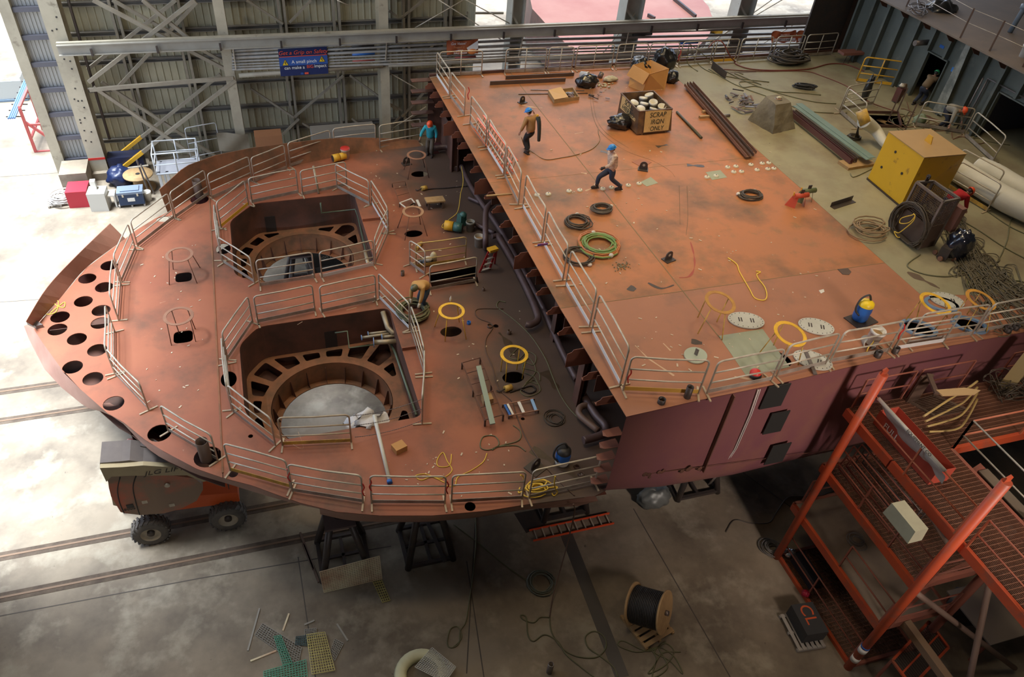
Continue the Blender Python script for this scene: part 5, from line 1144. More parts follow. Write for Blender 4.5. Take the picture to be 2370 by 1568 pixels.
# wrapped machine
t = thing('wrapped_welder', U(2200, 600), 'welding machine wrapped in shiny black plastic right of the basket', 'machine')
o = bag((2205, 592), ZU, .42, .36, .55, None, 31, mat('shiny_wrap', (.012, .014, .025), .15, spec=1), 'plastic_wrap'); del o['category']; attach(o, t)
mb = MB(); c = U(2180, 598); mb.box(c+V((0, 0, .25)), (.35, .3, .4), rzm(.5)); mb.build('carriage', DST, t)
for dx, dy in ((-.2, -.1), (.25, -.2), (.3, .2), (-.1, .25)): mb = MB(); q = c+V((dx, dy, .08)); mb.cyl(q-V((.03, 0, 0)), q+V((.03, 0, 0)), .08, n=12); mb.build('wheel', RSTD, t)
# beam clamps red / green
for px, m_, lab in (((1845, 477), mat('clamp_red', (.50, .07, .03), .5), 'red double-jaw beam clamp on the orange deck'), ((1862, 466), mat('clamp_green', (.10, .12, .05), .5), 'dark green beam clamp half behind the red one')):
    c = U(*px); t = thing('beam_clamp', c, lab, 'clamp'); mb = MB(); mb.cyl(c+V((-.28, 0, .42)), c+V((.28, 0, .42)), .09, n=14); mb.build('cylinder', m_, t)
    for s in (-1, 1): mb = MB(); mb.prism([c+V((s*.2, -.14, 0)), c+V((s*.42, .14, 0)), c+V((s*.26, .08, .4)), c+V((s*.14, -.08, .4))], .02, (0, 1, 0)); mb.build('jaw', m_, t)
    mb = MB(); mb.box(c+V((0, 0, .56)), (.14, .02, .16)); mb.build('lug', DST, t); mb = MB(); mb.bar(c+V((-.34, -.02, .46)), c+V((-.36, -.02, .6)), .03, .03); mb.build('valve', YEL, t)
# ducts
DUC = mat('white_duct', (.66, .63, .52), .55, col2=(.52, .49, .40), scale=1, bump=.6, bscale=3)
def duct(pts, r, lab, m_=DUC, r1=None): mb = MB(); mb.tube(catmull(pts, 8), r, 18, r1=r1); return mb.build('air_duct', m_, label=lab, cat='duct')
duct([U(2205, 385, .5), U(2240, 408, .45), U(2290, 440, .5), U(2340, 468, .5), U(2420, 505, .5), U(2520, 560, .5)], .42, 'long white inflated air duct nearest to the yellow box')
duct([U(2262, 388, .35), U(2300, 405, .4), U(2350, 435, .4), U(2420, 468, .4), U(2520, 520, .4)], .42, 'second white air duct behind the longer one', r1=.42)
c = U(2002, 318, 0); t = thing('duct_fan', c, 'yellow and black extractor fan on a stand with a white duct sloping down', 'fan')
top = A(1998, 272, ZU+1.1); R = Matrix.Rotation(.9, 3, 'Y')
mb = MB(); mb.lathe(top, [(.28, .2), (.30, .2), (.30, -.2), (.28, -.2), (.27, .19)], 20, R @ Matrix.Rotation(.4, 3, 'X')); mb.build('fan_housing', YELD, t)
mb = MB(); mb.lathe(top+V((0, 0, .02)), [(0, .05), (.24, .05)], 16, R @ Matrix.Rotation(.4, 3, 'X')); mb.build('fan_grille', DST, t)
mb = MB()
for k in range(4): mb.tube([U(1978+k*3, 322, 0), top-V((.1, 0, .1*k))], .02, 6)
mb.build('stand', DST, t)
mb = MB(); mb.tube(catmull([top-V((0, .1, .1)), U(2025, 300, .55), U(2046, 330, .3), U(2060, 345, .2)], 6), .27, 16, r1=.12); mb.build('duct_sleeve', DUC, t)
bag((1998, 232), ZU, .18, .14, .62, 'black bag hung on the guardrail behind the hatch', 41)
mb = MB(); q = quad([(1985, 262), (1990, 294), (2085, 296)], ZU); 
for a, b in zip(q, q[1:]+q[:1]): mb.bar(a+V((0, 0, .06)), b+V((0, 0, .06)), .04, .12)
mb.build('hatch_coaming', BRN, label='low dark steel rim round the open deck hatch', cat='coaming')
for k in range(2): p, q2 = U(2032+18*k, 276+8*k, -.3), U(2070+18*k, 292+8*k, -.3); mb = MB(); mb.bar(p, q2, .25, .04); mb.build('hatch_board', WOOD, label='plank lying inside the open hatch, '+('left' if k == 0 else 'right')+' one', cat='plank')
# near edge: vacuum, pail, visor helmet, little things
def vacuum(px, z, lab, body, headm, base=None, s=1.):
    c = A(px[0], px[1], z); t = thing('vacuum_cleaner', c, lab, 'vacuum'); mb = MB(); mb.lathe(c, [(0, 0), (.17*s, 0), (.19*s, .08*s), (.19*s, .2*s)], 18); mb.build('tub', base or body, t)
    mb = MB(); mb.lathe(c+V((0, 0, .2*s)), [(.19*s, 0), (.2*s, .12*s), (.18*s, .24*s)], 18); mb.build('body', body, t); mb = MB(); mb.lathe(c+V((0, 0, .44*s)), [(.19*s, 0), (.18*s, .08*s), (.1*s, .14*s), (0, .14*s)], 18); mb.build('head', headm, t)
    mb = MB(); mb.tube(catmull([c+V((.1, 0, .55*s)), c+V((0, .05, .72*s)), c+V((-.2, .08, .6*s)), c+V((-.3, 0, .35*s)), c+V((-.18, -.1, .2*s))], 6), .03, 8); mb.build('hose', BLK, t); return t
vacuum((1988, 738), ZU+.05, 'blue and yellow vacuum cleaner at the near edge of the upper deck', BLUE, mat('vac_yellow', (.85, .6, .02), .4), BLUE, 1.15)
vacuum((1300, 1072), ZL, 'blue and black wet vacuum with white base on the near fore deck', BLUE, BLK, WHT, 1.1)
bucket(U(2016, 792, .12), 'white pail with a yellow cord standing near the upper deck edge', (.1, 0), 1.35, grp='loose pails on deck', fill=WOOD)
bucket(U(2003, 786), 'pale upset pail lying against the white pail', (1.2, -.4), 1.1, m_=mat('grey_pail', (.4, .38, .32), .5), grp='loose pails on deck')
c = U(1745, 872); t = thing('face_shield_helmet', c, 'black face shield helmet with a red shell near the green patch', 'helmet'); mb = MB(); mb.ball(c+V((0, 0, .12)), .15, 14, sc=(1, 1, .85)); mb.build('shell', REDP, t); mb = MB(); mb.ball(c+V((0, -.03, .07)), .16, 14, sc=(1.05, 1, .62)); mb.build('visor', BLK, t)
for px, z, lab, r_, h_ in (((1530, 933), ZU, 'short open pipe stub left of the taller one on the near edge', .1, .14), ((1590, 920), ZU, 'tall dark pipe stub on the near edge of the upper deck', .09, .38), ((2030, 826), ZU, 'left of two pipe stubs under the near guardrail', .09, .2), ((2070, 817), ZU, 'right of two pipe stubs under the near guardrail', .09, .2), ((2330, 768), ZU, 'left of two flanged stubs near the right border', .1, .16), ((2348, 762), ZU, 'right of two flanged stubs near the right border', .1, .16),
                      ((1134, 757), ZL, 'dark pipe collar with hose through it on the fore deck', .1, .08), ((1178, 773), ZL, 'small dark pipe stub between the big pipes and the yellow stand', .07, .16), ((932, 638), ZL, 'small dark pipe stub left of the stooping worker', .07, .2), ((1119, 673), ZL, 'small dark stub right of the ladder hatch', .05, .14), ((462, 455), ZL, 'upright pipe stub in a hole behind the far nose rail', .17, .75), ((478, 1063), ZL, 'upright pipe stub standing in a round hole by the knuckle line', .17, .75), ((1345, 1100), ZL, 'small collar at the near corner of the fore deck', .08, .06), ((1335, 1082), ZL, 'second small collar at the near corner of the fore deck', .08, .06)):
    c = A(px[0], px[1], z); mb = MB(); mb.lathe(c, [(r_, 0), (r_, h_), (r_-.015, h_), (r_-.015, .0)], 16); mb.build('pipe_stub', DBR if z == ZL else DST, label=lab, cat='pipe')
c = L(1085, 750); mb = MB(); mb.lathe(c, [(.07, 0), (.07, .1), (.05, .1), (.05, 0)], 14); mb.build('blue_cap', BLUE, label='small blue cap beside the left yellow ring stand', cat='cap')
# small flags tape
def tapes(px, z, hgt_, lab, m_): c = A(px[0], px[1], z); mb = MB(); mb.tube(catmull([c+V((0, 0, hgt_)), c+V((.04, -.03, hgt_-.15)), c+V((-.02, -.04, hgt_-.3)), c+V((.03, -.03, hgt_-.5))], 5), .02, 5); mb.build('marking_tape', m_, label=lab, cat='tape')
tapes((674, 1139), ZL, .98, 'red tape tied to a post right of the knuckle line', REDP); tapes((842, 1165), ZL, .85, 'red tape strip left of the meeting of two near panels', REDP); tapes((859, 1167), ZL, 1.1, 'red tape right of the meeting of two near panels', REDP); tapes((1032, 1168), ZL, 1.0, 'red tape on the post left of the small deck hole', REDP); tapes((1445, 905), ZU, .8, 'thin red tape at the near corner of the upper deck', REDP); tapes((1081, 260), ZU, 1.05, 'dark red tape knotted above the orange ladders', REDP); tapes((1566, 152), ZU, .75, 'red cloth hanging on the far guardrail', REDP); tapes((2057, 815), ZU, 1.0, 'red tape beside the white pail', REDP)
c = U(1259, 566, .86); mb = MB(); mb.bar(c-V((.2, 0, 0)), c+V((.12, 0, 0)), .02, .07); mb.build('flag', mat('flag_blue_red', (.12, .12, .5), .5, col2=(.65, .05, .05), scale=9), label='little red and blue flag on the front guardrail', cat='flag')
# orange extension ladders on the upper deck
def ladder(p0, p1, w, side, n, m_, lab, grp=None, rung=GALV, name='extension_ladder', rd=.08, cat='ladder', pale=None):
    t = thing(name, p0, lab, cat, grp); p0, p1, side = V(p0), V(p1), V(side).normalized()*w/2; nn = (p1-p0).cross(side)
    for s in (-1, 1): mb = MB(); mb.bar(p0+side*s, p1+side*s, .03, rd, up=nn); mb.build('side_rail', m_, t)
    for i in range(n):
        f = (i+.5)/n; mb = MB(); c = p0.lerp(p1, f); mb.bar(c-side, c+side, .035, .035, up=nn); mb.build('rung', rung, t)
    return t
ORL = mat('ladder_orange', (.75, .13, .02), .45)
a, b = U(1092, 300, .05), U(1172, 405, .05); sd = V((.25, 0, .95))
ladder(a+V((.15, 0, .25)), b+V((.1, 0, .25)), .42, sd, 14, ORL, 'orange ladder leaning on edge against the front guardrail, nearer one', 'orange ladders on the upper deck')
ladder(a+V((.45, .2, .25)), b+V((.35, .1, .25)), .42, sd, 14, ORL, 'orange ladder leaning on edge behind its twin', 'orange ladders on the upper deck')
# ================================================================= fore deck things
q = quad([(1102, 850), (1113, 848), (1146, 982)], ZL+.3); hexa(q, up(q, .04)).build('green_plank', mat('green_plank', (.26, .31, .24), .6), label='long grey-green plate on supports on the fore deck', cat='plank')
t = thing('steel_trestle', L(1130, 920), 'low rusty rod frame under the grey-green plate', 'trestle')
mb = MB(); F = [L(1070, 840, .28), L(1112, 828, .28), L(1165, 960, .28), L(1123, 972, .28)]
for i in range(4): mb.bar(F[i], F[(i+1) % 4], .025, .025)
for f in (.2, .4, .6, .8): mb.bar(F[0].lerp(F[3], f), F[1].lerp(F[2], f), .02, .02)
mb.build('frame', BRN, t)
for f in (0, .5, 1):
    for a, b in ((0, 3), (1, 2)): p = F[a].lerp(F[b], f); mb = MB(); mb.bar(p, V((p.x, p.y, ZL+.0)), .05, .05); mb.build('leg', DBR, t)
q = quad([(1113, 925), (1119, 940), (1141, 935)], ZL); hexa(q, up(q, .22)).build('timber_block', WOOD, label='timber block beneath the grey-green plate', cat='block')
t = thing('striped_frame', L(1203, 945), 'low frame with white and blue cross bars beside the orange hoist', 'frame'); F = [L(1164, 937, .12), L(1236, 923, .12), L(1246, 950, .12), L(1178, 963, .12)]
mb = MB()
for a, b in ((0, 1), (3, 2)): mb.bar(F[a], F[b], .03, .03)
mb.build('side_bar', RING, t)
for f, m_ in ((.06, BLUE), (.13, WHT), (.5, WHT), (.92, mat('pale_blue', (.25, .42, .65), .5))): mb = MB(); mb.bar(F[0].lerp(F[1], f), F[3].lerp(F[2], f), .09, .02); mb.build('cross_bar', m_, t)
for p in F: mb = MB(); mb.bar(p, V((p.x, p.y, ZL)), .04, .04); mb.build('leg', DBR, t)
q = quad([(905, 1040), (918, 1055), (943, 1043)], ZL); hexa(q, up(q, .2)).build('cardboard_box', CRD, label='small closed cardboard box on the near fore deck', cat='box')
# long white pipe with blue cap leaning out of the near well
p, q = L(866, 962, .45), L(901, 1112, .06); t = thing('white_pipe', q, 'long white pipe with a blue cap lying out over the edge of the near well', 'pipe'); mb = MB(); mb.tube([p, q], .055, 10); mb.build('tube', mat('pipe_white', (.6, .58, .5), .4), t); mb = MB(); mb.tube([q, q+(q-p).normalized()*.1], .075, 10); mb.build('cap', BLUE, t)
# white tarp hanging on it
mb = MB(); rows = []; c = L(848, 965, .1)
for i in range(12):
    r = []
    for j in range(12):
        u, w = i/11-.5, j/11-.5; p = V((c.x+u*1.2, c.y+w*.9, ZL+.25-abs(u)*1.0-abs(w)*.7)); r.append(p+noise.noise_vector(V((u*5, w*5, 3)))*.3)
    rows.append(r)
mb.smooth = True; mb.sheet(rows); mb.build('tarpaulin', mat('white_tarp', (.62, .60, .58), .6, col2=(.40, .36, .34), scale=2), label='crumpled white tarpaulin hanging over the front of the near well', cat='tarpaulin')
# small bench, brown ladder frame, hoist
t = thing('wooden_bench', L(1007, 470), 'small pale wooden bench on short legs', 'bench'); q = quad([(982, 460), (988, 472), (1031, 468)], ZL+.32); mb = MB(); hexa(q, up(q, .06), mb); mb.build('top', WOOD, t)
for p in q: mb = MB(); c = cen(q); p = p.lerp(c, .25); mb.bar(p, V((p.x, p.y, ZL)), .07, .07); mb.build('leg', DBR, t)
t = thing('rod_frame', L(930, 460), 'brown and white ladder-like rod frame on short legs beside the bench', 'frame'); F = [L(908, 424, .2), L(939, 420, .2), L(952, 460, .2), L(960, 470, .2), L(940, 482, .2), L(925, 470, .2)]
mb = MB()
for a, b in ((0, 1), (1, 2), (0, 5)): mb.bar(F[a], F[b], .02, .02)
for f in (.3, .65): mb.bar(F[0].lerp(F[5], f), F[1].lerp(F[2], f), .02, .02)
mb.build('rod', RSTD, t); mb = MB()
for a, b in ((2, 3), (3, 4), (4, 5), (5, 2), (3, 4)): mb.bar(F[a], F[b], .05, .025)
mb.bar(L(965, 463, .2), L(972, 478, .2), .1, .02); mb.build('white_bar', WHT, t)
for p in (F[0], F[1], F[5], F[3]): mb = MB(); mb.bar(p, V((p.x, p.y, ZL)), .04, .04); mb.build('leg', DBR, t)
def hoist(c0, pts, lab, seed):
    c = L(*c0); t = thing('chain_hoist', c, lab, 'hoist'); mb = MB(); mb.cyl(c+V((-.12, 0, .1)), c+V((.12, .05, .1)), .1, n=12); mb.build('hoist_body', YELD, t); mb = MB(); mb.tube([c+V((-.12, 0, .1)), c+V((-.3, -.03, .05)), c+V((-.36, .05, .05))], .025, 6); mb.build('hook', DST, t)
    P = catmull([L(*p)+V((0, 0, .03)) for p in pts], 16); mb = MB()
    for i in range(0, len(P)-1): mb.tube([P[i], P[i]+(P[i+1]-P[i])*1.0], .03 if i % 2 else .02, 5)
    mb.build('chain', DST, t)
hoist((982, 441), [(990, 440), (1005, 438), (1030, 437), (1060, 434), (1095, 431)], 'yellow chain hoist with its chain stretched toward the break', 1)
hoist((1176, 905), [(1180, 910), (1195, 905), (1210, 900), (1230, 895), (1240, 905), (1225, 912), (1205, 903)], 'orange chain hoist with heaped chain beside the right yellow stand', 2)
# blowers, pails, stepladder by the hatch
def blower(c0, lab, a, cols, z=ZL, s=1.):
    c = A(c0[0], c0[1], z)+V((0, 0, .18*s)); t = thing('air_blower', V((c.x, c.y, z)), lab, 'blower'); d = V((math.cos(a), math.sin(a), 0)); 
    for k, (x0, x1, r_) in enumerate(((-.32, -.02, .17), (.0, .3, .16))): mb = MB(); mb.cyl(c+d*x0*s, c+d*x1*s, r_*s, n=18); mb.build('drum', cols[k], t)
    mb = MB(); mb.cyl(c+d*.3*s, c+d*.31*s, .14*s, n=16); mb.cyl(c-d*.33*s, c-d*.32*s, .15*s, n=16); mb.build('grille', DST, t)
    for x in (-.2, .18): mb = MB(); mb.bar(c+d*x*s-V((0, 0, .16*s)), c+d*x*s-V((-d.y*.1, d.x*.1, .16*s)), .08, .03); mb.build('foot', DST, t)
    return t
GRB = mat('machine_green', (.04, .12, .10), .4)
blower((1050, 535), 'yellow and green axial blower on the fore deck', -.5, (YEL, GRB), s=1.15)
c = L(1068, 520); mb = MB(); mb.box(c+V((0, 0, .25)), (.3, .35, .45), rzm(.3), taper=.8); mb.ball(c+V((.05, 0, .42)), .16, 10); mb.build('pump_motor', GRB, label='dark green pump motor behind the yellow blower', cat='pump')
blower((786, 372), 'yellow axial blower beside the red-lidded bucket', .3, (YEL, YEL), s=1.0)
bucket(L(800, 366), 'white bucket with a red lid at the far edge of the fore deck', s=1.35, lid=REDP, grp='loose pails on deck')
bucket(L(1088, 534), 'black and white pail right of the blower', s=1.2, m_=mat('smudged_pail', (.30, .27, .2), .5, col2=(.03, .03, .03), scale=3), grp='loose pails on deck', fill=BLK)
bucket(L(1108, 570), 'dented white pail between the big pipes and the hatch', s=1.3, m_=mat('dirty_pail', (.45, .40, .32), .5, col2=(.15, .10, .07), scale=4), grp='loose pails on deck', fill=WOOD)
# red stepladder rising from the hatch
REDL = mat('stepladder_red', (.42, .02, .02), .4)
b0, t0 = L(1106, 668, -.9), A(1140, 580, ZL+1.0); t = thing('stepladder', b0, 'red fibreglass stepladder with a yellow top rising out of the hatch', 'ladder'); sd = V((.22, .06, 0))
for s in (-1, 1):
    mb = MB(); mb.bar(b0+sd*s*1.2, t0+sd*s*.7, .03, .08, up=(1, 0, 0)); mb.build('side_rail', REDL, t)
    mb = MB(); mb.bar(b0+sd*s*1.2+V((.5, .5, 0)), t0+sd*s*.7+V((.05, .08, 0)), .03, .06, up=(1, 0, 0)); mb.build('rear_leg', REDL, t)
for i in range(7): f = (i+.6)/7; c = b0.lerp(t0, f); w = sd*(1.2-.5*f); mb = MB(); mb.bar(c-w, c+w, .09, .025, up=(0, 0, 1)); mb.build('step', GALV, t)
mb = MB(); mb.box(t0+V((.02, .05, .02)), (.36, .24, .09), rzm(.25)); mb.build('top_cap', YEL, t)
# bag, jug, cylinder at hatch
bag((985, 610), ZL, .3, .2, .14, 'black bag with a white helmet on it behind the hatch', 51)
c = L(1003, 607); mb = MB(); mb.lathe(c, [(0, 0), (.13, 0), (.13, .3), (.09, .4), (.04, .45), (0, .45)], 14); mb.build('plastic_jug', mat('tan_jug', (.5, .42, .25), .5), label='cream plastic jug behind the ladder hatch', cat='jug')
c = L(990, 600, .22); mb = MB(); mb.ball(c, .15, 12, sc=(1.2, .9, .7)); mb.build('white_helmet', WHT, label='white helmet lying on the black bag behind the hatch', cat='helmet')
p, q = L(963, 577, .08), L(976, 562, .08); mb = MB(); mb.tube([p, q], .07, 10); mb.build('gas_cylinder', YELD, label='small yellow cylinder lying left of the cream jug', cat='cylinder')
c = L(1043, 697, .97); mb = MB(); mb.lathe(c, [(0, 0), (.04, 0), (.04, .12), (.015, .16), (.015, .2), (0, .2)], 10); mb.build('white_bottle', WHT, label='white bottle standing on the left yellow ring stand', cat='bottle')
# pipes inside and over the wells
WP = mat('well_pipe', (.42, .34, .22), .4, .3, col2=(.28, .22, .14), scale=4); GP = mat('green_pipe', (.12, .15, .10), .4, .3)
def wpipe(pts, r, lab, m_=WP): mb = MB(); mb.tube(pts, r, 10); return mb.build('pipe', m_, label=lab, cat='pipe')
wpipe([L(725, 384, .95), L(738, 448, .02)], .045, 'pale pipe leaning against the rail behind the far well')
wpipe([L(742, 470, -.1), L(744, 493, -.6), L(822, 485, -.6), L(828, 500, -.6), L(846, 580, -.4), L(851, 612, -.1)], .035, 'thin greenish pipe bent round the inside of the far well', GP)
wpipe([L(845, 582, -.3), L(852, 612, -.05)], .07, 'short pale pipe at the right front corner of the far well')
wpipe([L(886, 722, -.1), L(897, 758, -.4), L(908, 770, -.5), L(918, 770, -.5)], .09, 'fat pale pipe at the back right corner of the near well')
for k, (a, b, r_, lab) in enumerate((((853, 773), (918, 765), .045, 'top flanged pipe stub inside the near well'), ((838, 782), (918, 770), .05, 'second flanged pipe stub inside the near well'), ((885, 781), (920, 777), .06, 'third short flanged pipe stub inside the near well'), ((866, 793), (920, 790), .09, 'thickest flanged pipe stub inside the near well'))):
    p, q = L(a[0], a[1], -.6), L(b[0], b[1], -.6); t = thing('flanged_pipe', q, lab, 'pipe', 'flanged pipe stubs in the near well'); mb = MB(); mb.tube([p, q], r_, 10); mb.build('tube', WP, t); mb = MB(); mb.tube([p-(q-p).normalized()*.03, p], r_*1.9, 14); mb.build('flange', mat('flange_blue', (.2, .3, .5), .4), t)
wpipe([L(775, 771, -.6), L(804, 767, -.6), L(808, 806, -.9), L(866, 798, -.9)], .03, 'thin bent greenish pipe on the back wall of the near well', GP)
wpipe([L(905, 797, -.8), L(915, 818, -.9), L(964, 962, -.5)], .045, 'long greenish pipe down the right side of the near well', GP)
# step recess right of the wells
for px in ((865, 510), (955, 808)):
    c = L(*px); mb = MB(); mb.box(c+V((0, 0, .06)), (.9 if px[0] < 900 else .7, .05, .12)); mb.build('stiffener', RED, ship)
bar2((1126, 455), (1185, 450), .07, .04, WOOD, 'wooden lath sticking out over the break of the upper deck', z=ZU, name='wooden_lath', cat='lath')
# ================================================================= people
SKIN = mat('skin', (.42, .22, .14), .5)
def skinned(name, V_, E_, R_, sub=2, root=0):
    """grow a continuous surface over connected joints; returns (verts, faces)"""
    me = bpy.data.meshes.new('tmp'); me.from_pydata([tuple(v) for v in V_], E_, []); o = bpy.data.objects.new('tmp', me); COL.objects.link(o)
    sm = o.modifiers.new('s', 'SKIN'); sm.use_smooth_shade = True; sb_ = o.modifiers.new('b', 'SUBSURF'); sb_.levels = sub
    sv = me.skin_vertices[0].data if me.skin_vertices else None
    if sv is None:
        bm = bmesh.new(); bm.from_mesh(me); bm.verts.layers.skin.verify(); bm.to_mesh(me); bm.free(); sv = me.skin_vertices[0].data
    for i, r in enumerate(R_): sv[i].radius = (r, r) if not isinstance(r, tuple) else r; sv[i].use_root = (i == root)
    bpy.context.view_layer.update(); ev = o.evaluated_get(bpy.context.evaluated_depsgraph_get()); m2 = ev.to_mesh()
    vs = [tuple(v.co) for v in m2.vertices]; fs = [tuple(p.vertices) for p in m2.polygons]; ev.to_mesh_clear()
    bpy.data.objects.remove(o); bpy.data.meshes.remove(me); return vs, fs
import bmesh
def person(loc, head_dir, label, shirt, trousers, helmet, lean=0., hunch=.15, stride=(0, 0), arms=None, look=(0, 0), h=1.76, hood=None, knee=(0, 0), side=0., gloves=None, boots=None, sleeves=True):
    """local frame: x right, y forward, z up"""
    s = h/1.76; a = math.atan2(head_dir[1], head_dir[0])-math.pi/2; R = rzm(a); loc = V(loc)
    Wd = lambda p: loc+R @ (V(p)*s)
    t = thing('person', loc, label, 'person')
    hipz = .92-.06*abs(lean)-.09*max(abs(stride[0]), abs(stride[1]))
    hip = V((0, -.16*math.sin(lean), hipz)); dt = V((side, math.sin(lean), math.cos(lean))).normalized()
    dt2 = V((side, math.sin(lean+hunch), math.cos(lean+hunch))).normalized()
    wst = hip+dt*.16; chest = wst+dt2*.22; nk = chest+dt2*.17; nrm = V((1, 0, 0))
    dh = V((look[0]*.4, math.sin(lean*.75+hunch+look[1]), math.cos(lean*.75+hunch+look[1]))).normalized(); neck = nk+dh*.06; hd = nk+dh*.19
    sh = [nk+nrm*.19*q-dt2*.04 for q in (-1, 1)]
    arms = arms or ((None, None), (None, None))
    el, wr = [], []
    for i, q in enumerate((-1, 1)):
        e_, w_ = arms[i]
        el.append(sh[i]+V(e_ or (q*.06, 0, -.28))); wr.append(el[i]+V(w_ or (q*.02, .06, -.25)))
    hp = [hip+nrm*.09*q-V((0, 0, .03)) for q in (-1, 1)]
    ank = [V((q*.11, stride[i]*.42, .09 if abs(stride[i]) < .6 else .11)) for i, q in enumerate((-1, 1))]
    kn = []
    for i in range(2):
        mdl = (hp[i]+ank[i])/2; L_ = (hp[i]-ank[i]).length; bend = math.sqrt(max(.0, (.435**2-(L_/2)**2))) if L_ < .87 else 0; kn.append(mdl+V((0, bend+.02+knee[i], 0)))
    # body: pelvis root, torso, neck, arms with five-fingered hands, legs
    VV = [hip, wst, chest, nk, neck]; EE = [(0, 1), (1, 2), (2, 3), (3, 4)]; RR_ = [.09, .09, .12, .07, .055]
    def add(p, r, pr): VV.append(p); RR_.append(r); EE.append((pr, len(VV)-1)); return len(VV)-1
    for i, q in enumerate((-1, 1)):
        i1 = add(sh[i], .065, 3); i2 = add(el[i], .042, i1); i3 = add(wr[i], .029, i2)
        f = (wr[i]-el[i]).normalized(); pn = f.cross(V((0, 1, 0)) if abs(f.y) < .9 else V((0, 0, 1))).normalized(); up_ = pn.cross(f).normalized()
        i4 = add(wr[i]+f*.075, (.04), i3)
        for k, (off, ln_) in enumerate(((-.030, .058), (-.011, .07), (.010, .072), (.030, .055))):
            b = wr[i]+f*.10+up_*off; i5 = add(b, .0095, i4); i6 = add(b+f*ln_*.55+pn*.008, .009, i5); add(b+f*ln_*.95+pn*.03, .008, i6)
        b = wr[i]+f*.045-up_*.04; i5 = add(b, .0115, i4); add(b+f*.04-up_*.022+pn*.012, .010, i5)
        j1 = add(hp[i], .07, 0); j2 = add(kn[i], .05, j1); j3 = add(ank[i], .042, j2); add(ank[i]+V((0, .14, -.05)), .035, j3)
    vs, fs = skinned('b', [Wd(p) for p in VV], EE, [r*s for r in RR_], 2)
    mb = MB(); mb.add(vs, fs, True)
    # head with face
    hz = dh; hy = (V((look[0], 1, 0))-hz*V((look[0], 1, 0)).dot(hz)).normalized(); hx = hy.cross(hz); HM = Matrix((R @ hx, R @ hy, R @ hz)).transposed(); hc = Wd(hd)
    mb.ball(hc, s, 16, sc=(.078, .095, .115), M=HM); mb.ball(hc+HM @ V((0, .02, -.07))*s, s, 10, sc=(.055, .065, .055), M=HM)
    mb.ball(hc+HM @ V((0, .10, -.015))*s, s, 8, sc=(.014, .022, .028), M=HM)
    for q in (-1, 1): mb.ball(hc+HM @ V((.078*q, .0, -.01))*s, s, 8, sc=(.014, .025, .035), M=HM)
    mb.build('body', SKIN, t)
    mb = MB()
    for q in (-1, 1): mb.ball(hc+HM @ V((.03*q, .088, .012))*s, s, 8, sc=(.013, .01, .009), M=HM)
    mb.build('eyes', BLK, t); mb = MB(); mb.ball(hc+HM @ V((0, .09, -.055))*s, s, 8, sc=(.025, .008, .007), M=HM); mb.build('mouth', mat('lips', (.25, .08, .06), .6), t)
    mb = MB(); mb.ball(hc+HM @ V((0, -.03, .0))*s, s, 12, sc=(.084, .085, .095), M=HM); mb.build('hair', mat('hair', (.02, .015, .012), .7), t)
    # shirt
    VV2 = [hip-dt*.06, wst, chest, nk-dt2*.02]; EE2 = [(0, 1), (1, 2), (2, 3)]; R2 = [.205, .185, .195, .11]
    for i in range(2):
        k = len(VV2); VV2 += [sh[i], el[i], wr[i]-(wr[i]-el[i])*.1]; EE2 += [(3, k), (k, k+1), (k+1, k+2)]; R2 += [.095, .072, .058]
    vs, fs = skinned('s', [Wd(p) for p in VV2], EE2, [r*s for r in R2], 2); mb = MB(); mb.add(vs, fs, True); mb.build('shirt', shirt, t)
    # trousers
    VV3 = [hip+dt*.03, hip-V((0, 0, .05))]; EE3 = [(0, 1)]; R3 = [.165, .175]
    for i in range(2): k = len(VV3); VV3 += [hp[i]-V((0, 0, .08)), kn[i], ank[i]+V((0, 0, .04))]; EE3 += [(1, k), (k, k+1), (k+1, k+2)]; R3 += [.13, .092, .075]
    vs, fs = skinned('t', [Wd(p) for p in VV3], EE3, [r*s for r in R3], 2); mb = MB(); mb.add(vs, fs, True); mb.build('trousers', trousers, t)
    for i in range(2):
        mb = MB(); c = Wd(ank[i]+V((0, .06, -.045))); mb.ball(c, s, 12, sc=(.055, .15, .055), M=R); mb.box(Wd(ank[i]+V((0, .05, -.078))), (.1*s, .28*s, .025*s), R); mb.cyl(Wd(ank[i]), Wd(ank[i]+V((0, 0, .1))), .062*s, n=10); mb.build('boot', boots or mat('boot', (.03, .02, .015), .6), t)
    if gloves:
        for i in range(2): f = (wr[i]-el[i]).normalized(); mb = MB(); mb.ball(Wd(wr[i]+f*.08), s, 10, sc=(.05, .05, .07), M=R); mb.tube([Wd(wr[i]-f*.03), Wd(wr[i]+f*.08)], .05*s, 8); mb.build('glove', gloves, t)
    if hood: mb = MB(); mb.ball(hc+HM @ V((0, -.02, 0))*s, s, 14, sc=(.12, .13, .15), M=HM); mb.build('hood', hood, t)
    if helmet:
        mb = MB(); P = []
        for k in range(7): th = math.pi/2*k/6; P.append((.118*math.cos(th), .05+.105*math.sin(th)))
        mb.lathe(hc, [(r_*s, z_*s) for r_, z_ in [(.112, .03)]+P], 20, HM @ Matrix.Diagonal((.95, 1.15, 1))); mb.build('helmet', helmet, t)
        mb = MB(); mb.lathe(hc, [(.112*s, .03*s), (.14*s, .028*s), (.142*s, .036*s), (.112*s, .05*s)], 20, HM @ Matrix.Diagonal((.92, 1.12, 1))); mb.prism([hc+HM @ V(p)*s for p in ((-.07, .10, .036), (.07, .10, .036), (.05, .19, .02), (-.05, .19, .02))], .008*s, HM @ V((0, 0, 1))); mb.build('helmet_brim', helmet, t)
    return t, hc, HM, s
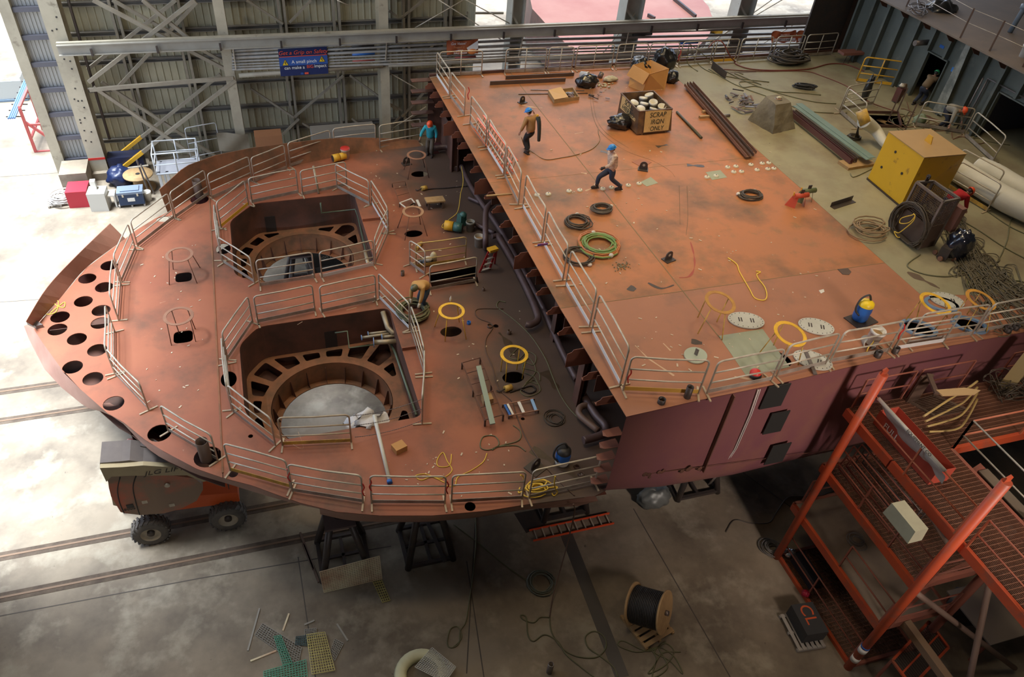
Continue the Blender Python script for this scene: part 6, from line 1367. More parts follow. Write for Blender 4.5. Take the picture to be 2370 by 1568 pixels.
TAN = mat('tan_work_shirt', (.38, .21, .08), .8, col2=(.28, .14, .05), scale=6); NAVY = mat('navy_trousers', (.02, .025, .045), .8, col2=(.035, .04, .06), scale=6)
HB = mat('helmet_blue', (.02, .22, .62), .35); HR = mat('helmet_orange_red', (.80, .10, .03), .35); HG = mat('helmet_green', (.03, .32, .12), .35)
p_, hc, HM, s = person(U(1222, 353), (-.35, .9, 0), 'person in blue helmet and tan shirt carrying a black bag, trailing a line', TAN, mat('black_trousers', (.018, .018, .02), .8), HB, lean=.05, stride=(-.25, .3), arms=(((-.14, -.02, -.26), (-.06, .08, -.24)), ((.2, .02, -.18), (-.1, .12, .22))), look=(-.6, .2), h=1.72)
c = U(1222, 353)+V((.20, -.26, 1.05)); mb = MB(); mb.tube(catmull([c+V((-.03, .1, .42)), c+V((0, 0, .25)), c+V((.03, -.05, -.1)), c+V((.06, -.04, -.45))], 6), .085, 10, r1=.06); mb.build('tool_bag', mat('bag_black', (.03, .035, .03), .7), label='long black bag slung over the shoulder of the man in tan', cat='bag')
mb = MB(); mb.ball(c+V((-.05, .1, .48)), .05, 8); mb.build('yellow_fitting', YEL, label='yellow fitting at the top of the slung black bag', cat='fitting')
person(U(1407, 438), (-1, .05, 0), 'person in blue helmet and pale plaid shirt walking left in full stride', mat('plaid_shirt', (.70, .52, .38), .8, col2=(.30, .19, .15), scale=14, amt=.9), NAVY, HB, lean=.06, stride=(-.95, .95), arms=(((-.1, .14, -.24), (.04, .2, -.1)), ((.1, -.16, -.24), (.02, .02, -.25))), look=(0, .1), h=1.78, gloves=BLK)
person(L(995, 359), (-.35, -1, 0), 'person in red helmet and teal long-sleeved shirt at the far edge of the fore deck', mat('teal_shirt', (.03, .36, .42), .8, col2=(.02, .27, .33), scale=6), mat('grey_brown_trousers', (.11, .085, .06), .8), HR, lean=.08, stride=(.3, -.2), arms=(((-.1, 0, -.27), (.02, .08, -.24)), ((.16, .06, -.24), (.06, .14, -.2))), look=(.1, .45), h=1.78)
person(L(981, 712), (-.75, -.66, 0), 'person in tan hooded coat stooping over the green hose coil', mat('tan_coat', (.52, .29, .09), .8, col2=(.42, .22, .07), scale=6), mat('jeans', (.03, .045, .07), .8), None, lean=.75, hunch=.45, stride=(.12, -.15), arms=(((-.04, .12, -.26), (.02, .1, -.25)), ((.03, .10, -.27), (-.04, .06, -.26))), look=(0, .4), h=1.80, hood=mat('welding_hood', (.07, .085, .05), .35, col2=(.25, .2, .1), scale=8), gloves=mat('pale_glove', (.6, .5, .35), .8))
person(U(2124, 242), (.95, .35, 0), 'person in green helmet and brown coat leaning into the dark bulkhead opening', mat('brown_coat', (.16, .105, .055), .8), NAVY, HG, lean=.65, hunch=.2, stride=(-.5, .15), arms=(((0, .22, -.14), (0, .22, -.05)), ((0, .2, .0), (.02, .24, .06))), look=(0, 0), h=1.72)
person(U(2180, 296), (.1, -1, 0), 'person in orange helmet and grey shirt bending over behind the yellow box', mat('grey_shirt', (.30, .27, .21), .8, col2=(.22, .2, .16), scale=6), NAVY, HR, lean=1.25, hunch=.2, stride=(.1, -.1), arms=(((-.12, .05, -.24), (.0, .1, -.22)), ((.1, .1, -.27), (.02, .04, -.25))), look=(0, -.1), h=1.75)
person(U(2178, 510), (.95, -.05, 0), 'person in orange helmet and red sweater bent forward behind the brown basket', mat('red_sweater', (.40, .008, .012), .8), NAVY, HR, lean=1.1, hunch=.25, stride=(-.1, .1), arms=(((-.02, .08, -.27), (0, .12, -.22)), ((.02, .1, -.26), (0, .12, -.22))), look=(0, 0), h=1.78)
# ================================================================= deckhouse at the right end of the upper deck
dh_ = thing('deckhouse', (28.3, 26, ZU), 'grey-green stiffened deckhouse bulkhead with dark openings under a high platform', 'deckhouse')
XB = 28.95; ZP = 11.24; YB0, YB1 = 12.0, YF-.05
def yat(x, y): return WX(x, y, XB).y
D1 = (U(2153, 246).y, U(2104, 221).y); D2 = (19.5, U(2255, 318).y)
print('doors', D1, D2)
wl = [V((XB, YB0, 0)), V((XB, YB1, 0))]
mb = MB()
def wallseg(y0, y1, z0, z1): mb.box((XB, (y0+y1)/2, (z0+z1)/2), (.03, abs(y1-y0), z1-z0))
d1a, d1b = sorted(D1); d2a, d2b = sorted(D2)
zt1 = ZU+2.0; zt2 = ZU+1.95
wallseg(YB0, d2a, ZU, ZP); wallseg(d2a, d2b, zt2, ZP); wallseg(d2b, d1a, ZU, ZP); wallseg(d1a, d1b, zt1, ZP); wallseg(d1b, YB1, ZU, ZP)
mb.build('bulkhead', DCK, dh_)
y = YB1-.3; k = 0
while y > YB0:
    ins = any(a-.05 < y < b+.05 for a, b in ((d1a, d1b), (d2a, d2b)))
    z0 = ZU if not ins else ZU+2.05
    mb = MB(); mb.sect((XB-.14, y, z0), (XB-.14, y, ZP), [(-.12, -.01), (.12, -.01), (.12, .01), (-.12, .01)], up=(0, 1, 0)); mb.box((XB-.26, y+.05, (z0+ZP)/2), (.02, .12, ZP-z0)); mb.build('stiffener', DCK, dh_)
    y -= 1.0; k += 1
for a, b, zt in ((d1a, d1b, zt1), (d2a, d2b, zt2)):
    mb = MB(); mb.box((XB-.05, a, (ZU+zt)/2), (.16, .05, zt-ZU)); mb.box((XB-.05, b, (ZU+zt)/2), (.16, .05, zt-ZU)); mb.box((XB-.05, (a+b)/2, zt), (.16, b-a, .05)); mb.build('door_frame', DCK, dh_)
mb = MB(); mb.box((XB+3, (YB0+YB1)/2, (ZU+ZP)/2), (.04, YB1-YB0, ZP-ZU)); mb.box((XB+1.5, YB1, (ZU+ZP)/2), (3, .04, ZP-ZU))
for yy in (d1a-.5, d2a-.3, d2b+.4, 25): mb.box((XB+1.5, yy, (ZU+ZP)/2), (3, .04, ZP-ZU))
mb.build('inner_bulkhead', mat('inner_grey', (.07, .07, .10), .6), dh_)
mb = MB(); mb.box((28.0+6.05, (YB0+YB1)/2+1.5, ZP), (12.1, YB1-YB0+3, .06)); mb.build('platform_plate', TOPD, dh_)
y = YB1-.6
while y > YB0: mb = MB(); mb.prism([V((28.1, y, ZP-.03)), V((28.6, y, ZP-.03)), V((28.75, y, ZP-.45)), V((28.45, y, ZP-.36))], .02, (0, 1, 0)); mb.build('edge_bracket', BRN, dh_); y -= 1.44
mb = MB(); mb.box((XB+.3, YB1+.35, (ZU+ZP)/2+.1), (3.2, .05, ZP-ZU+1)); mb.build('end_plating', DBR, dh_)
mb = MB(); ps = [A(2145, 98, ZU+1.9)]; yy = yat(2150, 98); c = WX(2150, 98, XB); mb.tube([c+V((-.75, 0, 0)), c+V((0, 0, 0))], .12, 12); mb.build('pipe_stub', STL, dh_)
for q, w_ in (((2180, 108), .25),):
    c = WX(*q, XB-.02); mb = MB(); mb.box(c, (.012, w_, .12)); mb.build('blue_mark', BLUE, dh_)
c = WX(2212, 165, XB-.02); mb = MB(); mb.box((XB-.02, c.y, c.z), (.012, .5, .18)); mb.build('blue_mark', mat('blue_chalk', (.05, .2, .5), .7), dh_)
mb = MB(); c0 = WX(2242, 105, XB-.3); mb.prism([V((XB-.29, c0.y-.35, ZU+.1)), V((XB-.29, c0.y+.2, ZU+.1)), V((XB-.29, c0.y+.15, ZP-.2)), V((XB-.29, c0.y-.1, ZP-.2))], .01, (-1, 0, 0)); mb.build('worn_plate', mat('scraped_plate', (.13, .14, .12), .5, col2=(.36, .36, .30), scale=2.2, amt=.9), dh_)
# platform furniture
for k, (a, b, lab) in enumerate((((2222, 88), (2262, 15), 'upright steel bars of the first rail post on the high platform'), ((2290, 118), (2330, 45), 'second leaning rail post on the high platform'), ((2367, 155), (2380, 70), 'third rail post on the high platform at the picture border'), ((2098, 15), (2105, -10), 'rail post at the far end of the high platform'))):
    p = A(a[0], a[1], ZP+.03); mb = MB(); mb.bar(p, p+V((.03, .02, 1.15)), .06, .06); mb.build('rail_post', DBR, label=lab, cat='post', group='rail posts on the high platform')
P_ = [A(x, y, ZP+.03)+V((.03, .02, 1.1)) for x, y in ((2098, 15), (2222, 88), (2290, 118), (2367, 155))]
for f in (0, -.5): mb = MB(); mb.tube([p+V((0, 0, f)) for p in P_], .012, 5); mb.build('guard_wire', GALV, label='guard wire along the high platform, '+('upper' if f == 0 else 'lower')+' one', cat='wire')
bucket(A(2368, 132, ZP+.03), 'white bucket on the high platform at the right border', s=1.3, grp='loose pails on deck')
p = A(2337, 75, ZP+.03); mb = MB(); mb.tube([p, p+V((.35, .1, 2.2))], .1, 12); mb.lathe(p+V((.15, .05, 1.0)), [(.1, -.1), (.16, -.08), (.16, .08), (.1, .1)], 14); mb.build('grey_pipe', mat('blue_grey_pipe', (.18, .22, .26), .4), label='fat blue-grey pipe rising from the high platform', cat='pipe')
mb = MB(); P = [A(x, y, ZP+.05) for x, y in ((2110, 25), (2125, 15), (2140, 22), (2135, 35), (2118, 32))]; 
for k in range(5): mb.tube(catmull([p+V((rnd.uniform(-.3, .3), rnd.uniform(-.3, .3), rnd.uniform(0, .2))) for p in P], 4, True), .02, 5, closed=True)
mb.build('cable_heap', STL, label='grey cable heap on the high platform beside the black bag', cat='cables')
# corner clutter behind: dark bay, pipes, red shelf
mb = MB(); p, q = A(1946, 122, ZU+.5), A(2045, 118, ZU+.5); mb.bar(p, q, .5, .12); mb.build('steel_shelf', mat('shelf_rust', (.25, .10, .07), .6), label='rusty shelf beam left of the deckhouse corner', cat='shelf')
for k in range(7): p, q = U(1950+12*k, 150-2*k), U(1962+12*k, 128-2*k, .2); mb = MB(); mb.bar(p, q, .03, .03); mb.build('bracket_bar', DBR, label='slim bar leaning below the rusty shelf beam', cat='bar', group='slim bars below the shelf beam')
bx_ = MB(); yy = YF+.0; bx_.box((XB-1.2, YF+.3, ZU+1.0), (2.2, .1, 3.6)); bx_.build('dark_partition', DST, label='dark partition plates left of the deckhouse bulkhead', cat='plate')
mb = MB(); mb.tube(catmull([WY(1985, 110, YF+.1), WY(1990, 40, YF+.1), WY(2005, 20, YF+.1), WY(2045, 38, YF-.2)], 6), .09, 10); mb.build('bent_pipe', STL, label='bent grey pipe over the dark corner beside the deckhouse', cat='pipe')
t = thing('cable_reel', U(2090, 215), 'small flat wooden cable reel leaning by the deckhouse', 'reel'); mb = MB(); c = U(2088, 207, .3); mb.cyl(c, c+V((.06, -.1, .02)), .26, n=20); mb.build('disc', mat('reel_disc', (.30, .20, .13), .7), t); mb = MB(); mb.cyl(c+V((.05, -.11, .02)), c+V((.08, -.14, .02)), .05, n=10); mb.build('hub', DST, t)
t = thing('valve_manifold', U(2072, 232), 'cluster of valves and bottles standing behind the hatch', 'manifold'); mb = MB(); c = U(2072, 236); mb.box(c+V((0, 0, .35)), (.3, .25, .6), rzm(.4)); mb.build('body', mat('manifold_red', (.14, .05, .04), .6), t); mb = MB(); mb.ball(c+V((0, 0, .75)), .14, 10, sc=(1, 1, .6), jit=.4); mb.build('fittings', GALV, t)
bag((2125, 285), ZU, .28, .22, .22, 'green and white crumpled sack behind the hatch', 61, mat('green_sack', (.16, .22, .10), .7, col2=(.4, .42, .35), scale=4), 'sack', 'sack')
for k, (a, b) in enumerate((((2055, 280), (2098, 215)), ((2095, 300), (2140, 245)), ((2075, 262), (2095, 228)))):
    p = U(*a); mb = MB(); mb.bar(p, p+V((.05, .05, 1.1)), .05, .05); mb.build('hatch_post', DBR, label=('left', 'right', 'rear')[k]+' dark post standing at the open hatch', cat='post')
for k in range(3): p, q = U(2055, 280, .35*k+.35), U(2095, 300, .35*k+.35); mb = MB(); mb.tube([p, q], .012, 5); mb.build('hatch_wire', RSTD, label='rusty wire between the hatch posts, '+('lowest', 'middle', 'top')[k], cat='wire')
# pipe frame scaffold before the bulkhead
mb = MB(); a, b = U(2225, 300), U(2370, 395)
P = [a, a+V((0, 0, 2.2)), WX(2370, 230, a.x+.5)]
mb.tube([P[0], P[1]], .03, 8); mb.tube([P[0]+V((-.15, .1, 0)), P[1]+V((-.15, .1, 0))], .03, 8); mb.tube([P[1], V((P[1].x+.2, 14, P[1].z))], .03, 8); mb.build('scaffold_frame', STL, label='tall grey tube frame standing before the deckhouse', cat='frame')
mb = MB(); c = U(2350, 400); mb.box((c.x+.9, c.y-.9, ZU+.9), (1.6, 1.2, 1.8), rzm(.1)); mb.build('red_panel_box', mat('panel_maroon', (.11, .045, .04), .6, col2=(.08, .06, .05), scale=1), label='dark maroon cabinet at the right end of the deckhouse', cat='cabinet')
# hose clutter near deckhouse
for k in range(14):
    rg = random.Random(100+k); x0, y0 = rg.uniform(2040, 2240), rg.uniform(210, 290); hose([(x0+rg.uniform(-30, 30)+i*14, y0+rg.uniform(-14, 14)+i*9) for i in range(7)], .016, RSTD if k % 3 == 0 else OLV, 'thin hose lying among others on the deck before the deckhouse', group='hoses before the deckhouse')
# ================================================================= banners
def banner(name, TL, TR, BL, yy, lab, cols, wave=.0, n=16):
    a, b, c = WY(*TL, yy), WY(*TR, yy), WY(*BL, yy); t = thing(name, c, lab, 'banner'); rows = []
    for i in range(9):
        r = []
        for j in range(n+1):
            p = a.lerp(b, j/n)+(c-a)*(i/8); p.y += wave*math.sin(j*.9+i*.5); p.z += wave*.8*math.sin(j*.55)*(1 if i < 2 else .6); r.append(p)
        rows.append(r)
    mb = MB(); mb.smooth = True; mb.sheet(rows); mb.sheet([[p+V((0, .01, 0)) for p in reversed(r)] for r in rows]); o = mb.build('fabric', cols, t); return t, a, (b-a), (c-a)
NB = mat('banner_navy', (.012, .022, .10), .6); t, a, ux, vy = banner('safety_banner', (643, 114), (756, 108), (650, 177), YW-.265, 'dark blue safety banner reading Get a Grip on Safety', NB)
X_, Y_ = ux.normalized(), -vy.normalized(); bw, bh = ux.length, vy.length; N_ = V((0, -1, 0))
def on(u, v, d=.02): return a+ux*u+vy*v+N_*d
mb = MB(); mb.prism([on(.0, .30), on(1, .30), on(1, .62), on(0, .62)], .004, N_); mb.build('blue_field', mat('banner_blue', (.03, .09, .33), .6), t)
mb = MB(); mb.prism([on(.01, .27, .026), on(.99, .27, .026), on(.99, .295, .026), on(.01, .295, .026)], .004, N_); mb.build('orange_line', mat('banner_orange', (.75, .10, .05), .5), t)
BO, BWH, BYL = MATS['banner_orange'], mat('banner_white', (.8, .8, .78), .5), mat('banner_yellow', (.80, .55, .02), .5)
text('lettering', 'Get a Grip on Safety', bh*.20, frame(on(.5, .15, .03), X_, Y_), BO, t, shear=.25, sx=1.06)
text('lettering', 'A small pinch', bh*.17, frame(on(.51, .49, .03), X_, Y_), BWH, t, sx=1.0); text('lettering', 'can make a', bh*.165, frame(on(.30, .70, .03), X_, Y_), BWH, t); text('lettering', 'BIG', bh*.165, frame(on(.625, .69, .03), X_, Y_), BO, t); text('lettering', 'impact', bh*.17, frame(on(.84, .68, .03), X_, Y_), BWH, t)
for u, v in ((.12, .50), (.88, .44)):
    c = on(u, v, .03); mb = MB(); mb.prism([c-X_*.17-Y_*.14, c+X_*.17-Y_*.14, c+Y_*.18], .004, N_); mb.build('warning_triangle', BLK, t); c = on(u, v, .036); mb = MB(); mb.prism([c-X_*.14-Y_*.12, c+X_*.14-Y_*.12, c+Y_*.145], .004, N_); mb.build('triangle_face', BYL, t)
    c = on(u, v, .042); mb = MB(); mb.bar(c-Y_*.07, c+Y_*.03, .03, .01, up=N_); mb.bar(c-X_*.06+Y_*.01, c+X_*.05+Y_*.03, .02, .01, up=N_); mb.bar(c-Y_*.03, c+X_*.06-Y_*.08, .02, .01, up=N_); mb.ball(c+Y_*.06, .022, 8); mb.build('figure_mark', BLK, t)
c = on(.5, .93, .03); mb = MB(); mb.prism([c-X_*.0-Y_*.05, c+X_*.2-Y_*.05, c+X_*.2+Y_*.05, c+Y_*.05], .004, N_); mb.build('logo', BO, t); mb = MB(); mb.prism([c-X_*.2-Y_*.05, c-X_*.06-Y_*.05, c-X_*.06+Y_*.05, c-X_*.2+Y_*.05], .004, N_); mb.build('logo_mark', MATS['banner_blue'], t)
RB = mat('banner_rust', (.42, .12, .03), .6, col2=(.30, .04, .03), scale=.8)
t, a, ux, vy = banner('vision_banner', (1034, 95), (1107, 92), (1034, 127), YW-.265, 'orange vision banner with one torn white corner', RB, .04); X_, Y_ = ux.normalized(), -vy.normalized(); bw, bh = ux.length, vy.length
for tx, u, v, s_ in (('Got Vision?', .36, .2, .27), ('Protect it', .38, .46, .24), ('wear', .42, .68, .22), ('Safety Glasses', .42, .88, .2)): text('lettering', tx, bh*s_, frame(on(u, v, .06), X_, Y_), BWH if v != .46 else mat('faded_orange', (.6, .25, .12), .6), t, shear=.2, sx=.9)
c = on(.82, .5, .07); mb = MB(); mb.prism([on(.62, .52, .07), on(.98, .02, .07), on(.99, .6, .07), on(.72, .95, .07)], .005, N_); mb.build('torn_corner', BWH, t); mb = MB(); mb.ball(on(.80, .80, .10), .19, 12, sc=(1.3, .15, .8)); mb.build('orange_shape', mat('basket_orange', (.70, .22, .05), .6), t)
for TL, TR, BL, lab in (((1788, 74), (1844, 72), (1785, 99), 'left of two orange and white banners on the far railing'), ((1847, 73), (1901, 71), (1842, 98), 'right of two orange and white banners on the far railing')):
    t, a, ux, vy = banner('railing_banner', TL, TR, BL, YF+1.8, lab, RB, .05); X_, Y_ = ux.normalized(), -vy.normalized(); bw, bh = ux.length, vy.length
    mb = MB(); mb.prism([on(.04, .58, .06), on(.96, .58, .06), on(.96, .86, .06), on(.04, .86, .06)], .004, N_); mb.build('white_field', BWH, t)
    text('lettering', 'SAFETY GLASSES', bh*.24, frame(on(.5, .72, .075), X_, Y_), DST, t, sx=.85); text('lettering', 'PROTECT', bh*.22, frame(on(.5, .3, .075), X_, Y_), BWH, t)
# ================================================================= neighbouring bay: second ship block, floor, lamp
t = thing('neighbour_hull_block', (21, 50, 3), 'pinkish primed deck of another hull block in the next bay', 'ship block')
PK = mat('pink_primer', (.42, .16, .12), .6, col2=(.50, .24, .18), scale=.3, amt=.8)
out_ = [A(1215, -60, 3), A(1232, 20, 3), A(1270, 62, 3), A(1345, 135, 3)]; e0 = out_[-1]; rr_ = [A(1480, 135, 3), A(1600, 120, 3), A(1640, 85, 3), A(1652, 50, 3), A(1640, 15, 3), A(1600, -30, 3), A(1500, -80, 3)]
poly = [V((p.x, max(p.y, 42.0), 0)) for p in out_+rr_]
mb = MB(); mb.plate(poly, [], 3.0, .05); mb.build('deck_plate', PK, t); mb = MB(); mb.sheet([[V((p.x, p.y, 2.98)) for p in poly+[poly[0]]], [V((p.x*.98+.4, p.y+.6, .3)) for p in poly+[poly[0]]]]); mb.build('shell', BRN, t)
for a, b in (((1560, -3), (1610, 38)), ((1435, 38), (1450, 45)), ((1500, 35), (1515, 43))): p, q = A(a[0], a[1], 3.12), A(b[0], b[1], 3.12); mb = MB(); mb.bar(p, q, .15, .25); mb.build('deck_beam', DST, t)
bag((1660, 75), 0, .8, .5, .4, 'yellow equipment on the bright floor of the next bay', 71, YEL, 'yellow_equipment', 'equipment')
t = thing('tube_lamp', WY(1620, 58, YW+.3), 'glowing fluorescent tube lamp under the runway beam', 'lamp'); p, q = WY(1600, 58, YW-.15), WY(1642, 57, YW-.15); mb = MB(); mb.tube([p, q], .1, 10); mb.build('tube', mat('lamp_glow', (1, 1, .95), .5, emit=(1, .97, .9, 12)), t); mb = MB(); mb.bar(p+V((0, 0, .14)), q+V((0, 0, .14)), .25, .08); mb.build('housing', GALV, t)
# ================================================================= outside yard and corner by the open end
YD = mat('yard_red', (.45, .08, .07), .6)
t = thing('pipe_rack', G(85, 350), 'red trestle rack with blue tubes in the bright yard', 'rack')
pa, pb = G(83, 352), G(160, 345)
mb = MB()
for x, y in ((83, 352), (100, 300), (118, 255)):
    b = G(x, y); mb.bar(b, b+V((0, 0, 2.6)), .14, .14); mb.bar(b+V((1.6, 0, 0)), b+V((0, 0, 1.8)), .12, .12); mb.bar(b, b+V((1.8, 0, 0)), .12, .12); mb.bar(b+V((0, 0, 1.6)), b+V((.9, 0, 1.6)), .1, .1)
mb.bar(pa+V((0, 0, 2.6)), G(118, 255)+V((0, 0, 2.6)), .12, .12); mb.bar(pa+V((0, 0, .8)), G(118, 255)+V((0, 0, .8)), .1, .1); mb.build('frame', YD, t)
for k in range(4): mb = MB(); mb.tube([pa+V((-.25-.1*k, -.6, 2.3)), G(118, 255)+V((-.25-.1*k, 1, 2.3))], .05, 6); mb.build('blue_tube', mat('rack_blue', (.1, .2, .4), .5), t)
for k in range(8): f = k/7; p = pa.lerp(G(118, 255), f); mb = MB(); mb.bar(p+V((0, 0, 2.1)), p+V((-.8, 0, 2.15)), .05, .05); mb.build('arm', DST, t)
t = thing('yard_crate', G(30, 225), 'pale open-cornered crate on a pallet in the bright yard', 'crate'); c = G(28, 228); mb = MB(); mb.box(c+V((0, -.4, .7)), (1.9, .05, 1.1)); mb.box(c+V((.95, .3, .8)), (.05, 1.4, 1.3)); mb.build('panels', mat('crate_grey', (.42, .45, .44), .5), t); mb = MB(); mb.box(c+V((0, .2, .07)), (2, 1.4, .12)); mb.build('pallet', mat('pallet_blue', (.15, .22, .3), .6), t)
def pallet(c, w, d, rz, lab, parent=None, m_=WOOD):
    R = rzm(rz); t = thing('wooden_pallet', c, lab, 'pallet')
    for k in range(6): mb = MB(); mb.box(V(c)+R @ V((0, -d/2+d*(k+.5)/6, .125)), (w, d/6*.68, .022), R); mb.build('top_board', m_, t)
    for k in range(3): mb = MB(); mb.box(V(c)+R @ V((-w/2+.05+(w-.1)*k/2, 0, .06)), (.08, d, .1), R); mb.build('stringer', m_, t)
    return t
pallet(G(142, 468), 1.2, 1.0, .1, 'pallet under the hose coil at the open hall end', m_=mat('grey_wood', (.3, .27, .23), .8))
coil((143, 462), .62, 12, .03, mat('pale_hose', (.45, .42, .38), .5), 'pale hose coil heaped on a pallet at the open hall end', z=.14, jit=.3, stack=5)
def fbox(c, sz, rz, m_, lab, name='box', cat='box', parent=None): mb = MB(); mb.box(V(c)+V((0, 0, sz[2]/2)), sz, rzm(rz)); return mb.build(name, m_, parent, label=lab, cat=cat)
fbox(G(190, 468), (1.0, 1.1, .9), -.05, mat('box_red', (.38, .015, .03), .5), 'dark red steel cabinet left of the white one', 'steel_cabinet', 'cabinet')
o = fbox(G(185, 430, 0), (1.3, 1.5, 1.1), 0, CONC, 'pale concrete footing block of the outermost column', 'concrete_footing', 'footing')
fbox(G(236, 480), (.85, .8, 1.0), -.1, mat('cab_white', (.5, .48, .42), .5), 'cream cabinet with papers on top beside the wide column', 'cream_cabinet', 'cabinet')
o = MB(); c = G(236, 480); c.z = 1.0; o.box(c+V((-.1, .2, .22)), (.25, .3, .44)); o.build('switch_box', WHT, label='small white box standing on the cream cabinet', cat='box')
t = thing('white_stool', G(262, 475), 'white bench-like stool right of the cream cabinet', 'stool'); c = G(262, 474); mb = MB(); mb.box(c+V((0, 0, .66)), (.5, .6, .08)); mb.build('seat', WHT, t)
for dx in (-.2, .2):
    for dy in (-.25, .25): mb = MB(); mb.bar(c+V((dx, dy, 0)), c+V((dx, dy, .62)), .08, .08); mb.build('leg', WHT, t)
t = thing('toolbox', G(312, 470), 'big dark blue job-site toolbox with a grey ribbed lid on a pallet', 'toolbox'); c = G(308, 466, .14); mb = MB(); mb.box(c+V((0, 0, .3)), (1.2, .7, .6), rzm(.0)); mb.build('box_body', mat('tool_navy', (.01, .03, .08), .4), t); mb = MB(); mb.box(c+V((0, 0, .66)), (1.24, .74, .12), rzm(.0)); mb.box(c+V((0, 0, .74)), (.9, .5, .06)); mb.build('lid', mat('lid_grey_blue', (.16, .20, .27), .5), t); mb = MB(); mb.box(c+V((0, -.36, .3)), (.35, .01, .2)); mb.build('label_plate', WHT, t)
for dx in (-.35, .35): mb = MB(); mb.box(c+V((dx, -.37, .55)), (.08, .04, .14)); mb.build('latch', GALV, t)
pallet(G(308, 468), 1.3, 1.0, 0, 'pallet under the blue toolbox', m_=mat('grey_wood', (.3, .27, .23), .8))
bucket(G(344, 463), 'white and yellow bucket right of the blue toolbox', s=1.4, grp='floor pails')
t = thing('cable_drum', G(328, 440), 'empty wooden cable drum behind the blue toolbox', 'cable drum'); c = G(328, 436); 
mb = MB(); mb.lathe(c, [(0, .8), (.75, .8), (.75, .86), (0, .86)], 24); mb.lathe(c, [(0, 0), (.75, 0), (.75, .06), (0, .06)], 24); mb.build('flange', WOOD, t); mb = MB(); mb.lathe(c, [(.35, .06), (.35, .8)], 18); mb.build('core', WOOD, t); mb = MB(); mb.lathe(c, [(0, .865), (.12, .865)], 12); mb.build('hub_hole', BLK, t)
bag((283, 425), 0, .7, .6, .55, 'dark blue tarpaulin bundle behind the toolbox', 81, mat('navy_tarp', (.01, .02, .07), .4), 'tarpaulin_bundle', 'tarpaulin')
fbox(G(300, 395), (1.8, .8, 1.0), 0, mat('shelf_navy', (.02, .025, .06), .5), 'dark shelf unit against the wall by the braces', 'shelf_unit', 'shelf')
t = thing('coat_rack', G(338, 450), 'metal stand with pegs behind the blue toolbox', 'stand'); c = G(346, 452); mb = MB(); mb.bar(c, c+V((-.2, .3, 1.9)), .07, .07); mb.bar(c+V((.25, .05, 0)), c+V((-.05, .2, 1.7)), .06, .06); mb.build('post', STL, t); mb = MB(); mb.bar(c+V((-.7, .2, 1.55)), c+V((.3, .2, 1.6)), .06, .06); mb.build('peg_bar', GALV, t)
# white wire cage platform
t = thing('white_cage_lift', G(400, 420), 'white tubular work cage on posts behind the nose', 'work cage'); WT = mat('cage_white', (.50, .52, .54), .4, .2)
c0 = WY(365, 415, 37.2); zc = c0.z; x0, x1, y0, y1 = c0.x, c0.x+2.1, 37.2, 38.6; zc = max(c0.z, 1.6)
mb = MB()
for z_ in (zc, zc+.5, zc+1.1):
    P = [V((x0, y0, z_)), V((x1, y0, z_)), V((x1, y1, z_)), V((x0, y1, z_))]; mb.tube(P+[P[0]], .035, 8)
for x_ in (x0, (x0+x1)/2, x1):
    for y_ in (y0, y1): mb.tube([V((x_, y_, zc)), V((x_, y_, zc+1.1))], .035, 8)
mb.build('rail', WT, t); mb = MB(); mb.box(((x0+x1)/2, (y0+y1)/2, zc-.03), (x1-x0, y1-y0, .06)); mb.build('floor_grid', mat('cage_floor', (.25, .25, .27), .6), t)
for x_ in (x0+.1, x0+.5): mb = MB(); mb.bar((x_, y0+.2, 0), (x_-.0, y0+.2, zc), .1, .14); mb.build('post', WT, t)
for x_, y_ in ((x1-.2, y0+.1), (x1-.2, y1-.1), (x0+.2, y1-.1)): mb = MB(); mb.bar((x_, y_, 0), (x_, y_, zc), .08, .08); mb.build('post', WT, t)
panel(0, (448, 400), (520, 385), 2.6, 'tall white guard fence right of the white work cage', None, tube_m=WT, toe=WT, foot=False, name='guard_fence')
mb = MB(); rows = []; p0 = WY(500, 308, YW-.4)
for i in range(7): rows.append([p0+V((.27*j, .1*math.sin(j+i*.6), -.17*i-.03*j)) for j in range(7)])
mb.smooth = True; mb.sheet(rows); mb.build('hanging_tarp', mat('tarp_khaki', (.20, .17, .12), .7), label='khaki tarp hanging over the braces at the wall', cat='tarpaulin')
fbox(WY(622, 326, YW-1.6)*1-V((0, 0, WY(622, 326, YW-1.6).z)), (1.4, .8, 2.6), 0, mat('crate_brown', (.28, .12, .05), .7), 'tall brown plywood crate against the far wall', 'plywood_crate', 'crate')
o = MB(); p = WY(880, 318, 38.5); o.box((p.x-2, 38.8, 1.3), (3.4, .9, 2.6)); o.build('storage_unit', mat('storage_grey', (.2, .18, .15), .7), label='grey storage unit seen over the far edge of the fore deck', cat='storage unit')
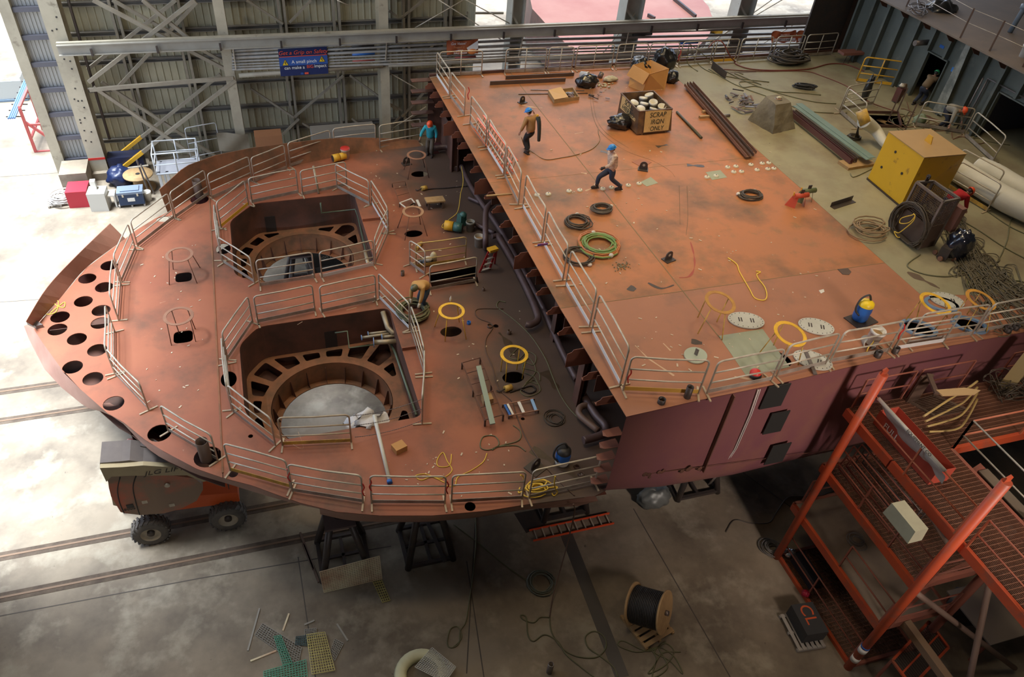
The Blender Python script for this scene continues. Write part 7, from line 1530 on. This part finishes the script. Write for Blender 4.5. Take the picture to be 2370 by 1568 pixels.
# ================================================================= shop floor in front
# boom lift
lf = thing('boom_lift', G(430, 1235), 'dusty orange boom lift half under the hull nose', 'boom lift'); LOR = mat('lift_orange', (.52, .13, .07), .5, col2=(.45, .15, .09), scale=1.2, amt=.6, dirt=(.22, .165, .11), dscale=.9, damt=.9, lo=.34, hi=.54); LBR = mat('lift_orange_clean', (.62, .10, .02), .45); LCR = mat('lift_cream', (.42, .34, .20), .5, col2=(.3, .24, .15), scale=2); LGR = mat('lift_grey', (.11, .09, .08), .6, col2=(.17, .14, .12), scale=2); TIR = mat('tyre', (.09, .08, .07), .8, col2=(.18, .15, .12), scale=4); RIM = mat('rim_tan', (.42, .35, .25), .6, col2=(.3, .24, .17), scale=4)
def wheel(c, par, r=.56, w=.42):
    mb = MB(); R = Matrix.Rotation(math.pi/2, 3, 'X'); mb.lathe(c, [(r*.55, -w/2), (r*.9, -w/2), (r, -w*.35), (r, w*.35), (r*.9, w/2), (r*.55, w/2)], 32, R)
    for k in range(22):
        th = 2*math.pi*k/22
        for s_ in (-1, 1): a_ = V((math.cos(th)*(r+.012), s_*w*.04, math.sin(th)*(r+.012))); b_ = V((math.cos(th+.16)*(r+.008), s_*w*.48, math.sin(th+.16)*(r+.008))); mb.bar(V(c)+a_, V(c)+b_, .06, .05, up=(math.cos(th), 0, math.sin(th)))
    o = mb.build('wheel', TIR, par); mb = MB(); mb.lathe(c, [(r*.56, w/2), (r*.5, w/2-.1), (r*.3, w/2-.12), (0, w/2-.12)], 24, R); mb.build('rim', RIM, o); mb = MB(); mb.lathe(c, [(.12, w/2-.14), (.12, w/2-.03), (.0, w/2-.03)], 12, R); mb.build('hub', DST, o)
YFc = 15.75                                   # plane of the machine's near side
wa, wb = WY(349, 1240, YFc), WY(528, 1205, YFc); zr_ = .56
for p in (wa, wb): wheel(V((p.x, YFc+.22, zr_)), lf); wheel(V((p.x, YFc+2.1, zr_)), lf)
def prof(px, y0, y1, nm, m_, par=None): mb = MB(); mb.prism([WY(x, y, y0) for x, y in px], y1-y0, (0, 1, 0)); return mb.build(nm, m_, par or lf)
ch = prof([(325, 1192), (330, 1165), (459, 1148), (550, 1141), (555, 1160), (545, 1164)], YFc+.35, YFc+2.0, 'chassis', LBR)
for p in (wa, wb): mb = MB(); mb.bar((p.x, YFc+.3, .56), (p.x, YFc+2.0, .56), .16, .16); mb.box((p.x, YFc+.6, 1.0), (.25, .25, .8)); mb.build('axle', DST, lf)
cv = prof([(249, 1106), (252, 1130), (257, 1150), (279, 1186), (292, 1189), (325, 1193), (380, 1189), (420, 1178), (455, 1160), (470, 1134), (466, 1120), (450, 1108), (398, 1101), (327, 1101), (262, 1103)], YFc+.05, YFc+.75, 'engine_cover', LOR)
prof([(249, 1106), (257, 1150), (279, 1184), (400, 1180), (440, 1140), (440, 1104)], YFc+1.5, YFc+2.1, 'far_cover', LOR)
prof([(231, 1084), (246, 1116), (258, 1104), (300, 1102), (433, 1101), (470, 1116), (488, 1112), (434, 1084), (331, 1078), (280, 1082)], YFc-.02, YFc+.14, 'boom_side', LCR)
prof([(236, 1090), (251, 1118), (262, 1170), (300, 1180), (300, 1090)], YFc+.5, YFc+1.6, 'counterweight', LCR)
prof([(231, 1072), (232, 1087), (282, 1083), (331, 1078), (405, 1081), (480, 1100), (480, 1085), (405, 1070), (331, 1070), (300, 1066), (282, 1068)], YFc+.14, YFc+.95, 'boom', LGR)
for k, dy in enumerate((.36, .62)): a_, b_ = WY(240, 1073, YFc+.25), WY(326, 1070, YFc+.25); mb = MB(); mb.bar(a_+V((0, dy, .05)), b_+V((0, dy, .05)), .07, .06); mb.build('boom_rib', LGR, lf)
prof([(270, 1065), (295, 1046), (350, 1044), (380, 1058), (372, 1062)], YFc+1.5, YFc+2.05, 'far_boom', mat('lift_pink', (.42, .16, .15), .5))
a_, b_ = WY(330, 1064, YFc+1.1), WY(420, 1070, YFc+1.1); mb = MB(); mb.tube([a_, b_], .1, 10); mb.build('hydraulic_cylinder', DST, lf)
fy = YFc+.04
def fpt(x, y, d=0): return WY(x, y, fy-d)
for l in ([(278, 1105), (272, 1135), (277, 1165), (287, 1188)], [(315, 1102), (308, 1130), (316, 1170), (323, 1192)]): mb = MB(); mb.tube(catmull([fpt(*p) for p in l], 5), .018, 6); mb.build('door_gap', BLK, lf)
mb = MB(); c = fpt(387, 1122); mb.cyl(c+V((0, -.06, 0)), c+V((0, .01, 0)), .08, n=14); mb.build('latch', GALV, lf)
text('lettering', 'JLG LIFT', .25, frame(WY(380, 1091, YFc-.05), (1, 0, -.03), (0, 0, 1)), DST, lf, shear=.3, sx=1.25)
text('lettering', '600S', .17, frame(fpt(300, 1179, .0), (1, 0, 0), (0, 0, 1)), BLK, lf)
c = fpt(301, 1172); mb = MB(); mb.box(c, (.2, .02, .15)); mb.build('decal', BLK, lf)
for x, y in ((335, 1163), (398, 1170)): mb = MB(); mb.box(fpt(x, y), (.16, .02, .12)); mb.build('sticker', GALV, lf)
mb = MB(); mb.prism([L(330, 1020, -.35), L(355, 1018, -.35), L(420, 1060, -.35), L(350, 1040, -.35), L(325, 1035, -.35)], .05); mb.build('towing_lug', DST, ship)
# stands under the hull
def stand(c, w, h, lab, pipe=True):
    c = V(c); t = thing('hull_stand', c, lab, 'stand', 'steel stands carrying the hull'); hw = w/2; 
    for sx_ in (-1, 1):
        for sy in (-1, 1): mb = MB(); mb.tube([c+V((sx_*hw, sy*hw, 0)), c+V((sx_*hw*.42, sy*hw*.42, h-.08))], .11, 10); mb.build('leg', DST, t)
    mb = MB()
    for a, b in (((-1, -1), (1, -1)), ((1, -1), (1, 1)), ((1, 1), (-1, 1)), ((-1, 1), (-1, -1))): mb.bar(c+V((a[0]*hw, a[1]*hw, .12)), c+V((b[0]*hw, b[1]*hw, .12)), .12, .12)
    mb.bar(c+V((-hw, 0, .12)), c+V((hw, 0, .12)), .1, .08); mb.bar(c+V((0, -hw, .12)), c+V((0, hw, .12)), .1, .08)
    mb.build('base_frame', DST, t); mb = MB(); mb.box(c+V((0, 0, h-.05)), (w*.62, w*.62, .08)); mb.build('top_plate', mat('stand_plate', (.09, .06, .055), .6), t)
    mb = MB(); mb.cyl(c+V((0, 0, h)), c+V((0, 0, h+.9)), .16, n=16); mb.build('screw_jack', DST, t)
stand(G(795, 1290), 1.5, 2.3, 'steel hull stand with four pipe legs behind the curved yellow grating'); stand(G(985, 1262), 1.5, 2.6, 'second steel hull stand, right of the curved grating')
stand(G(1290, 1155), 1.6, 2.3, 'third hull stand half hidden under the corner of the upper block'); stand(G(1590, 1110), 1.6, 2.2, 'fourth hull stand under the purple hull side')
stand(V((1.0, 28.5, 0)), 1.5, 2.0, 'hull stand visible through the far thruster well')
# wheelset seen through the far well
t = thing('bogie', (1.5, 28.2, 0), 'dark wheeled bogie seen through the far thruster well', 'bogie')
for k, px in enumerate(((703, 578), (715, 612))): c = A(px[0], px[1], .9); mb = MB(); mb.cyl(c+V((-.12, 0, 0)), c+V((.12, 0, 0)), .55, n=24); mb.build('wheel', DST, t)
c = A(760, 610, .9); mb = MB(); mb.box(c, (1.9, 1.4, .8), rzm(.1)); mb.build('body', BLK, t); mb = MB(); mb.tube([A(703, 578, .9), A(712, 612, .9)], .08, 8); mb.build('axle', GALV, t); text('lettering', '200T', .28, frame(c+V((-.1, -.1, .41)), (1, .1, 0), (-.1, 1, 0)), GALV, t)
# machine parts right of stand
bag((1510, 1162), 0, .6, .4, .4, 'heap of grey fittings under the purple hull side', 91, mat('fitting_grey', (.16, .17, .16), .5, .4), 'fittings_heap', 'fittings')
# cross member frame and plate under corner
mb = MB(); mb.prism([G(1190, 1190), G(1245, 1180), G(1262, 1215), G(1218, 1235)], .02); mb.build('steel_plate', DST, label='dark plate on the floor left of the orange ladder', cat='plate')
# orange ladder on the floor
a, b = G(1231, 1243, .08), G(1417, 1203, .08); d = (b-a).normalized(); nn = V((-d.y, d.x, 0)); ladder(a+nn*.05, b+nn*.05, .42, nn, 10, mat('ladder_red_orange', (.60, .07, .02), .45), 'orange ladder lying on the shop floor under the hull corner')
# gratings
def grating(P, n1, n2, m_, lab, t_=.016, h=.03, grp='loose grating pieces on the floor', curve=0):
    P = [V(p) for p in P]; mb = MB()
    def pt(u, v):
        p = P[0].lerp(P[1], u).lerp(P[3].lerp(P[2], u), v); p = p+V((0, 0, curve*(v)**2)); return p
    ns = 8 if curve else 1
    for i in range(n1+1):
        for k in range(ns): mb.bar(pt(i/n1, k/ns), pt(i/n1, (k+1)/ns), t_, h)
    for j in range(n2+1): mb.bar(pt(0, j/n2), pt(1, j/n2), t_, h)
    return mb.build('floor_grating', m_, label=lab, cat='grating', group=grp)
GY = mat('grating_yellow', (.58, .50, .17), .6, col2=(.28, .22, .08), scale=4); GG = mat('grating_green', (.10, .34, .22), .6); GK = mat('grating_grey', (.28, .26, .22), .6); GP_ = mat('grating_pale', (.75, .72, .48), .6, col2=(.45, .24, .14), scale=.9, amt=.9)
q = [G(748, 1375), G(883, 1343), G(885, 1318), G(742, 1345)]; d = q[1]-q[0]; up0 = A(740, 1325, .95), A(878, 1288, .95)
grating([G(750, 1372, .03), G(884, 1340, .03), up0[1], up0[0]], 26, 13, GP_, 'big curved pale grating sheet propped against the hull stand', .022, .04, curve=0)
grating([G(862, 1345, .03), G(882, 1340, .03), G(903, 1390, .03), G(885, 1395, .03)], 4, 9, GY, 'narrow yellow grating strip beside the curved sheet')
grating([G(710, 1470, .12), G(752, 1464, .12), G(775, 1552, .12), G(722, 1562, .12)], 9, 15, GY, 'yellow-brown grating panel lying on top of the pile')
grating([G(608, 1444, .04), G(698, 1500, .04), G(690, 1540, .04), G(590, 1470, .04)], 18, 7, GK, 'grey grating panel at the left of the pile')
grating([G(634, 1474, .08), G(650, 1472, .08), G(676, 1535, .08), G(655, 1540, .08)], 4, 13, GG, 'small green grating strip lying over the grey panel')
grating([G(610, 1555, .06), G(708, 1528, .06), G(712, 1575, .06), G(612, 1590, .06)], 15, 8, GG, 'green grating panel at the bottom of the pile'); grating([G(705, 1458, .03), G(732, 1455, .03), G(733, 1478, .03), G(706, 1480, .03)], 7, 6, GK, 'small square grey grating behind the yellow-brown panel')
grating([G(685, 1475, .06), G(710, 1472, .06), G(712, 1495, .06), G(683, 1493, .06)], 6, 5, mat('grating_dark_teal', (.05, .09, .09), .6), 'small dark teal grating left of the yellow-brown panel'); grating([G(775, 1480, .03), G(795, 1490, .03), G(775, 1530, .03), G(762, 1515, .03)], 5, 9, GK, 'narrow grey grating right of the yellow-brown panel')
grating([G(1000, 1500, .30), G(1055, 1545, .30), G(1030, 1580, .30), G(960, 1545, .30)], 16, 14, mat('grating_white', (.5, .5, .46), .5), 'pale grating lying over the cream ring at the lower border')
for a, b, lab in (((574, 1508), (601, 1410), 'thin serrated strip left of the grating pile'), ((655, 1462), (669, 1422), 'short pale strip behind the grating pile'), ((705, 1448), (728, 1438), 'small comb-like strip behind the grating pile'), ((780, 1446), (805, 1485), 'thin grey strip right of the grating pile'), ((580, 1532), (640, 1508), 'pale green strip below the grating pile')): bar2(a, b, .05, .04, GP_ if 'pale' in lab else GK, lab, z=0, name='grating_strip', cat='strip')
c = G(975, 1568, .0); mb = MB(); mb.lathe(c, [(.72, 0), (.78, .15), (.72, .28), (.5, .30), (.42, .2), (.45, 0)], 28); mb.build('cream_ring', mat('cream_plastic', (.60, .58, .36), .6, col2=(.5, .48, .3), scale=3), label='large cream plastic ring at the bottom border', cat='ring')
c = G(1271, 1556); mb = MB(); mb.lathe(c, [(.09, 0), (.09, .5), (.07, .5), (.07, 0)], 14); mb.build('pipe_stub', STL, label='open pipe stub on the floor at the lower border', cat='pipe')
for a, b, lab in (((695, 1235), (738, 1350), 'long rusty bar on the floor left of the hull stand'), ((702, 1262), (725, 1320), 'shorter bar beside the long rusty one')): bar2(a, b, .07, .06, DBR, lab, z=0)
bar2((990, 1220), (1030, 1310), .12, .05, DST, 'flat bar reaching out of the second stand', z=0, lift=.2)
# drum of black cable on pallet
pc = [G(1437, 1437), G(1482, 1503), G(1556, 1458), G(1510, 1400)]; c = cen(pc); rz = math.atan2((pc[2]-pc[1]).y, (pc[2]-pc[1]).x)
pallet(c, 1.15, 1.25, rz, 'slatted pallet under the drum of black cable')
t = thing('cable_drum', c+V((0, 0, .14)), 'wooden drum wound with black cable in the lower right', 'cable drum')
ax = (G(1535, 1435)-G(1470, 1405)); ax = V((.66, -.66, .34)); ax.normalize(); cc = c+V((-.1, .1, .14+.80)); 
for s_ in (-1, 1): mb = MB(); mb.cyl(cc+ax*.46*s_, cc+ax*.52*s_, .66, n=32); o = mb.build('flange', WOOD, t)
mb = MB(); mb.cyl(cc-ax*.46, cc+ax*.46, .54, n=32); mb.build('core', BLK, t); mb = MB(); P = []
sd = ax.cross(V((0, 0, 1))).normalized(); s2 = sd.cross(ax)
for i in range(24*18): th = 2*math.pi*i/24; f = i/(24*18); P.append(cc+ax*(-.45+.9*f)+(sd*math.cos(th)+s2*math.sin(th))*.555)
mb.tube(P, .024, 5); mb.build('cable_winding', BLK, t); mb = MB(); mb.cyl(cc+ax*.5, cc+ax*.62, .08, n=12); mb.build('hub', STL, t)
# pallet with dark block marked CL
pc = [G(1806, 1432), G(1847, 1512), G(1903, 1498), G(1862, 1418)]; c = cen(pc); d_ = (pc[1]-pc[0]).normalized(); rz = math.atan2(d_.y, d_.x)
pallet(c, 1.2, .95, rz, 'grey pallet under the black chalk-marked box', m_=mat('grey_wood', (.3, .27, .23), .8)); t = thing('black_box', c+V((0, 0, .14)), 'black box with the orange letters CL on a pallet', 'box'); mb = MB(); mb.box(c+V((.12, .1, .14+.25)), (1.0, .72, .5), rzm(rz)); mb.build('box_body', mat('black_crate', (.03, .03, .03), .6), t)
text('lettering', 'CL', .55, frame(c+V((.12, .1, .645))-d_*.12, d_, V((-d_.y, d_.x, 0))), ORP, t)
# ================================================================= orange stair tower, lower right
tw = thing('stair_tower', (15.6, 8.5, 0), 'orange steel stair tower with grated landings in the lower right', 'stair tower')
TX0, TX1, TY0, TY1 = 14.65, 16.75, 6.55, 10.45
lv = (0.12, 2.3, 4.5, 6.65)
def tpart(nm, m_, f): mb = MB(); f(mb); return mb.build(nm, m_, tw)
ORF = mat('tower_orange', (.50, .075, .02), .5, col2=(.36, .06, .03), scale=.9, amt=.8, dirt=(.16, .09, .06), dscale=1.5, damt=.7, lo=.52, hi=.7)
ORD = mat('tower_orange_dusty', (.30, .09, .055), .7, col2=(.22, .09, .06), scale=1.2, amt=.8)
GRT = mat('grating_steel', (.20, .085, .045), .7, col2=(.12, .06, .04), scale=2)
for x, y, zt, m_ in ((TX0, TY1, 8.55, ORF), (TX0, TY0, 8.95, ORF), (TX1+.3, TY1, 6.6, ORD), (TX1+.3, TY0, 6.6, ORD)):
    tpart('post', m_, lambda mb: mb.cyl((x, y, 0), (x, y, zt), .12, n=16))
    if zt > 8: tpart('post_lug', m_, lambda mb: mb.prism([V((x-.09, y, zt-.05)), V((x+.09, y, zt-.05)), V((x+.09, y, zt+.14)), V((x, y, zt+.22)), V((x-.09, y, zt+.14))], .04, (0, 1, 0)))
for z_ in (.5, 1.05): tpart('tape_band', WHT, lambda mb: mb.cyl((TX0, TY0, z_), (TX0, TY0, z_+.22), .128, n=16))
tpart('tape_band', BLUE, lambda mb: mb.cyl((TX0, TY0, 1.3), (TX0, TY0, 1.36), .13, n=16))
# landings
def landing(x0, x1, y0, y1, z, solid=False, dx=.045, m_=None, beams=(1, 1, 1, 1), bm=None, bh=.28):
    mb = MB(); bm = bm or ORF
    if solid: mb.box(((x0+x1)/2, (y0+y1)/2, z-.01), (x1-x0, y1-y0, .02)); mb.build('floor_plate', m_ or mat('tan_floor', (.17, .13, .09), .8, col2=(.11, .09, .07), scale=2), tw)
    else:
        n = int((x1-x0)/dx)
        for i in range(n+1): x = x0+(x1-x0)*i/n; mb.bar((x, y0, z), (x, y1, z), .008, .03)
        n = int((y1-y0)/.12)
        for i in range(n+1): y = y0+(y1-y0)*i/n; mb.bar((x0, y, z+.008), (x1, y, z+.008), .014, .02)
        mb.build('grating', m_ or GRT, tw)
    for k, (a, b) in enumerate((((x0, y0), (x0, y1)), ((x0, y1), (x1, y1)), ((x1, y1), (x1, y0)), ((x1, y0), (x0, y0)))):
        if beams[k]: o = MB(); o.bar((a[0], a[1], z-bh/2+.02), (b[0], b[1], z-bh/2+.02), .1, bh); o.build('edge_beam', bm if k == 0 else ORD, tw)
landing(TX0+.05, TX1+.2, TY0, TY1, lv[0]); landing(TX0+.1, TX1+.3, TY0+.1, TY1+.5, lv[1], True); landing(TX0+.1, TX1+.2, TY0+.1, TY1+.3, lv[2])
landing(TX0+.15, TX1-.05, 1.5, 9.05, lv[3], beams=(1, 0, 1, 0)); landing(TX0+.15, 27, 9.1, 11.0, lv[3], beams=(1, 0, 0, 0)); tpart('edge_beam', ORF, lambda mb: mb.bar((TX1, 9.07, lv[3]-.12), (27, 9.07, lv[3]-.12), .1, .28))
for z, y1 in ((lv[2], TY1+.3),): pass
def trail(P, z, h, m_=ORD, posts=True, rails=(.5, 1.0)):
    P = [V((x, y, z)) for x, y in P]
    for f in rails: tpart('handrail', m_, lambda mb: mb.tube([p+V((0, 0, h*f)) for p in P], .024, 7))
    for p in P: tpart('rail_post', m_, lambda mb: mb.bar(p, p+V((0, 0, h)), .045, .045))
trail([(TX0+.12, TY1), (TX0+.12, 8.6), (TX0+.12, TY0+.2)], lv[3], 1.1, mat('rail_orange', (.45, .13, .06), .5)); trail([(TX0+.12, TY0-.2), (TX0+.12, 4.5), (TX0+.12, 1.6)], lv[3], 1.1, MATS['rail_orange'])
trail([(TX1, 9.05), (TX1, 6.5), (TX1, 4.2), (TX1, 1.6)], lv[3], 1.1, GALV); trail([(TX1, 9.05), (19, 9.05), (22, 9.05), (26, 9.05)], lv[3], 1.1, MATS['rail_orange'])
trail([(TX0+.3, 11.0), (16.6, 11.0)], lv[3], 1.1); trail([(16.8, 11.0), (18.6, 11.0)], lv[3], 1.1); trail([(20.0, 11.0), (22.5, 11.0), (25, 11.0)], lv[3], 1.1)
trail([(TX0+.12, TY1), (TX0+.12, 9.1), (TX0+.12, 7.8), (TX0+.12, TY0+.2)], lv[2], 1.05); trail([(TX0+.3, TY0), (TX1+.1, TY0)], lv[2], 1.05)
trail([(TX0+.12, 8.6), (TX0+.12, TY0+.2)], lv[1], 1.05); trail([(TX0+.12, TY1), (TX0+.12, 8.9), (TX0+.12, TY0+.2)], lv[0], 1.05); trail([(TX0+.3, TY0), (TX1+.1, TY0)], lv[1], 1.05)
trail([(TX0+.4, TY1+.5), (TX1+.2, TY1+.5)], lv[1], 1.05)
# diagonal pipes and lower beams
for a, b in (((TX0, TY0, 4.4), (19.5, 5.2, .2)), ((17.0, 7.0, 5.8), (15.9, 3.6, .1)), ((TX0, TY0, 6.4), (TX1+.3, TY1, 4.6))): tpart('brace', mat('brace_dusty', (.23, .15, .11), .7), lambda mb: mb.tube([a, b], .08, 10))
tpart('cross_beam', mat('tan_beam', (.22, .14, .08), .7), lambda mb: mb.bar((15.6, 6.6, 2.2), (15.9, 1, 1.8), .22, .25)); tpart('cross_beam', ORD, lambda mb: mb.bar((TX0, TY0, 2.2), (19.5, 8.2, 2.2), .14, .22)); tpart('cross_beam', ORD, lambda mb: mb.bar((TX0, TY0, 4.4), (17.6, 7.0, 4.4), .12, .22))
# stairs right of the tower
st = MATS['tan_floor']
for k in range(8):
    z = lv[3]-.3-.26*k; y = 8.6-.02*k; x = 17.35+.28*k
    tpart('stair_tread', st, lambda mb: mb.box((x, 7.6, z), (.30, 1.6, .03)))
for y in (6.75, 8.45): tpart('stringer', ORD, lambda mb: mb.bar((17.1, y, lv[3]-.15), (19.7, y, lv[3]-2.4), .06, .25))
for k in range(7): tpart('stair_tread', st, lambda mb: mb.box((17.3+.28*k, 7.8, 4.3-.27*k), (.28, 1.0, .03)))
for y in (7.3, 8.3): tpart('stringer', ORD, lambda mb: mb.bar((17.1, y, 4.4), (19.4, y, 2.2), .05, .2))
# ---- loads standing on the tower
def Tz(x, y, z): return A(x, y, z)
t = thing('red_trough', Tz(2100, 1000, lv[3]+.02), 'red steel trough with white FULL lettering on the top landing', 'trough')
b4 = [Tz(2052, 978, lv[3]+.03), Tz(2132, 1082, lv[3]+.03), Tz(2180, 1062, lv[3]+.03)]; b4.append(b4[0]+b4[2]-b4[1]); b4 = [V((15.15, 10.35, lv[3]+.03)), V((15.15, 8.15, lv[3]+.03)), V((15.75, 8.15, lv[3]+.03)), V((15.75, 10.35, lv[3]+.03))]; t4 = [p+V((0, 0, .5)) for p in b4]; openbox(b4, t4, .02, MB()).build('trough_shell', mat('trough_red', (.38, .06, .035), .5, col2=(.3, .05, .03), scale=2), t); t.location = cen(b4) if 0 else t.location
text('lettering', 'FULL', .26, frame((15.135, 9.75, lv[3]+.30), (0, -1, 0), (0, 0, 1)), WHT, t, align='CENTER')
mb = MB(); rows = []
for i in range(8): rows.append([V((TX0+.10-.0+.05*math.sin(j*1.3+i)+(.06*i if i else 0), 10.25-.30*j, lv[3]+1.13-.10*i*(1 if j > 0 else .7))) for j in range(9)])
mb.smooth = True; mb.sheet(rows); o = mb.build('canvas_banner', mat('canvas_white', (.50, .47, .40), .7, col2=(.33, .29, .24), scale=3), label='dirty white canvas banner draped over the tower handrail', cat='banner')
mb = MB(); mb.tube([V((TX0+.1, 10.3, lv[3]+1.13)), V((TX0+.1, 7.8, lv[3]+1.13))], .05, 10); mb.build('rolled_canvas', MATS['canvas_white'], o)
text('lettering', 'EQUIPMENT CO', .12, frame((TX0+.055, 8.7, lv[3]+1.16), (0, -1, 0), (.3, 0, 1)), DST, o)
# yellow cage frame lying on landing
t = thing('yellow_cage_frame', Tz(2190, 960, lv[3]), 'yellow bent-tube cage frame lying on the top landing', 'cage'); YC = mat('cage_yellow', (.42, .30, .10), .5, col2=(.3, .2, .1), scale=3)
z0 = lv[3]+.03
for k, h in enumerate((.1, .4, .7, 1.0)):
    P = [A(2150-4*k, 1000-12*k, z0+h), A(2210, 995-26*k, z0+h), A(2235, 975-24*k, z0+h), A(2262, 925-14*k, z0+h)]
    tt = MB(); tt.tube(catmull([V(p) for p in P], 4), .03, 8); tt.build('tube', YC, t)
tt = MB(); P = [A(2165, 905, z0+1.05), A(2230, 900, z0+1.05), A(2268, 906, z0+1.05), A(2255, 915, z0+1.05), A(2180, 918, z0+1.05)]; tt.prism([P[0], P[4], P[3], P[2], P[1]], .04); tt.build('top_plate', mat('cage_board', (.45, .30, .14), .6), t)
tt = MB(); P = [A(2105, 930, z0), A(2165, 965, z0), A(2240, 950, z0), A(2160, 915, z0)]
for i in range(14): a, b = P[0].lerp(P[1], i/13), P[3].lerp(P[2], i/13); tt.bar(a, b, .015, .03)
tt.bar(P[0], P[1], .08, .06); tt.bar(P[3], P[2], .08, .06); tt.build('grate', BSK, t)
tt = MB(); p = A(2110, 928, z0); tt.bar(p, p+V((0, 0, 1.0)), .06, .4); tt.bar(p+V((0, 0, 1.05)), A(2168, 912, z0+1.05), .12, .06); tt.build('side_plate', DBR, t)
# tan cabinet with cables at the right
t = thing('tan_control_post', A(2345, 905, lv[3]), 'tan leaning control post wrapped in black cables', 'control post'); p = A(2322, 905, lv[3]+.02); mb = MB(); mb.bar(p, p+V((.25, .1, 1.6)), .35, .22); mb.build('post_body', mat('post_tan', (.36, .27, .12), .6), t)
mb = MB(); rg = random.Random(9)
for k in range(14): P = [p+V((rg.uniform(-.5, .5), rg.uniform(-.5, .4), abs(rg.gauss(0, .25))+.02)) for _ in range(6)]; mb.tube(catmull(P, 5, True), .014, 5, closed=True)
mb.build('cable_bundle', CBL, label='black cables tangled around the tan control post', cat='cables', kind='stuff')
c = A(2155, 1195, lv[3]-.6); t = thing('junction_box', c, 'pale green-grey electrical box hung on the tower walkway', 'box'); c = V((TX0-.02, 7.55, lv[3]-.43)); mb = MB(); mb.box(c, (.42, .95, .45), taper=.92); mb.build('box_body', mat('jbox', (.36, .35, .24), .5, col2=(.28, .27, .19), scale=3), t); t.location = c
fbox(V((15.1, 9.6, lv[0]+.03)), (.35, 1.1, .45), .0, mat('case_black', (.02, .022, .03), .4), 'black case lying on the bottom landing of the tower', 'black_case', 'case')
o = bag((1826, 1285), lv[0]+.05, .2, .16, .14, 'crumpled silver foil at the corner of the bottom landing', 95, mat('foil', (.55, .58, .62), .2, .8), 'foil_bundle', 'foil')
o = bag((1862, 1378), lv[0]+.05, .12, .12, .12, 'small dark red canister on the bottom landing', 96, mat('canister_red', (.3, .01, .03), .4), 'canister', 'canister')
coil((1782, 1272), .38, 9, .02, mat('grey_cable', (.12, .11, .10), .6), 'grey cable coil at the foot of the tower', z=0, jit=.3)
coil((1982, 1255), .3, 5, .015, mat('grey_cable', (.12, .11, .10), .6), 'small grey cable coil on the tan landing', z=lv[1], jit=.3)
c = A(2368, 1230, lv[3]); mb = MB(); mb.lathe(V((17.9, 7.2, 5.0)), [(0, 0), (.22, 0), (.24, .55), (.2, .6), (0, .6)], 18); mb.build('grey_drum', mat('drum_grey', (.22, .23, .2), .5), label='grey drum standing beside the upper stairs', cat='drum')
# leaning steel frames on the middle landing
t = thing('steel_gate_frame', (15.6, 9.4, lv[2]), 'stack of grey tube gates leaning on the middle landing', 'gate')
for k in range(4):
    x = 15.1+.28*k; P = [V((x, 10.5, lv[2]+.05)), V((x+.1, 10.5, lv[2]+1.0)), V((x+.1, 8.2, lv[2]+1.0)), V((x, 8.2, lv[2]+.05))]; mb = MB(); mb.tube(P+[P[0]], .028, 7); mb.tube([P[0].lerp(P[1], .5), P[3].lerp(P[2], .5)], .02, 6); mb.build('tube_frame', STL if k > 1 else ORD, t)
# things at the lower right corner
fbox(V((16.0, 5.2, 0)), (1.2, .7, .5), .3, mat('khaki_tray', (.14, .11, .06), .7), 'khaki steel tray on the floor at the bottom border', 'steel_tray', 'tray')
t = thing('orange_frame_gate', (17.0, 5.2, 0), 'orange framed mesh gate lying below the tower', 'gate'); P = [G(2065, 1530, 1.2), G(2150, 1440, 1.2), G(2195, 1500, 1.2), G(2110, 1590, 1.2)]
mb = MB()
for i in range(4): mb.bar(P[i], P[(i+1) % 4], .07, .07)
mb.bar(P[0].lerp(P[3], .5), P[1].lerp(P[2], .5), .05, .05); mb.build('frame', ORF, t)
for p in P: mb = MB(); mb.bar(V((p.x, p.y, 0)), p, .07, .07); mb.build('leg', ORD, t)
mb = MB()
for i in range(1, 24): mb.bar(P[0].lerp(P[1], i/24), P[3].lerp(P[2], i/24), .012, .012); mb.bar(P[0].lerp(P[3], i/24), P[1].lerp(P[2], i/24), .012, .012)
mb.build('mesh_panel', DST, t)
mb = MB(); mb.box((19.6, 6.6, 1.2), (2.4, 1.8, .05)); o = mb.build('lower_landing', mat('pale_floor', (.26, .22, .19), .8), label='pale lower landing plate at the right border', cat='platform')
for x in (18.5, 20.7):
    for y in (5.8, 7.4): mb = MB(); mb.bar((x, y, 0), (x, y, 1.18), .08, .08); mb.build('leg', ORD, o)
rg = random.Random(33)
bag((2230, 1420), 0, .7, .6, .5, 'dark machinery heap under the stairs', 98, DST, 'machinery_heap', 'machinery'); bag((2310, 1400), 0, .8, .6, .7, 'second dark machinery heap under the stairs', 99, DST, 'machinery_heap', 'machinery')
